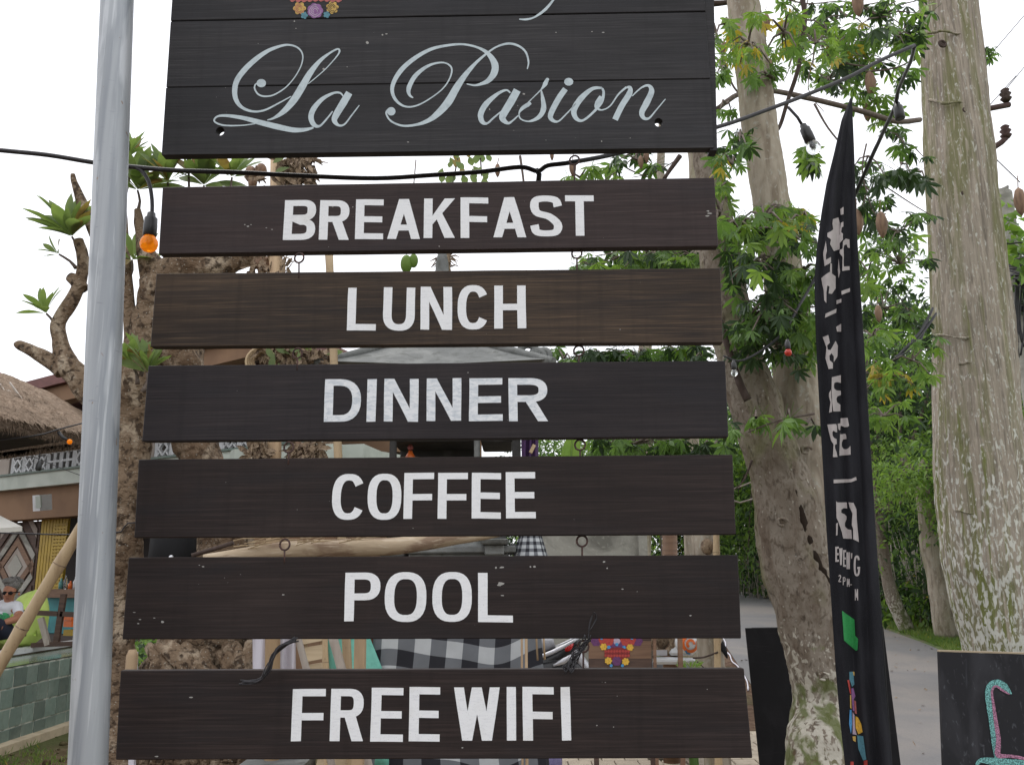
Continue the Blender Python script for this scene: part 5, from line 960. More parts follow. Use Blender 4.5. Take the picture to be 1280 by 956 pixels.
# --- bean bag and the seated man
bb = MB(); c = P(14, 786, YD+.25); seg, rg = 40, 24; vs = []; fs = []
for i in range(rg+1):
    ph = math.pi*i/rg
    for k in range(seg):
        a = 2*math.pi*k/seg; x, y, z = math.sin(ph)*math.cos(a), math.sin(ph)*math.sin(a), math.cos(ph)
        X, Yq, Z = x*.37, y*.42, z*.21
        bk = max(0, z)*max(0, .35+y*.5+x*.75); Z += bk*.42; X += bk*.06
        Z += .02*noise.noise(Vector((x*3,y*3,z*3))); X *= 1+.05*noise.noise(Vector((x*4,y*4,z*4)))
        vs.append(Vector((c.x+X, c.y+Yq, max(.815, c.z-.02+Z))))
for i in range(rg):
    for k in range(seg): k2 = (k+1)%seg; fs.append((i*seg+k, (i+1)*seg+k, (i+1)*seg+k2, i*seg+k2))
bb.add(vs, fs, 0, True)
tip = P(42, 744, YD+.35); bb.add([tip, P(20,762,YD+.1), P(30,758,YD+.6), P(44,778,YD+.15), P(49,780,YD+.45), P(22,790,YD+.1), P(46,795,YD+.1)], [(0,1,5,3),(0,3,6,4),(0,4,2),(0,2,1),(1,2,4,6,5)], 0, True)
tag(bb.build('bean_bag', M['lime']), 'large lime green bean bag chair on the pool deck', 'bean bag')
YM_ = YD-.02
per = thing('person', P(0, 792, YM_), 'grey-haired man in sunglasses, white t-shirt and dark trousers sitting on the lime bean bag', 'person')
def skinned(name, joints, edges, m_, parent, root=0, sub=2):
    me = bpy.data.meshes.new(name); o0 = wloc(parent); me.from_pydata([Vector(j[0])-o0 for j in joints], edges, []); me.materials.append(M[m_]); me.update(); o = bpy.data.objects.new(name, me); COL.objects.link(o); o.parent = parent
    s_ = o.modifiers.new('skin', 'SKIN'); s_.use_smooth_shade = True
    for i, j in enumerate(joints): r_ = j[1]; r_ = r_ if hasattr(r_, '__len__') else (r_, r_); me.skin_vertices[0].data[i].radius = r_
    me.skin_vertices[0].data[root].use_root = True
    q = o.modifiers.new('subdivision', 'SUBSURF'); q.levels = sub; q.render_levels = sub; return o
pp_ = lambda x, y, d=0: P(x, y, YM_+d)
# one continuous body: pelvis, torso, neck, head, both arms and legs
J = [(pp_(-2,788,.05),(.16,.12)), (pp_(0,778,.06),(.155,.11)), (pp_(5,766,.08),(.165,.10)), (pp_(9,757,.08),(.15,.09)), (pp_(11,752,.05),(.06,.06)), (pp_(11,748,.0),(.052,.056)),
     (pp_(11.5,742,-.04),(.070,.080)), (pp_(12.5,736,-.03),(.078,.088)), (pp_(13.5,731.5,-.01),(.062,.075)),
     (pp_(22,758,.02),(.062,.062)), (pp_(23.5,769,-.06),(.048,.048)), (pp_(19,774,-.2),(.045,.045)), (pp_(9,776.5,-.3),(.036,.034)), (pp_(3.5,778,-.33),(.034,.026)),
     (pp_(-6,759,.08),(.062,.062)), (pp_(-12,771,0),(.048,.048)), (pp_(-7,777,-.22),(.042,.042)), (pp_(-1,779,-.34),(.034,.026)),
     (pp_(6,788,-.15),(.095,.09)), (pp_(-10,777,-.5),(.07,.07)), (pp_(-14,798,-.62),(.05,.05)), (pp_(-22,803,-.75),(.045,.035)),
     (pp_(-12,790,-.1),(.095,.09)), (pp_(-30,780,-.45),(.07,.07)), (pp_(-36,800,-.5),(.05,.05)), (pp_(-44,804,-.62),(.045,.035))]
E_ = [(0,1),(1,2),(2,3),(3,4),(4,5),(5,6),(6,7),(7,8),(3,9),(9,10),(10,11),(11,12),(12,13),(3,14),(14,15),(15,16),(16,17),(0,18),(18,19),(19,20),(20,21),(0,22),(22,23),(23,24),(24,25)]
skinned('body', J, E_, 'skin', per)
g = 1.13
def grow(idx, k): return [(J[i][0], tuple(x*k for x in J[i][1])) for i in idx]
skinned('tshirt', grow([1,2,3,9,10,14,15], 1.10)+[(J[4][0], (.06,.055)), (pp_(-2,784,.05), (.18,.135))], [(0,1),(1,2),(2,3),(3,4),(2,5),(5,6),(2,7),(8,0)], 'tshirt', per, 0)
skinned('trousers', grow([0,18,19,20,22,23,24], 1.12), [(0,1),(1,2),(2,3),(0,4),(4,5),(5,6)], 'navy', per, 0)
b = MB(); 
for hd, pts in ((1,[(3,778),(-.5,777),(-2,778.5)]),): pass
for (w_, dirs) in ((J[13][0], -1), (J[17][0], 1)):
    for k in range(5):
        a = w_ + Vector((dirs*.02, -.02, .018-.011*k)); L = (.045,.065,.072,.066,.05)[k]; d = Vector((dirs*.8, -.5, .45 if k == 0 else -.1-.05*k)).normalized(); b.tube([a, a+d*L*.5, a+d*L*.8+Vector((0,0,-.012)), a+d*L+Vector((-dirs*.01,0,-.026))], [.0095,.009,.008,.006], 6)
b.build('fingers', M['skin'], per)
hc = pp_(13,735,-.03); hw = .105
b = MB(); b.ball(hc+Vector((.012,.03,.045)), .093, 18, 12, d=(.98,1.02,.82)); b.ball(hc+Vector((-.01,-.035,.085)), .06, 14, 8, d=(1.25,.9,.62))
for k in range(60):
    a = rnd.uniform(0,6.28); e = rnd.uniform(.1,1.3); d = Vector((math.cos(a)*math.cos(e), math.sin(a)*math.cos(e)+.2, math.sin(e))); q0 = hc+Vector((.01,.02,.045))+Vector((d.x*.09,d.y*.09,d.z*.075)); b.tube([q0, q0+d*.014+Vector((.004,0,.004)), q0+d*.022], [.011,.009,.003], 4)
b.build('hair', M['hair'], per)
face = pp_(9.5,741,-.115)
b = MB(); 
for s_ in (-1,1): b.ball(face+Vector((.034*s_,.002,.0)), .027, 10, 6, d=(1.1,.35,.78))
b.bar(face+Vector((-.02,-.002,.006)), face+Vector((.02,-.002,.006)), .008, .01); b.bar(face+Vector((.06,.005,.006)), face+Vector((.085,.10,.01)), .008, .012); b.bar(face+Vector((-.06,.005,.006)), face+Vector((-.072,.08,.01)), .008, .012); b.build('sunglasses', M['black'], per)
b = MB(); b.tube([face+Vector((0,.0,.004)), face+Vector((-.003,-.02,-.025)), face+Vector((0,-.008,-.035))], [.009,.014,.010], 8); b.ball(face+Vector((.083,.09,-.012)), .022, 8, 6, d=(.4,.7,1)); b.ball(face+Vector((-.075,.08,-.012)), .022, 8, 6, d=(.4,.7,1)); b.build('nose_and_ears', M['skin'], per)
b = MB(); b.ball(face+Vector((-.001,.005,-.062)), .022, 8, 5, d=(1,.4,.28)); b.build('mouth', plain('lips', (.22,.09,.07)), per)
b = MB(); b.ball(pp_(4,771,-.075), .07, 12, 8, d=(1.1,.22,.75)); b.build('shirt_print', M['print'], per)
# dark figure at the counter
fg = thing('person', q_(uof(88,-.6), .81, -.6), 'dark silhouette of a capped person standing behind the bar counter', 'person')
zz = zat(727, 88); c0 = q_(uof(90,-.6), zz, -.6); V3 = Vector
skinned('body', [(c0+V3((0,0,-.75)),(.17,.12)),(c0+V3((0,0,-.45)),(.17,.12)),(c0+V3((0,0,-.25)),(.19,.11)),(c0+V3((0,0,-.14)),(.06,.06)),(c0+V3((-.02,0,-.04)),(.08,.085)),(c0+V3((-.02,0,.05)),(.085,.09)),(c0+V3((-.25,0,-.28)),(.06,.06)),(c0+V3((-.33,-.05,-.5)),(.05,.05)),(c0+V3((.25,0,-.28)),(.06,.06)),(c0+V3((.3,-.05,-.5)),(.05,.05)),(c0+V3((.1,0,-1.3)),(.09,.09)),(c0+V3((-.1,0,-1.3)),(.09,.09))], [(0,1),(1,2),(2,3),(3,4),(4,5),(2,6),(6,7),(2,8),(8,9),(0,10),(0,11)], 'navy', fg)
b = MB(); b.ball(c0+V3((-.02,0,.07)), .1, 12, 8, d=(1,1,.6)); b.box(c0+V3((-.12,-.03,.06)), (.12,.14,.015)); b.build('cap', M['black'], fg)
# --- thatched pavilion roof at the left
TR0 = None
tr_ = thing('thatched_roof', P(-250, 560, 11.5), 'grey-brown thatched pavilion roof with ragged eave at the left edge', 'roof')
eL, eR = P(-300,466,7.25), P(101,541,10.2); rL, rR = P(-300,383,9.5), P(4,466,12.6); bR = P(112,520,12.4); backL = P(-300,609,12.5)
def patch(c4, nu, nv, bulge, name, m_, rag=.0):
    b = MB(); vs = []
    for j in range(nv+1):
        for i in range(nu+1):
            u, v = i/nu, j/nv; p = c4[0].lerp(c4[1], u).lerp(c4[3].lerp(c4[2], u), v); p = p+Vector((0,0,bulge*math.sin(math.pi*v)*.8+.03*noise.noise(p*3)+.02*noise.noise(p*9))); vs.append(p)
    b.add(vs, [(j*(nu+1)+i, j*(nu+1)+i+1, (j+1)*(nu+1)+i+1, (j+1)*(nu+1)+i) for j in range(nv) for i in range(nu)], 0, True); return b.build(name, M[m_], tr_)
patch([eL, eR, rR, rL], 60, 24, .10, 'front_slope', 'thatch'); patch([eR, bR, rR, rR], 12, 20, .06, 'end_slope', 'thatch')
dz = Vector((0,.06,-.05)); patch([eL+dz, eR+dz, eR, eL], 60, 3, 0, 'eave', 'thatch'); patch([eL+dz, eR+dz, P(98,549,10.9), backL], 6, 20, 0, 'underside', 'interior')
b = MB()
for i in range(2600):
    t = rnd.random(); v = rnd.random()**1.6; p = eL.lerp(eR, t).lerp(rL.lerp(rR, t), v*.9)+Vector((0,0,.02+.10*math.sin(math.pi*v*.9)*.8)); d = (eL-rL).normalized() if rnd.random() < .9 else Vector((rnd.uniform(-1,1), -.5, -.4)); d = (d+Vector((rnd.gauss(0,.12), rnd.gauss(0,.1), rnd.gauss(0,.08)+.02))).normalized(); L = rnd.uniform(.08,.3); x = d.cross(Vector((0,-.6,.8))).normalized()*rnd.uniform(.004,.009)
    b.add([p-x, p+x, p+d*L], [(0,1,2)])
for i in range(2600):
    t = rnd.random(); p = (eL+dz*rnd.random()).lerp(eR+dz*rnd.random(), t); L = rnd.uniform(.05,.16); d = Vector((rnd.gauss(0,.25), -.15, -1)).normalized(); x = Vector((rnd.uniform(.004,.009),0,0)); b.add([p-x+Vector((0,0,.03)), p+x+Vector((0,0,.03)), p+d*L], [(0,1,2)])
b.build('loose_straw', M['thatch'], tr_, kind='stuff')
for (a, c) in (((0,484),(45,508)),((0,480),(12,500)),((10,488),(42,510)),((12,478),(28,500))): b = MB(); b.bar(P(*a,10.75), P(*c,10.55), .014, .02); b.build('split_bamboo', M['bamboo_grey'], tr_)
# second, lower fringe hanging behind the eave
b = MB(); f0_, f1_ = P(-60,576,11.9), P(100,556,11.9)
b.hexa([f0_, f1_, f1_+Vector((0,.3,0)), f0_+Vector((0,.3,0))], [P(-60,556,11.9), P(100,540,11.9), P(100,540,11.9)+Vector((0,.3,0)), P(-60,556,11.9)+Vector((0,.3,0))])
for i in range(700): t = rnd.random(); p = f0_.lerp(f1_, t)+Vector((0,-.01,.03)); x = Vector((.008,0,0)); b.add([p-x, p+x, p+Vector((rnd.gauss(0,.04),0,-rnd.uniform(.05,.13)))], [(0,1,2)])
b.build('lower_fringe', M['thatch'], tr_)
b = MB(); 
for x in (-290, -80): q0 = P(x, 560, 11.2); b.tube([Vector((q0.x, q0.y, .8)), q0], .06, 10)
b.build('post', M['brownwood'], tr_)
# --- leaning bamboo prop
def bamboo(a, c, r_, label, m_='bamboo', name='bamboo_pole', nodes=6, group=None, sag=0):
    a = Vector(a); c = Vector(c); t = thing(name, a, label, 'pole', group); b = MB(); L = (c-a).length; n = nodes*4; pts = []; rd = []
    for i in range(n+1):
        u = i/n; pts.append(a.lerp(c, u)+Vector((sag*math.sin(u*3.1),0,0))); rd.append(r_*(1.13 if i % 4 == 0 else (1.0 if i % 2 else .985))*(1-.12*u))
    b.tube(pts, rd, 14); b.build('culm', M[m_], t)
    for k in range(1, nodes): b = MB(); q = a.lerp(c, k/nodes)+Vector((sag*math.sin(k/nodes*3.1),0,0)); d = (c-a).normalized(); b.ring(q, r_*1.06*(1-.12*k/nodes), r_*.12, axis=d, seg=14, ts=5); b.build('node_ring', M['husk'], t)
    return t
f1 = P(-62,935,5.0); f2 = P(120,628,5.0); dd = (f2-f1).normalized(); f1 = f1 + dd*((0-f1.z)/dd.z)
bamboo(f1, f2, .036, 'long dry bamboo pole leaning from the lower left up to the frangipani', nodes=6)
# ================================================================ SEEN BETWEEN THE BOARDS
def post(px, y0, y1, Y, r_, m_, label, lean=0, sq=False, name='timber_post', group=None):
    a = P(px+lean, y1, Y); a.z = 0; c = P(px, y0, Y); t = thing(name, a, label, 'post', group); b = MB()
    if sq: b.bar(a, c, r_*2, r_*2)
    else: b.tube([a, a.lerp(c,.5), c], [r_, r_*.97, r_*.94], 12, nz=.04)
    b.build('shaft', M[m_], t); return t
def gpole(px, y0, px1, y1, Y, r_, label, m_='bamboo', nodes=7):
    c = P(px, y0, Y); q = P(px1, y1, Y); d = (q-c).normalized(); q = c+d*(c.z/-d.z); return bamboo(q, c, r_, label, m_, nodes=nodes)
post(346, 190, 940, 5.2, .042, 'tanwood', 'rough upright timber post seen in the gaps left of centre')
gpole(411, 310, 424, 600, 5.0, .026, 'straight upright bamboo pole in the gaps just right of the timber post')
gpole(368, 780, 384, 840, 4.8, .020, 'greyish bamboo leaning over the pale pallet', 'bamboo_grey', 5)
gpole(406, 780, 407, 840, 4.9, .017, 'thin upright bamboo between pallet and green tarp')
gpole(413, 785, 428, 840, 4.7, .026, 'thick greyish bamboo leaning in front of the green tarp', 'bamboo_grey', 5)
post(451, 770, 900, 4.6, .026, 'tanwood', 'square tan timber stake standing before the green tarp', sq=True)
post(816, 700, 900, 4.9, .008, 'brownwood', 'thin square brown stake beside the painted board', sq=True)
post(847.5, 700, 900, 4.9, .012, 'brownwood', 'thicker square brown stake in front of the white scooter', sq=True)
post(837, 640, 900, 8.0, .07, 'brownwood', 'brown timber post looped with cord right of the concrete wall')
gpole(895, 640, 897, 832, 6.6, .026, 'golden bamboo tied against the rough grey stump', 'bamboo', 7)
for k, x in enumerate((652, 657.5)): post(x, 760, 900, 5.1, .0065+.002*k, 'tanwood', ['thin dowel stake at the right edge of the checked cloth, left one','thin dowel stake at the right edge of the checked cloth, right one'][k], group='thin stakes by the checked cloth')
for k, (x, y1) in enumerate(((669,825),(678,824))):
    b = MB(); b.tube([P(x,770,5.0), P(x+3,y1,5.0)], .0055, 6); tag(b.build('hanging_stick', M['tanwood']), ['thin brown stick hanging in front of the motorbike seat, left one','thin brown stick hanging in front of the motorbike seat, right one'][k], 'stick', 'sticks in front of the motorbike seat')
gs = thing('tree_stump_post', G(880, 930), 'rough grey-green stump post tied with dark cord near the road', 'post'); 
b = MB(); q = P(880, 660, 6.9); b.tube([Vector((q.x+.02, 6.9, 0)), Vector((q.x, 6.9, .6)), q], [.105,.10,.098], 20, sub=5, nz=.08, nf=6); b.build('shaft', M['bark_top'], gs)
b = MB(); b.tube([P(866,822,6.8), P(880,821,6.77), P(897,815,6.55)], .007, 6, sub=3); b.tube([P(871,826,6.8), P(884,838,6.77)], .005, 6); b.build('cord', M['twig_dark'], gs)
b = MB(); b.ball(P(884,683,6.7), .055, 14, 9, d=(.9,.9,1.1)); tag(b.build('coconut_shell', M['husk']), 'brown coconut shell hanging on the grey stump post', 'coconut')
# dried husks and climbing plants tied to the post
def husk(px, py, rx, ry, Y, n, seed, label, leaves=0):
    rr = random.Random(seed); t = thing('dried_husk', P(px, py+ry, Y), label, 'dried plant'); b = MB()
    for i in range(n):
        a = P(px+rr.uniform(-rx,rx), py+rr.uniform(-ry,ry), Y+rr.uniform(-.06,.06)); d = Vector((rr.gauss(0,.5), rr.gauss(0,.3), rr.gauss(-.3,.7))).normalized(); L = rr.uniform(.03,.11); w_ = d.cross(Vector((0,-1,.2))).normalized()*rr.uniform(.004,.02)
        b.add([a-w_*.6, a+w_*.6, a+d*L*.6+w_+Vector((0,-.012,0)), a+d*L, a+d*L*.6-w_], [(0,1,2,3,4)])
    b.build('husk_fibres', M['husk'], t, kind='stuff')
    b = MB()
    for i in range(5): b.ball(P(px+rr.uniform(-rx,rx)*.7, py+rr.uniform(-ry,ry)*.7, Y+.05), rr.uniform(.02,.045), 8, 6, d=(1,1,1.4))
    b.build('pods', M['pod'], t)
    for i in range(leaves):
        o = bpy.data.objects.new('leaf', LM[0]); COL.objects.link(o); o.parent = t; d = Vector((rr.gauss(0,.8), -.3, rr.gauss(.2,.7))).normalized(); n_ = (Vector((0,-1,.3))-d*Vector((0,-1,.3)).dot(d)).normalized(); L = rr.uniform(.06,.11)
        o.matrix_local = Matrix.Translation(P(px+rr.uniform(-rx,rx), py+rr.uniform(-ry,ry), Y-.08)-wloc(t)) @ Matrix((d.cross(n_), d, n_)).transposed().to_4x4() @ Matrix.Diagonal((L*1.3, L, L, 1))
    return t
husk(372, 212, 22, 20, 5.15, 260, 1, 'clump of dried brown husks hanging from the post below the shop sign', 2)
husk(320, 222, 10, 12, 5.2, 12, 2, 'pair of dried curled husks left of the timber post top')
husk(335, 330, 26, 12, 5.2, 60, 3, 'dry fibres and round husks hanging between BREAKFAST and LUNCH boards')
husk(352, 442, 26, 14, 5.15, 260, 4, 'dry straw bundle behind the gap between LUNCH and DINNER boards', 7)
husk(392, 448, 22, 12, 5.3, 160, 5, 'pale dried flowers in the gap left of the shrine roof', 3)
husk(385, 562, 20, 10, 5.2, 110, 6, 'grey dried plant bundle in the gap above the COFFEE board')
husk(322, 562, 10, 12, 5.15, 90, 7, 'small grey bark bundle left of the timber post above the COFFEE board')
t = thing('rolled_pipe', P(327, 470, 5.1), 'coil of beige split cane hanging in the gap below the LUNCH board', 'cane coil')
for k in range(4): b = MB(); b.ring(P(326,452,5.1+.02*k), .085-.014*k, .008, axis=(.1,-1,0), seg=24, ts=6); b.build('cane', M['bamboo'], t)
# hanging vine leaves (gap under the shop sign)
vn = thing('hanging_vine', P(583, 250, 6.2), 'yellow-green broad-leaved vine tips hanging below the shop sign', 'vine'); ov = wloc(vn); rr = random.Random(4)
for i in range(34):
    px = rr.choice([rr.gauss(568,7), rr.gauss(598,9)]); o = bpy.data.objects.new('leaf', LM[0 if rr.random() < .85 else 1]); COL.objects.link(o); o.parent = vn; d = Vector((rr.gauss(0,.5), -.3, -.8)).normalized(); n_ = (Vector((0,-1,.3))-d*Vector((0,-1,.3)).dot(d)).normalized(); L = rr.uniform(.06,.1)
    o.matrix_local = Matrix.Translation(P(px, rr.uniform(180,222), 6.2+rr.uniform(-.2,.2))-ov) @ Matrix((d.cross(n_), d, n_)).transposed().to_4x4() @ Matrix.Diagonal((L*2, L, L, 1))
b = MB(); b.tube([P(570,120,6.2), P(574,190,6.2), P(566,228,6.2)], .006, 5); b.tube([P(604,120,6.2), P(600,190,6.2), P(602,220,6.2)], .006, 5); b.build('vine_stem', M['twig'], vn)
t = thing('hanging_fruit', P(508, 340, 6.2), 'two green unripe fruits hanging above the LUNCH board', 'fruit')
for (x, y, s_) in ((508,330,.052),(517,326,.04)): b = MB(); b.ball(P(x,y,6.2), s_, 14, 9, d=(.85,.85,1.35)); b.build('fruit', M['leaf_b'], t)
b = MB(); b.tube([P(508,318,6.2), P(512,290,6.2), P(520,200,6.3)], .005, 5); b.tube([P(517,316,6.2), P(514,290,6.2)], .004, 5); b.build('stalk', M['twig'], t)
# --- shrine
YS = 5.5
sh = thing('stone_shrine', G(566, 1040), 'grey stone Balinese shrine with hipped stone roof behind the boards', 'shrine')
def pz(py, px=566, Y=YS): return P(px, py, Y).z
def sx(px, py=600): return P(px, py, YS).x
def tier(px0, px1, y0, y1, dep, m_, name, ytap=None, Yc=YS+.35, par=sh):
    x0, x1 = sx(px0,(y0+y1)/2), sx(px1,(y0+y1)/2); z1, z0 = pz(y0), pz(y1); b = MB(); k = ytap or 1; cx_ = (x0+x1)/2; h = (x1-x0)/2
    b.hexa([(x0,Yc-dep/2,z0),(x1,Yc-dep/2,z0),(x1,Yc+dep/2,z0),(x0,Yc+dep/2,z0)], [(cx_-h*k,Yc-dep/2*k,z1),(cx_+h*k,Yc-dep/2*k,z1),(cx_+h*k,Yc+dep/2*k,z1),(cx_-h*k,Yc+dep/2*k,z1)]); return b.build(name, M[m_], par, bevel=.008)
x0, x1 = sx(480,800), sx(664,800); b = MB(); b.hexa([(x0,5.5,0),(x1,5.5,0),(x1,6.3,0),(x0,6.3,0)], [(x0,5.5,pz(770)),(x1,5.5,pz(770)),(x1,6.3,pz(770)),(x0,6.3,pz(770))]); b.build('plinth', M['stonedark'], sh)
tier(495, 650, 745, 772, .8, 'stone', 'moulding'); tier(470, 655, 712, 748, .7, 'stone', 'moulding'); tier(505, 640, 690, 714, .62, 'stone', 'moulding', .93)
tier(505, 645, 682, 691, .66, 'stone', 'moulding'); tier(520, 610, 674, 683, .52, 'stone', 'moulding', .9); tier(602, 634, 674, 681, .4, 'stone', 'capital', 1.12, Yc=YS+.12); tier(606, 630, 681, 694, .3, 'stone', 'capital', 1.0, Yc=YS+.12); tier(636, 646, 678, 692, .3, 'stone', 'moulding'); tier(470, 502, 683, 694, .4, 'stone', 'moulding')
tier(492, 632, 600, 675, .5, 'stonedark', 'throne_base', .94)
tier(487, 596, 545, 604, .08, 'stonedark', 'alcove_back', 1, YS+.55); tier(592, 599, 500, 604, .07, 'stone', 'column', 1, YS+.08); tier(640, 651, 500, 604, .09, 'stonedark', 'column', 1, YS+.1); tier(485, 493, 500, 604, .07, 'stonedark', 'column', 1, YS+.1); tier(486, 596, 500, 548, .5, 'stonedark', 'lintel'); tier(486, 650, 484, 502, .66, 'stonedark', 'lintel')
tier(600, 640, 500, 549, .5, 'stonedark', 'lintel')
# roof: flared hipped stone roof with seams
zr0, zr1 = pz(466), pz(398); cx_ = sx(546, 440); cyr = YS+.35; b = MB(); n = 16; rows = []
for j in range(9):
    v = j/8; hw = (.60*(1-v)**1.35+.13); z = zr0+(zr1-zr0)*v; rows.append([(cx_-hw, cyr-hw*.8, z+.03*(1-v)**4), (cx_, cyr-hw*.8, z), (cx_+hw, cyr-hw*.8, z+.03*(1-v)**4), (cx_+hw, cyr, z), (cx_+hw, cyr+hw*.8, z), (cx_, cyr+hw*.8, z), (cx_-hw, cyr+hw*.8, z), (cx_-hw, cyr, z)])
vs = [q for r_ in rows for q in r_]; b.add(vs, [(j*8+k, j*8+(k+1)%8, (j+1)*8+(k+1)%8, (j+1)*8+k) for j in range(8) for k in range(8)]+[tuple(range(8))[::-1], tuple(64+k for k in range(8))]); b.build('roof', M['stone'], sh)
for s_ in (-1, 1): b = MB(); b.tube([Vector((cx_+s_*(.60*(1-v)**1.35+.135), cyr-(.60*(1-v)**1.35+.13)*.8-.004, zr0+(zr1-zr0)*v+.01)) for v in (0,.15,.3,.5,.7,.9)], .028, 8, sub=2, nz=.2, nf=9); b.build('hip_ridge', M['stone'], sh)
b = MB(); b.lathe((cx_, cyr, zr1), [(.16,0),(.13,.06),(.15,.1),(.08,.16),(.10,.22),(.05,.3),(.045,.5),(.02,.62)], 10); b.build('finial', M['stone'], sh)
b = MB()
for (x, y, r_) in ((650,449,.035),(660,440,.05),(672,446,.045),(680,444,.038),(644,455,.03)): b.ring(P(x,y,YS+.1), r_, r_*.5, axis=(0,1,0), seg=12, ts=8, a0=0, a1=4.6)
b.build('carved_curl', M['stone'], sh)
fn = thing('palm_finial', P(557, 345, 5.9), 'brown fibrous palm ornament with spiky leaf tips above the shrine roof', 'ornament'); b = MB(); b.lathe(P(557,344,5.9), [(.05,-.1),(.045,0),(.035,.06),(.04,.12),(.02,.2)], 9)
for i in range(26):
    a = P(557,328,5.9)+Vector((rnd.uniform(-.03,.03),0,rnd.uniform(-.04,.06))); d = Vector((rnd.choice([-1,1])*rnd.uniform(.3,1), -.2, rnd.uniform(-.6,.5))).normalized(); b.tube([a, a+d*.06, a+d*.1+Vector((0,0,-.03))], [.007,.006,.001], 4)
b.build('fibres', M['husk'], fn)
q = wloc(fn); b = MB(); b.tube([Vector((cx_, cyr, zr1+.6)), P(557,344,5.9)], .02, 6); b.build('stem', M['husk'], fn)
# offering figure and curtains
t = thing('offering_figure', P(513, 572, 5.75), 'small orange and red offering figure in the dark alcove of the shrine', 'figurine'); c = P(513, 566, 5.75)
b = MB(); b.lathe(c-Vector((0,0,.06)), [(.03,0),(.034,.03),(.018,.06),(.012,.075)], 10); b.build('body', M['orange'], t); b = MB(); b.ball(c+Vector((0,0,.035)), .02, 10, 7); b.ball(c+Vector((0,0,.06)), .012, 8, 5); b.build('head', M['coral'], t)
b = MB(); b.box(P(513,577,5.75), (.12,.1,.05)); b.build('stand', M['brownwood'], t)
def drape(px0, px1, y0, y1, Y, m_, label, n=5, amp=.025, cat='cloth', name='cloth'):
    b = MB(); vs = []; K, Jn = 30, 10
    for j in range(Jn+1):
        for i in range(K+1): u, v = i/K, j/Jn; vs.append(P(px0+(px1-px0)*u, y0+(y1-y0)*v, Y+amp*math.sin(u*n*6.28+v*2)))
    b.add(vs, [(j*(K+1)+i, (j+1)*(K+1)+i, (j+1)*(K+1)+i+1, j*(K+1)+i+1) for j in range(Jn) for i in range(K)], 0, True); o = b.build(name, M[m_]); s_ = o.modifiers.new('solid','SOLIDIFY'); s_.thickness = .004; return tag(o, label, cat)
drape(652, 673, 505, 600, YS-.1, 'purplecloth', 'dark purple cloth curtain hanging at the right side of the shrine', 3)
b = MB(); b.bar(P(663,566,5.3), P(668,556,5.3), .03, .02); tag(b.build('wooden_peg', M['bamboo']), 'small pale wooden tag on the purple cloth', 'peg')
# poleng cloth around the plinth, with UV checks
def uvcloth(fn_, nu, nv, m_, label, name='checked_cloth', su=1, sv=1, sh_=None):
    b = MB(); vs = [fn_(i/nu, j/nv) for j in range(nv+1) for i in range(nu+1)]; b.add(vs, [(j*(nu+1)+i, (j+1)*(nu+1)+i, (j+1)*(nu+1)+i+1, j*(nu+1)+i+1) for j in range(nv) for i in range(nu)], 0, True)
    o = b.build(name, M[m_]); me = o.data; uv = me.uv_layers.new(name='UVMap'); uvs = []
    for p in me.polygons:
        for li in p.loop_indices: k = me.loops[li].vertex_index; i, j = k % (nu+1), k//(nu+1); u, v = i/nu, j/nv; du, dv = sh_(u, v) if sh_ else (0, 0); uvs += [u*su+du, v*sv+dv]
    uv.data.foreach_set('uv', uvs); s_ = o.modifiers.new('solid','SOLIDIFY'); s_.thickness = .004; return tag(o, label, 'cloth')
zt_, zb_ = pz(748), pz(975)
def cl(u, v):
    # wraps left side, front, right side
    L = [(x0-.03, 6.2), (x0-.05, 5.46), (x1+.05, 5.46), (x1+.03, 6.2)]; s_ = u*3; k = min(int(s_), 2); f = s_-k
    if k == 1: x = L[1][0]+(L[2][0]-L[1][0])*f; y = 5.46
    else: x = L[k][0]+(L[k+1][0]-L[k][0])*f; y = L[k][1]+(L[k+1][1]-L[k][1])*f
    fl = 1+.10*v; x = cx2+(x-cx2)*fl; y -= .06*v*(1 if k == 1 else 0)
    y += .016*math.sin(u*60+v*3)+.012*math.sin(u*23)
    return Vector((x, y, zt_+(zb_-zt_)*v+.01*math.sin(u*31)*v))
cx2 = (x0+x1)/2
uvcloth(cl, 150, 30, 'poleng', 'large black, grey and white checked cloth wrapped around the shrine plinth', su=3.2, sv=1.15, sh_=lambda u, v: (.02*math.sin(v*5+u*9), .045*math.sin((u-.33)*3*6.5+.5)+.16*(u-.33)*0+.05*math.sin((u)*40)*.3))
st = thing('guardian_pillar', G(662, 1010), 'dark pillar wrapped in small checked cloth right of the shrine', 'pillar'); b = MB(); a = P(663, 640, 5.6); b.tube([Vector((a.x,5.6,0)), a], .06, 12); b.ball(a+Vector((0,0,.02)), .075, 12, 8); b.build('stone_core', M['stonedark'], st)
uvcloth(lambda u, v: P(663,662+38*v,5.6)+Vector((math.sin((u-.5)*5)*(.055+.055*v+.006*math.sin(u*40)), -math.cos((u-.5)*5)*(.06+.055*v), 0)), 40, 12, 'poleng_small', 'small checked cloth skirt tied round the dark pillar', su=2.2, sv=1.1)
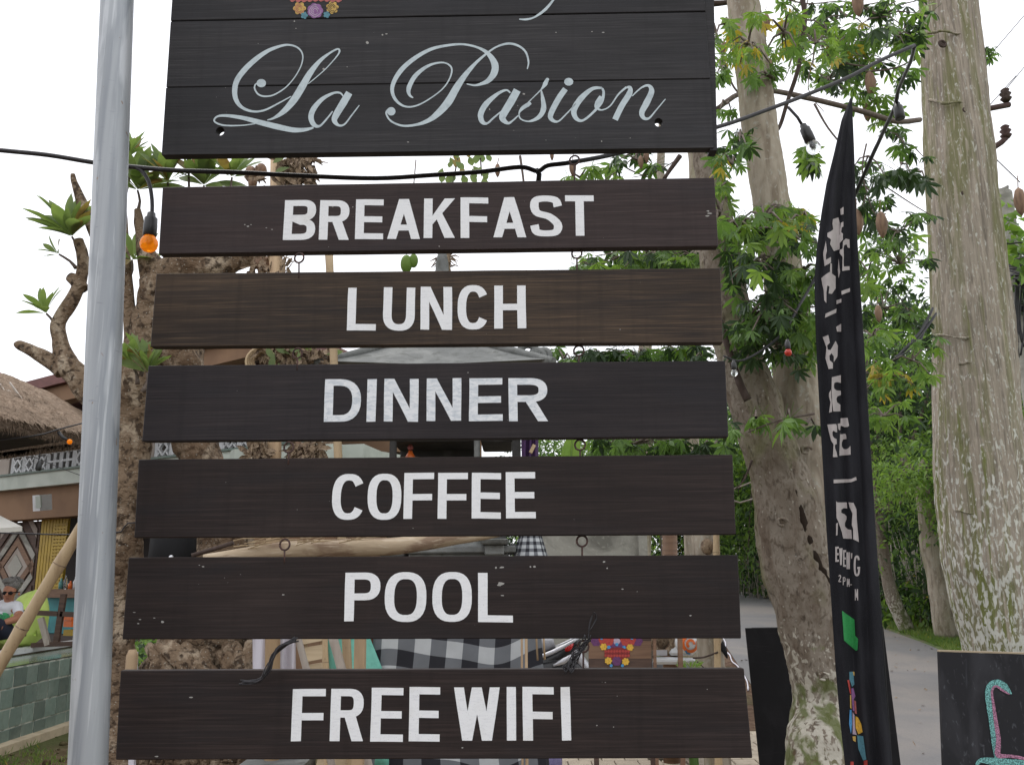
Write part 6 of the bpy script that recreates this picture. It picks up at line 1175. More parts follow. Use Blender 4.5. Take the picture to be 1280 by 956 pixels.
# right of shrine: curled plants, banana leaf
b = MB(); vs = []
for i in range(9): t_ = i/8; w_ = .14*math.sin(math.pi*min(1, t_*.9+.12))**.6; c = P(712+4*t_, 600-62*t_, 11.6); vs += [c+Vector((-w_,0,.0)), c+Vector((0,.02,0)), c+Vector((w_,0,0))]
b.add(vs, [(3*i+j, 3*i+j+1, 3*i+j+4, 3*i+j+3) for i in range(8) for j in range(2)], 0, True); bt = thing('banana_plant', Vector((P(712,600,11.6).x, 11.6, 0)), 'single bright yellow-green banana leaf in the gap above the COFFEE board', 'plant'); b.build('leaf', M['leaf_b'], bt); b = MB(); q = P(712,600,11.6); b.tube([Vector((q.x, 11.6, 0)), q, P(716,540,11.6)], [.04,.016,.006], 8); b.build('stem', M['leaf_b'], bt)
fr = thing('feathery_shrub', P(755, 640, 12.0), 'feathery green shrub behind the concrete wall', 'shrub'); r = rs(51); C = np.array([tuple(P(r.uniform(665,900), r.uniform(545,640), 11.8+r.uniform(0,1.5))) for _ in range(8200)]); n = len(C)
leafmesh('foliage', C, r.normal(size=(n,3))+[0,0,-.1], r.normal(size=(n,3)), np.full(n,.11), np.full(n,.022), LG, r.choice(4, n, p=(.45,.35,.2,0)), fr, kind='stuff')
b = MB(); 
for i in range(14): q = P(680+i*16, 620, 12.6); b.tube([Vector((q.x,12.6,0)), q+Vector((0,0,.4))], .012, 5)
b.build('stems', M['twig'], fr)
# driftwood log
lg = thing('driftwood_log', P(440, 700, 4.7), 'pale barked log lying across behind the boards above the POOL board', 'log'); b = MB()
b.tube([P(255,700,4.6), P(300,694,4.62), P(350,688,4.65), P(420,685,4.7), P(500,682,4.75), P(560,674,4.8), P(610,668,4.85), P(650,660,4.9)], [.03,.036,.045,.048,.045,.036,.024,.014], 16, sub=5, nz=.12, nf=6); b.build('trunk', M['driftwood'], lg)
b = MB()
for i in range(46): x = rnd.uniform(285,440); y = 690-(x-285)*.06+rnd.uniform(-14,2)-5; a = P(x, y, 4.58); b.tube([a, a+Vector((rnd.uniform(.06,.2),0,rnd.uniform(.0,.05)))], [.004,.0015], 4)
b.build('splinters', M['bamboo'], lg, kind='stuff')
b = MB(); b.tube([P(240,694,4.9), P(270,685,4.9), P(292,678,4.9)], .012, 6); tag(b.build('dead_stick', M['twig_dark']), 'dark dead stick lying against the left end of the pale log', 'stick')
bk = thing('black_lamp_cover', P(214, 700, 5.3), 'black rounded box hanging on the frangipani above the POOL board', 'box'); b = MB(); b.lathe(P(214,715,5.35), [(.11,0),(.135,.06),(.13,.2),(.09,.27),(.03,.29)], 18); b.build('shell', M['black'], bk); b = MB(); b.ball(P(214,696,5.2), .014, 8, 6); b.build('knob', M['chrome'], bk)
# concrete wall
cw = thing('concrete_wall', (P(745,700,10.6).x, 10.6, 0), 'stained grey concrete wall behind the motorbikes', 'wall')
xa, xb = P(678,690,10.6).x, P(798,690,10.6).x; zt2 = P(740,645,10.6).z; b = MB(); b.box(((xa+xb)/2, 10.7, zt2/2), (xb-xa, .2, zt2)); b.build('panel', M['concrete'], cw); b = MB(); b.box((xb+.05, 10.68, zt2/2), (.1, .28, zt2+.04)); b.build('pier', M['concrete'], cw)
# --- things behind the lowest gap
pal = thing('pallet', G(392, 960), 'pale timber pallet leaning behind the lowest gap left of centre', 'pallet')
for k in range(6): 
    y = 786+k*22; b = MB(); sk = 3*k; a0, a1 = P(372+sk*.9, y+2, 5.3), P(402+sk, y-3, 5.3); c0_, c1_ = P(374+sk, y+20, 5.28), P(405+sk*1.05, y+14, 5.28); d_ = Vector((0,.025,0)); b.hexa([c0_, c1_, c1_+d_, c0_+d_], [a0, a1, a1+d_, a0+d_]); b.build('plank', M['palewood'], pal)
for x in (376, 401): b = MB(); b.bar(P(x,770,5.34), P(x+16,925,5.34), .04, .03); b.build('stringer', M['tanwood'], pal)
b = MB(); vs = [P(410,770,5.4), P(460,768,5.4), P(482,838,5.35), P(486,960,5.35), P(414,960,5.4)]; 
N = 12; g_ = []
for j in range(N+1):
    for i in range(N+1): u, v = i/N, j/N; xl = 410; xr = 452+ (34*min(1,v*2.2)); g_.append(P(xl+(xr-xl)*u, 770+190*v, 5.4+.02*math.sin(u*7+v*4)))
b.add(g_, [(j*(N+1)+i, (j+1)*(N+1)+i, (j+1)*(N+1)+i+1, j*(N+1)+i+1) for j in range(N) for i in range(N)], 0, True); o = b.build('tarpaulin', M['tarp']); s_ = o.modifiers.new('solid','SOLIDIFY'); s_.thickness = .004; tag(o, 'sea green tarpaulin hanging behind the bamboo in the lowest gap', 'tarpaulin')
b = MB(); b.box(P(478,860,5.62), (.16,.03,.9)); tag(b.build('red_board', M['mred']), 'rust red board standing between green tarpaulin and checked cloth', 'board')
drape(316, 334, 780, 880, 5.25, 'mauve', 'white cloth hanging left of the grey post in the lowest gap', 1, .01)
drape(343, 370, 780, 930, 5.3, 'mauve', 'pale mauve cloth hanging between the wire knot and the pallet', 2, .015)
b = MB(); b.box(P(170,855,5.2)+Vector((0,0,-.2)), (.03,.03,.75), ry=-.06); tag(b.build('white_stake', M['mauve']), 'whitewashed stake standing right of the frangipani trunk', 'stake')
b = MB(); b.lathe(P(162,860,5.0), [(.025,-.3),(.03,0),(.032,.17),(.02,.2)], 10); tag(b.build('wooden_peg', M['tanwood']), 'short orange-brown wooden peg beside the whitewashed stake', 'peg')
r = rs(61); C = np.array([tuple(P(r.uniform(150,330), r.uniform(800,880), 7+r.uniform(0,1))) for _ in range(1600)]); n = len(C)
leafmesh('shrub', C, r.normal(size=(n,3)), r.normal(size=(n,3)), np.full(n,.07), np.full(n,.03), LG, r.choice(3, n), label='low green shrub seen past the frangipani roots', cat='shrub', kind='stuff')
b = MB(); b.hexa([P(385,1000,5.0), P(460,1000,5.0), P(460,1000,5.5), P(385,1000,5.5)], [P(398,944,5.0), P(458,941,5.0), P(458,941,5.5), P(398,944,5.5)]); tag(b.build('wooden_crate', M['palewood']), 'pale wooden crate under the bottom board left of the checked cloth', 'crate')
b = MB(); b.box(P(345,1010,5.2), (.35,.3,.5)); tag(b.build('stone_block', M['stone']), 'rough grey stone block on the soil under the bottom board', 'stone')
b = MB(); b.ball(G(682,962)+Vector((0,0,.04)), .06, 10, 7, d=(1.2,1,.8)); tag(b.build('stone', M['stone']), 'rounded grey stone beside the checked cloth under the bottom board', 'stone')
b = MB(); b.lathe(G(694,966), [(.05,0),(.06,.05),(.062,.16),(.05,.17)], 14); tag(b.build('bucket', plain('violet_plastic', (.19,.17,.34), .4)), 'small violet pot beside the rounded stone at the bottom', 'pot')
# painted board with folk-art skull
pb2 = thing('painted_board', P(775, 930, 5.0), 'brown plank board painted with a bright flowery skull behind the boards', 'sign')
PX = lambda x, y, o_=0: P(x, y, 5.0-o_)
for k in range(6):
    y0_ = 735+k*22; b = MB(); a0, a1, c1_, c0_ = [PX(*q) for q in ((736,y0_),(814,y0_),(814,y0_+21.8),(736,y0_+21.8))]; d_ = Vector((0,.02,0)); b.hexa([c0_, c1_, c1_+d_, c0_+d_], [a0, a1, a1+d_, a0+d_]); b.build('plank', M['brownwood'] if k % 2 else M['darkwood'], pb2)
b = MB(); b.bar(P(740,735,5.04), Vector((P(740,735,5.04).x,5.04,0)), .025, .025); b.bar(P(808,735,5.04), Vector((P(808,735,5.04).x,5.04,0)), .025, .025); b.build('leg', M['darkwood'], pb2)
bp = lambda x, y, off: P(x, y, 5.0-off-.001)
def bl2(x, y, r_, mk, off, n=6, lobe=.15, sx_=1, inner=None): blob(x, y, r_, M[mk], pb2, off, n, lobe, bp, sx=sx_, inner=M[inner] if inner else None)
bl2(758,799,9,'pred',.001,8,.08,1.1); bl2(785,799,9,'pred',.001,8,.08,1.1); bl2(745,801,6.5,'vpur',.0005,6); bl2(797,801,6.5,'vpur',.0005,6); bl2(771,801,4.5,'ppale',.0014,3); bl2(752,797,2.2,'vblue',.002,5); bl2(790,797,2.2,'vblue',.002,5)
bl2(771,808,9,'vpur',.0008,6,.1,1.3); bl2(771,805,2.2,'vblue',.002,5); bl2(761,808.5,2.4,'vblue',.002,5); bl2(780,809,2.4,'vblue',.002,5); bl2(754.5,808,4.6,'vyel',.0024,6,.25); bl2(787.5,809,4.6,'vyel',.0024,6,.25)
bl2(771.5,816.5,8,'dred',.0028,12,.03,2.0)
for k in range(9):
    for yy_ in (813.6, 819.2): bl2(757+3.6*k, yy_, 1.7, 'pred', .0032, 4, .12)
bl2(771,826,6,'vpur',.003,6,.12); bl2(760.5,825.5,4.8,'vyel',.0036,7,.25); bl2(782,826.5,4.8,'vyel',.0036,7,.25); bl2(764,831.5,2,'vblue',.004,5); bl2(778,831.5,2,'vblue',.004,5)
bl2(752,778,7,'vyel',.001,6,.2); bl2(771,768,8,'ppurple',.001,7,.2); bl2(790,778,7,'vyel',.001,6,.2)
# --- motorbikes
def wheel(c, r_, par, ax=(0,1,0)):
    w_ = thing_part('wheel', par, c); b = MB(); b.ring(c, r_, .05, axis=ax, seg=28, ts=8); b.build('tyre', M['tyre'], w_); b = MB(); b.ring(c, r_-.055, .014, axis=ax, seg=24, ts=6)
    for k in range(10): a = k*.628; b.tube([Vector(c), Vector(c)+Vector((math.cos(a)*(r_-.05),0,math.sin(a)*(r_-.05)))], .006, 4)
    b.ball(c, .045, 10, 6); b.build('rim', M['chrome'], w_)
def thing_part(name, par, c):
    o = bpy.data.objects.new(name, None); COL.objects.link(o); o.parent = par; o.location = Vector(c)-wloc(par); o.empty_display_size = .05; return o
def bike(c, label, scooter=False):
    """faces left (-X); c is the ground point under the rear axle"""
    c = Vector(c); t = thing('scooter' if scooter else 'motorbike', c, label, 'scooter' if scooter else 'motorbike'); rw = .24 if scooter else .30; wb = 1.2
    V = lambda x, z, y=0: c+Vector((x, y, z))
    wheel(V(0,rw), rw-.05, t); wheel(V(-wb,rw), rw-.05, t)
    if not scooter:
        b = MB(); b.tube([V(.22,.97),V(.12,.95),V(-.05,.92),V(-.3,.84),V(-.45,.82)], [.04,.07,.09,.11,.08], 12, sub=3, smooth=True); b.build('seat', plain('grey_vinyl_seat', (.30,.30,.32), .4), t)
        b = MB(); b.tube([V(-.35,.6),V(0,.68),V(.3,.74),V(.5,.70)], [.15,.16,.12,.05], 12, sub=3); b.build('shade_filler', M['mblack'], t)  # black filler added to stand for the shading around the engine
        b = MB(); b.tube([V(.37,.87,-.16),V(.30,.82,-.17),V(.2,.78,-.17)], [.012,.028,.010], 8, sub=2); b.build('plate_light_arm', M['mgrey'], t)
        b = MB(); b.ring(V(.36,.58), .24, .035, axis=(0,1,0), seg=18, ts=6, a0=-1.0, a1=1.9); b.build('hugger', M['mgrey'], t)
        b = MB(); b.tube([V(.47,1.0),V(.25,.86),V(-.1,.72),V(-.4,.68)], [.02,.09,.13,.12], 10, sub=3); b.build('tail_panel', M['mblack'], t)
        for s_ in (-.14, .14):
            b = MB(); b.tube([V(.45,1.02,s_*.6),V(.2,.90,s_),V(-.15,.78,s_)], [.012,.02,.014], 8, sub=3); b.build('grab_rail', M['mgrey'], t)
            b = MB(); b.tube([V(0,rw,s_),V(-.12,.72,s_)], .025, 8); b.build('shock_absorber', M['chrome'], t)
        b = MB(); b.tube([V(.40,.97,-.02),V(.35,.93,-.05),V(.32,.90,-.05)], [.02,.035,.02], 10); b.build('tail_lamp', M['tail'], t)
        b = MB(); b.tube([V(.40,.90),V(.52,.72),V(.60,.60)], [.05,.06,.02], 8, sub=2); b.build('mudguard', M['mgrey'], t)
        b = MB(); b.ring(V(0,rw), rw+.03, .03, axis=(0,1,0), seg=16, ts=6, a0=-2.2, a1=-.2); b.build('rear_fender', M['mgrey'], t)
        b = MB(); b.ball(V(-.62,.84), .2, 16, 10, d=(1.15,.75,.7)); b.build('fuel_tank', M['mblack'], t); b = MB(); b.box(V(-.55,.45), (.42,.28,.34)); b.build('engine', M['mgrey'], t, bevel=.03)
        b = MB(); b.tube([V(-.5,.3,-.15),V(-.1,.22,-.17),V(.3,.4,-.18)], [.02,.04,.05], 10, sub=3); b.build('exhaust', M['chrome'], t)
        hz = 1.08; hx = -.88
    else:
        b = MB(); b.tube([V(.36,.70),(V(.2,.72)),V(-.1,.73),V(-.38,.71)], [.05,.12,.14,.08], 12, sub=3); b.build('seat', M['seat'], t)
        b = MB(); b.tube([V(.42,.62),V(.2,.58),V(-.15,.52),V(-.4,.45)], [.06,.15,.17,.13], 14, sub=3); b.build('body', M['mwhite'], t)
        b = MB(); b.box(V(-.6,.32), (.55,.3,.07)); b.build('footboard', M['mwhite'], t, bevel=.02); b = MB(); b.tube([V(-.8,.3),V(-.88,.6),V(-.86,.95)], [.16,.2,.12], 14, sub=3); b.build('leg_shield', M['mwhite'], t)
        b = MB(); b.ball(V(.46,.6), .06, 12, 8, d=(.7,1.5,.8)); b.build('tail_lamp', M['tail'], t); hz = 1.02; hx = -.86
        b = MB(); b.tube([V(.1,.2,-.16),V(.4,.3,-.18)], [.045,.055], 10); b.build('exhaust', M['mblack'], t)
    b = MB(); b.tube([V(-wb,rw,-.07),V(hx,hz-.1,-.07)], .02, 8); b.tube([V(-wb,rw,.07),V(hx,hz-.1,.07)], .02, 8); b.build('fork', M['chrome'], t)
    b = MB(); b.tube([V(hx+.15,hz,-.34),V(hx,hz-.03,-.1),V(hx,hz-.03,.1),V(hx+.15,hz,.34)], .014, 8, sub=3); b.build('handlebar', M['black'], t)
    b = MB(); b.ball(V(hx-.12,hz-.14), .1, 12, 8, d=(.7,1,.9)); b.build('headlight', M['clear'] if scooter else M['mgrey'], t)
    b = MB(); b.ring(V(-wb,rw), rw+.02, .03, axis=(0,1,0), seg=14, ts=6, a0=-2.6, a1=-.6); b.build('front_fender', M['mwhite'] if scooter else M['mblack'], t)
    for s_ in (-1,1): b = MB(); b.tube([V(hx+.05,hz,s_*.2),V(hx,hz+.17,s_*.3)], .006, 6); b.ball(V(hx,hz+.2,s_*.31), .05, 10, 6, d=(.25,1,.65)); b.build('mirror', M['black'], t)
    return t
q = P(700, 800, 7.2); bike((P(664,800,8.8).x, 8.8, 0), 'black and silver motorbike parked behind the checked cloth')
q = P(884, 800, 7.9); sc2 = bike((q.x-.25, 8.3, 0), 'white scooter parked behind the thin brown stakes', True); sc2.rotation_euler.z = R(-72)
sc2b = thing('scooter_box', P(838, 835, 7.85), 'white and grey scooter fairing beside the painted board', 'scooter panel'); 
b = MB(); b.hexa([P(816,830,7.7), P(868,830,7.7), P(868,830,8.0), P(816,830,8.0)], [P(816,820,7.7), P(870,822,7.7), P(870,822,8.0), P(816,820,8.0)]); b.build('lower_panel', M['mwhite'], sc2b, bevel=.02)
b = MB(); b.hexa([P(836,819,7.7), P(868,819,7.7), P(868,819,8.0), P(834,819,8.0)], [P(839,790,7.75), P(866,790,7.75), P(866,790,7.95), P(839,790,7.95)]); b.build('side_panel', M['mwhite'], sc2b, bevel=.02)
b = MB(); b.hexa([P(816,819,7.7), P(834,819,7.7), P(834,819,7.9), P(816,819,7.9)], [P(816,812,7.7), P(834,812,7.7), P(834,812,7.9), P(816,812,7.9)]); b.build('grey_trim', M['mgrey'], sc2b)
b = MB(); b.ring(P(828,803,7.75), .085, .03, axis=(.2,1,.2), seg=18, ts=8); b.ball(P(826,801,7.85), .07, 10, 7); b.build('wicker_basket', M['husk'], sc2b); 
hl = thing('helmet', P(860, 815, 7.4), 'white open helmet with orange and blue swirls behind the stakes', 'helmet'); hc2 = P(859,803,7.45)
b = MB(); b.ball(hc2, .10, 22, 14, d=(1,1.1,.95)); b.build('shell', M['mwhite'], hl)
hp = lambda x, y, off: (lambda dxp, dzp: Vector((hc2.x+dxp, hc2.y-1.1*math.sqrt(max(.0001, .0105-dxp*dxp-dzp*dzp))-.002-off, hc2.z+dzp)))((x-859)*7.45/FOC, (803-y)*7.45/FOC)
b = MB(); 
for k, (r_, a0, a1, w_) in enumerate(((9,-20,250,3.6),(4.2,120,380,3.0))): thick(b, [(860+r_*math.cos(R(a)), 803+r_*math.sin(R(a))) for a in range(a0, a1, 12)], w_, lambda x, y, k=k: hp(x, y, .0005*k))
b.build('orange_swirl', M['orange'], hl); b = MB(); thick(b, [(854,811),(856,814),(860,815)], 2, lambda x, y: hp(x, y, .001)); b.build('blue_stripe', M['vblue'], hl)
# fern by the scooter
fe = thing('fern', P(862, 842, 6.0), 'small bright green fern at the foot of the brown stake', 'plant'); fe.location.z = 0; r = rs(71); C = np.array([tuple(P(862+r.uniform(-11,11), 831+r.uniform(-2,12), 6.0+r.uniform(-.05,.05))) for _ in range(110)]); n = len(C)
D = np.stack([(C[:,0]-C[:,0].mean())*14, r.normal(size=n)*.4, np.full(n,.5)], 1); leafmesh('fronds', C, D, r.normal(size=(n,3))+[0,-1,1], np.full(n,.045), np.full(n,.011), [M['leaf_b']], np.zeros(n,int), fe, kind='stuff')
b = MB(); q = P(862,840,6.0); b.tube([Vector((q.x,6.0,0)), q], .03, 6); b.build('stem', M['leaf_a'], fe)
b = MB(); b.tube([P(899,800,6.9), P(905,812,6.8), P(909,822,6.75)], [.03,.022,.006], 8); tag(b.build('handlebar_grip', M['black']), 'black lever sticking out right of the rough stump post', 'lever')
# ================================================================ RIGHT SIDE
# feather banner
YF = 5.0
EL = [(1063,123),(1052,150),(1043,190),(1033,230),(1027,265),(1021,310),(1018,350),(1019,400),(1021,450),(1025,520),(1029,590),(1033,660),(1037,720),(1041,780),(1045,840),(1050,900),(1057,962),(1066,1030)]
ER = [(1065,124),(1066,150),(1067,190),(1068,230),(1069,265),(1071,310),(1073,350),(1077,400),(1080,450),(1085,520),(1090,590),(1094,660),(1098,720),(1101,780),(1105,840),(1110,900),(1116,962),(1120,1030)]
def interp(E, y):
    for a, c in zip(E, E[1:]):
        if y <= c[1]: t = (y-a[1])/(c[1]-a[1]); return a[0]+(c[0]-a[0])*max(0,t)
    return E[-1][0]
def fY(x, y):
    l, r_ = interp(EL, y), interp(ER, y); u = (x-l)/max(r_-l, 1); a = min(1, (y-120)/200)
    s_ = y*.0012
    return YF - a*(.026*math.sin(u*6.0+s_*2)+.018*abs(math.sin(u*9+1+s_*2))+.007*math.sin(u*21+s_*3)+.003*math.sin(y*.08+u*5)) + .10*(u-.6)**2
fl = thing('feather_banner', Vector((P(1118,1030,YF).x, YF, 0)), 'tall black feather banner with faded grey lettering between the two large trunks', 'banner')
b = MB(); nu, nv = 60, 220; vs = []
for j in range(nv+1):
    y = 123+(1030-123)*j/nv; l, r_ = interp(EL, y), interp(ER, y); 
    for i in range(nu+1): u = i/nu; x = l+(r_-l)*u; vs.append(P(x, y, fY(l+(r_-l)*u, y)))
b.add(vs, [(j*(nu+1)+i, (j+1)*(nu+1)+i, (j+1)*(nu+1)+i+1, j*(nu+1)+i+1) for j in range(nv) for i in range(nu)], 0, True); o = b.build('cloth', M['blackcloth'], fl); s_ = o.modifiers.new('solid','SOLIDIFY'); s_.thickness = .002; s_.offset = 0
b = MB(); b.tube([Vector((P(1118,1030,YF).x+.0, YF+.05, 0)), P(1112,960,YF+.05), P(1094,700,YF+.05), P(1079,450,YF+.05), P(1070,300,YF+.05), P(1066,180,YF+.05), P(1064,124,YF+.03)], [.018,.016,.014,.011,.009,.007,.004], 10, sub=4); b.build('pole', M['black'], fl)
FP = lambda x, y, off=0: P(x, y, fY(x, y)-.007-off)
from mathutils.geometry import delaunay_2d_cdt
def fpoly(pts, mk, name='letter', off=0):
    """polygon on the cloth, cut into fine triangles so it follows the folds"""
    n = len(pts); ring_ = []
    for q in range(n):
        (xa, ya), (xb, yb) = pts[q], pts[(q+1)%n]; k = max(1, int(math.hypot(xb-xa, yb-ya)/1.5))
        ring_ += [(xa+(xb-xa)*t/k, ya+(yb-ya)*t/k) for t in range(k)]
    xs = [p[0] for p in pts]; ys = [p[1] for p in pts]; ins = []
    y = min(ys)
    while y < max(ys):
        x = min(xs)
        while x < max(xs):
            if inside(x, y, ring_): ins.append((x, y))
            x += 1.5
        y += 2.0
    vs = [Vector(p) for p in ring_+ins]; out = delaunay_2d_cdt(vs, [], [list(range(len(ring_)))], 1, 1e-4)
    b = MB(); b.add([FP(v.x, v.y, off) for v in out[0]], [list(f) for f in out[2]]); return b.build(name, M[mk], fl)
K1 = lambda L: [(1020+x/7.967, 460+y/7.967) for x, y in L]
K2 = lambda L: [(1030+x/5.62, 590+y/5.62) for x, y in L]
K3 = lambda L: [(1040+x/7.58, 830+y/7.58) for x, y in L]
K4 = lambda L: [(1010+x/4.345, 250+y/4.345) for x, y in L]
for L in ([(135,105),(165,95),(172,125),(172,190),(188,185),(190,215),(172,235),(172,268),(140,278),(120,240),(125,215),(105,200),(105,180),(125,170),(137,160),(133,130)], [(175,50),(193,38),(193,78),(178,82)], [(178,125),(192,118),(192,145),(183,150),(180,175),(190,185),(188,215),(174,220),(174,160)],
          [(190,225),(205,210),(225,215),(227,262),(215,258),(210,242),(197,245),(193,262),(195,300),(193,340),(195,362),(225,360),(227,380),(186,386),(188,310),(172,290),(172,272),(188,265)],
          [(72,425),(95,405),(119,390),(121,345),(130,345),(130,400),(150,415),(150,480),(130,510),(112,508),(117,470),(105,465),(100,500),(100,560),(88,545),(85,490),(78,460)], [(97,222),(103,275),(97,300),(98,325),(125,310),(125,340),(90,360),(82,290)],
          [(166,318),(172,370),(175,390),(166,425),(162,380)], [(181,495),(228,478),(228,498),(183,515)], [(155,545),(181,537),(181,556),(155,566)], [(95,618),(155,590),(153,612),(92,640)], [(152,690),(180,672),(180,715),(158,715)],
          [(80,745),(110,733),(115,755),(118,775),(104,790),(108,812),(122,815),(135,792),(150,765),(162,790),(160,850),(140,880),(140,850),(128,832),(116,845),(118,870),(135,885),(135,915),(112,918),(95,860),(100,800)]): fpoly(K4(L), 'print_grey')
for L in ([(158,92),(248,70),(248,148),(210,140),(185,145),(178,175),(182,205),(205,222),(247,225),(247,268),(215,280),(203,305),(210,340),(243,365),(243,430),(172,432),(160,330),(155,200)], [(130,250),(150,215),(152,290),(158,340),(160,435),(130,445),(145,340),(128,280)], [(128,-5),(165,-8),(165,6),(130,8)],
          [(112,562),(200,556),(210,580),(210,640),(190,635),(175,622),(163,640),(165,670),(180,695),(205,705),(207,755),(188,765),(190,800),(205,835),(214,885),(168,885),(175,760),(150,720),(130,640)], [(215,555),(243,548),(245,500),(315,495),(330,575),(315,585),(285,588),(255,575),(245,575),(240,622),(225,610)],
          [(240,640),(243,660),(290,652),(300,668),(303,705),(270,712),(257,740),(257,780),(275,805),(300,808),(325,795),(343,772),(345,862),(232,872),(238,700)]): fpoly(K1(L), 'print_grey')
for L in ([(67,52),(190,48),(225,33),(230,55),(190,70),(68,78)], [(85,203),(95,212),(160,212),(163,255),(140,252),(122,262),(122,285),(145,295),(158,310),(158,330),(147,355),(147,380),(165,400),(192,405),(197,468),(135,465),(125,420),(100,345),(88,320)], [(85,360),(98,355),(95,440),(85,445)],
          [(172,212),(207,215),(228,260),(230,330),(245,490),(205,470),(205,400),(195,370),(197,330),(200,290),(180,245)]): fpoly(K2(L), 'print_grey')
for ch, x0_, x1_, y0_, y1_, tv in (('E',1044,1048.5,683,702,2.2),('V',1049,1053.2,685,706,2.0),('E',1053.8,1057.6,687,708,1.8),('N',1058,1062.5,690,711,1.9),("G",1067,1075,694,720,2.4)):
    letter(ch, x0_, x1_, y0_, y1_, tv, 2.6, lambda x, y, o_: FP(x, y, o_), M['print_grey'], fl, .001, skew=False, wob=.3)
fpoly([(1063.5,691),(1065.5,691),(1065,698),(1063.8,698)], 'print_grey')
for ch, x0_, x1_, y0_, y1_ in (('2',1048,1051.5,718,727),('P',1053.5,1057,721,731),('M',1058.5,1062,723,733),('-',1062.6,1065,725,735),('M',1068.5,1072.5,736,750)): letter(ch, x0_, x1_, y0_, y1_, 1.1, 1.1, lambda x, y, o_: FP(x, y, o_), M['print_grey'], fl, .001, skew=False, wob=.1)
fpoly([(1052.5,763),(1068,774),(1069,794),(1072.5,798),(1072,812),(1070,813),(1055,800)], 'pgreen', 'printed_emblem')
for L, mk in (([(165,70),(195,68),(205,100),(212,190),(190,210),(165,140)],'pblue'), ([(197,68),(212,70),(212,110),(203,100)],'pyellow'), ([(145,150),(163,145),(182,280),(170,275)],'pred'), ([(184,225),(203,225),(222,300),(206,330),(213,440),(198,440),(185,290)],'ppurple'), ([(210,340),(226,345),(235,470),(216,462)],'coral'), ([(170,290),(182,290),(185,420),(172,410)],'pyellow'), ([(168,430),(185,430),(190,560),(180,660),(162,560)],'vblue'),
    ([(195,450),(214,480),(218,600),(235,668),(196,660)],'ppale'), ([(222,490),(245,500),(275,560),(290,640),(250,662),(224,600)],'vyel'), ([(237,670),(295,680),(325,900),(295,910),(250,800)],'pblue'), ([(195,680),(225,680),(225,735),(200,720)],'pyellow'), ([(175,920),(205,920),(205,990),(175,990)],'pred'), ([(300,912),(335,905),(338,990),(302,990)],'pred')): fpoly(K3(L), mk, 'printed_emblem')
# black board behind the trunk and banner
ab = thing('sandwich_board', G(1030, 975), 'plain black wooden sandwich board standing behind the forked trunk', 'sign')
tl, tR = P(932,785,7.35), P(1104,783,7.35); v1 = P(950,956,6.95); v2 = P(1126,956,6.95); 
def down(a, c): d = (c-a); return a+d*((a.z-.02)/-d.z)
bl_, br_ = down(tl, v1), down(tR, v2); d_ = Vector((0,.02,.002)); b = MB(); b.hexa([bl_, br_, br_+d_, bl_+d_], [tl, tR, tR+d_, tl+d_]); b.build('front_panel', M['blackboard'], ab)
b = MB(); bk_ = Vector((.10,.42,0)); b.hexa([bl_+bk_, br_+bk_, br_+bk_+d_, bl_+bk_+d_], [tl+d_+Vector((.06,.004,0)), tR+d_+Vector((0,.004,0)), tR+d_*2+Vector((0,.004,0)), tl+d_*2+Vector((.06,.004,0))]); b.build('rear_panel', M['blackboard'], ab)
# chalkboard at the lower right
YC = 3.6
cb = thing('chalkboard', Vector((P(1240,900,YC).x, YC, 0)), 'smeared chalkboard with a teal and pink chalk bird neck at the lower right', 'chalkboard')
CP = lambda x, y, off=0: P(x, y, YC-.012-off)
tl2, tr2 = P(1174,814.5,YC), P(1330,819,YC); bl2_, br2_ = P(1183,1040,YC), P(1346,1045,YC); d_ = Vector((0,.018,0)); b = MB(); N = 14
for i in range(N):
    a, c = i/N, (i+1)/N; q = lambda t, v, dd_=0: (tl2.lerp(tr2, t)+Vector((0,0,.004*noise.noise(Vector((t*30,3,0)))))).lerp(bl2_.lerp(br2_, t), v)+d_*dd_
    b.hexa([q(a,1), q(c,1), q(c,1,1), q(a,1,1)], [q(a,0), q(c,0), q(c,0,1), q(a,0,1)])
b.build('panel', M['chalkboard'], cb)
b = MB(); b.bar(tl2+Vector((0,.009,.004)), tr2+Vector((0,.009,.004)), .016, .006); b.build('raw_edge', M['rawedge'], cb)
b = MB(); b.bar(P(1200,1000,YC+.03), Vector((P(1206,1000,YC).x,YC+.03,0)), .04, .03); b.bar(P(1320,1000,YC+.03), Vector((P(1326,1000,YC).x,YC+.03,0)), .04, .03); b.build('leg', M['tanwood'], cb)
cc_ = lambda L: [(1120+x/6.13, 800+y/6.13, w_/6.13) for x, y, w_ in L]
CP = lambda x, y, off=0: P(x, y, YC-.003-off)
for k, (L, mk) in enumerate((([(770,900,30),(755,780,45),(740,640,50),(722,520,52),(706,400,48),(730,345,56),(780,330,62),(830,355,56),(885,410,10)],'ch_teal'), ([(870,412,8),(820,385,18),(765,350,16),(735,390,18),(745,480,20),(765,620,30),(785,760,36),(778,860,44),(800,885,36),(860,885,24),(940,895,24),(1010,915,20)],'ch_pink'), ([(615,960,20),(650,920,36),(740,925,56),(850,935,60),(960,945,60),(1040,960,40)],'ch_teal'))):
    b = MB(); pts, wd = spl(cc_(L), 7); thick(b, pts, wd, lambda x, y, k=k: CP(x, y, .0008*(k if k < 2 else .5))); b.build('chalk_drawing', M[mk], cb)
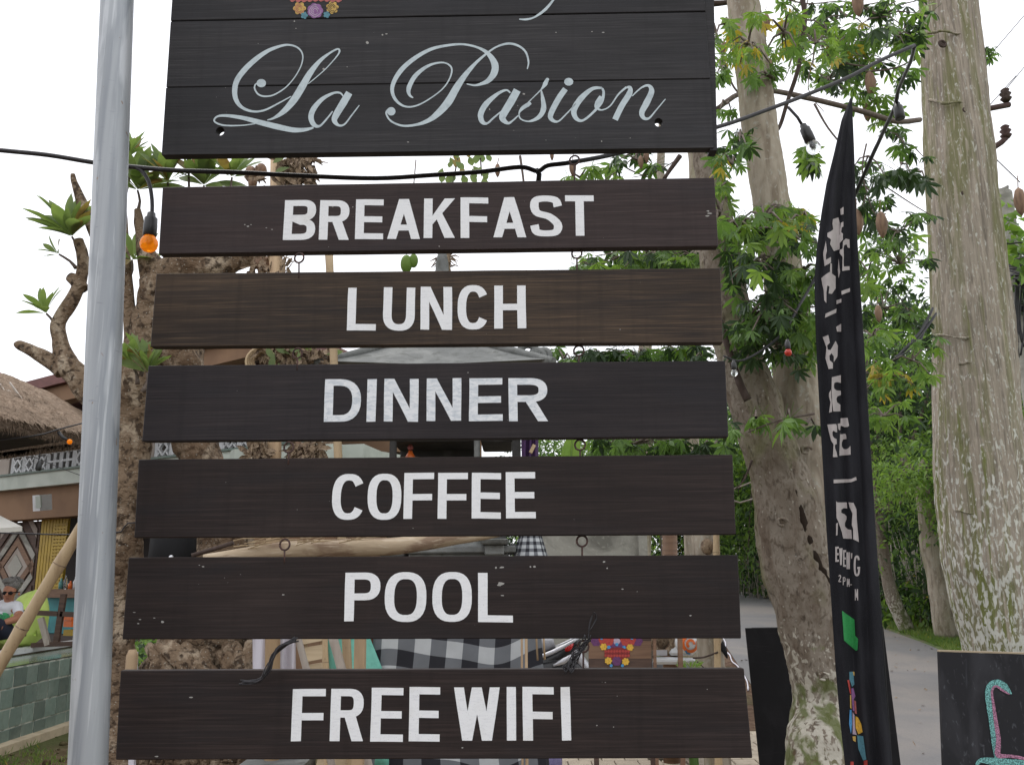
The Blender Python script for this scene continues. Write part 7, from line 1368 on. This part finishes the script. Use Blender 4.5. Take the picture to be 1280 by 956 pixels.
# utility pole, brackets and wires at the right edge
up_ = thing('utility_pole', Vector((P(1262,600,14).x, 14, 0)), 'grey utility pole with wire bundles half hidden behind the large trunk', 'utility pole')
b = MB(); q = P(1262,300,14); b.tube([Vector((q.x+.1,14,0)), Vector((q.x,14,q.z)), P(1256,240,14)], [.17,.14,.12], 14, sub=3); b.build('shaft', M['concrete'], up_)
b = MB()
for i in range(16): y = rnd.uniform(325,352); b.tube([P(1256,y,13.8), P(1275,y+rnd.uniform(-6,8),13.5), P(1320,y-12+rnd.uniform(-14,10),13)], rnd.uniform(.012,.022), 5, sub=3)
for i in range(12): x = rnd.uniform(1266,1292); b.tube([P(x,rnd.uniform(340,352),13.6), P(x+rnd.uniform(-5,5),400,13.6), P(x+rnd.uniform(-4,4),rnd.uniform(425,450),13.6)], .016, 5, sub=3)
b.bar(P(1256,386,13.7), P(1300,386,13.7), .06, .08); b.build('wire_bundle', M['cable'], up_)
for k, (pts, ins, lab) in enumerate((([(1236,136),(1262,131)], (1257,120), 'upper iron bracket with insulator right of the large trunk'), ([(1240,186),(1252,178),(1258,172)], (1257,166), 'lower bent iron bracket with insulator right of the large trunk'))):
    t = thing('insulator_bracket', P(*pts[0], 13), lab, 'bracket', 'brackets behind the large trunk'); b = MB(); b.tube([P(*p, 13) for p in [(1225,pts[0][1]+4)]+pts], .045, 6); b.build('arm', M['rust'], t); b = MB(); b.lathe(P(*ins,13)-Vector((0,0,.1)), [(.05,0),(.09,.05),(.05,.08),(.09,.13),(.05,.16),(.07,.2),(.03,.23)], 10); b.build('insulator', M['twig_dark' if k == 0 else 'rust'], t)
b = MB()
for a, c in (((1236,133),(1270,95)),((1220,90),(1280,20)),((1244,198),(1275,228)),((1255,115),(1300,60)),((1060,-5),(1140,45))): b.tube([P(*a,13), P(*c,13)], .008, 4)
b.tube([P(1238,300,12.6), P(1262,305,12.6), P(1300,300,12.6)], .012, 5); tag(b.build('overhead_wires', M['cable']), 'thin overhead wires crossing the white sky at the right', 'wires')
b = MB(); 
for i, (p0, p1, p2) in enumerate((((1166,385),(1150,415),(1115,452)), ((1170,392),(1150,420),(1112,458)), ((1160,398),(1148,428),(1120,448)))): b.tube([P(*p0,10.5), P(*p1,10.3), P(*p2,10)], .016, 6, sub=4)
tag(b.build('hanging_wires', M['cable']), 'slack black wires hanging left of the large trunk', 'wires')
b = MB(); b.tube([P(905,615,7), P(925,608,7), P(945,600,7)], .006, 5); tag(b.build('twisted_wire', M['bamboo_grey']), 'upper twisted grey wire between the COFFEE board and the forked tree', 'wire')
b = MB(); b.tube([P(905,622,7), P(925,628,7), P(945,622,7)], .007, 5); tag(b.build('twisted_wire', M['bamboo_grey']), 'lower twisted grey wire between the COFFEE board and the forked tree', 'wire')
b = MB(); b.tube([P(-60,664,5.6), P(130,668,5.5), P(160,654,5.5), P(200,652,5.4)], .005, 5, sub=3); tag(b.build('tie_wire', M['cable']), 'thin black wire tied round the frangipani trunk', 'wire')
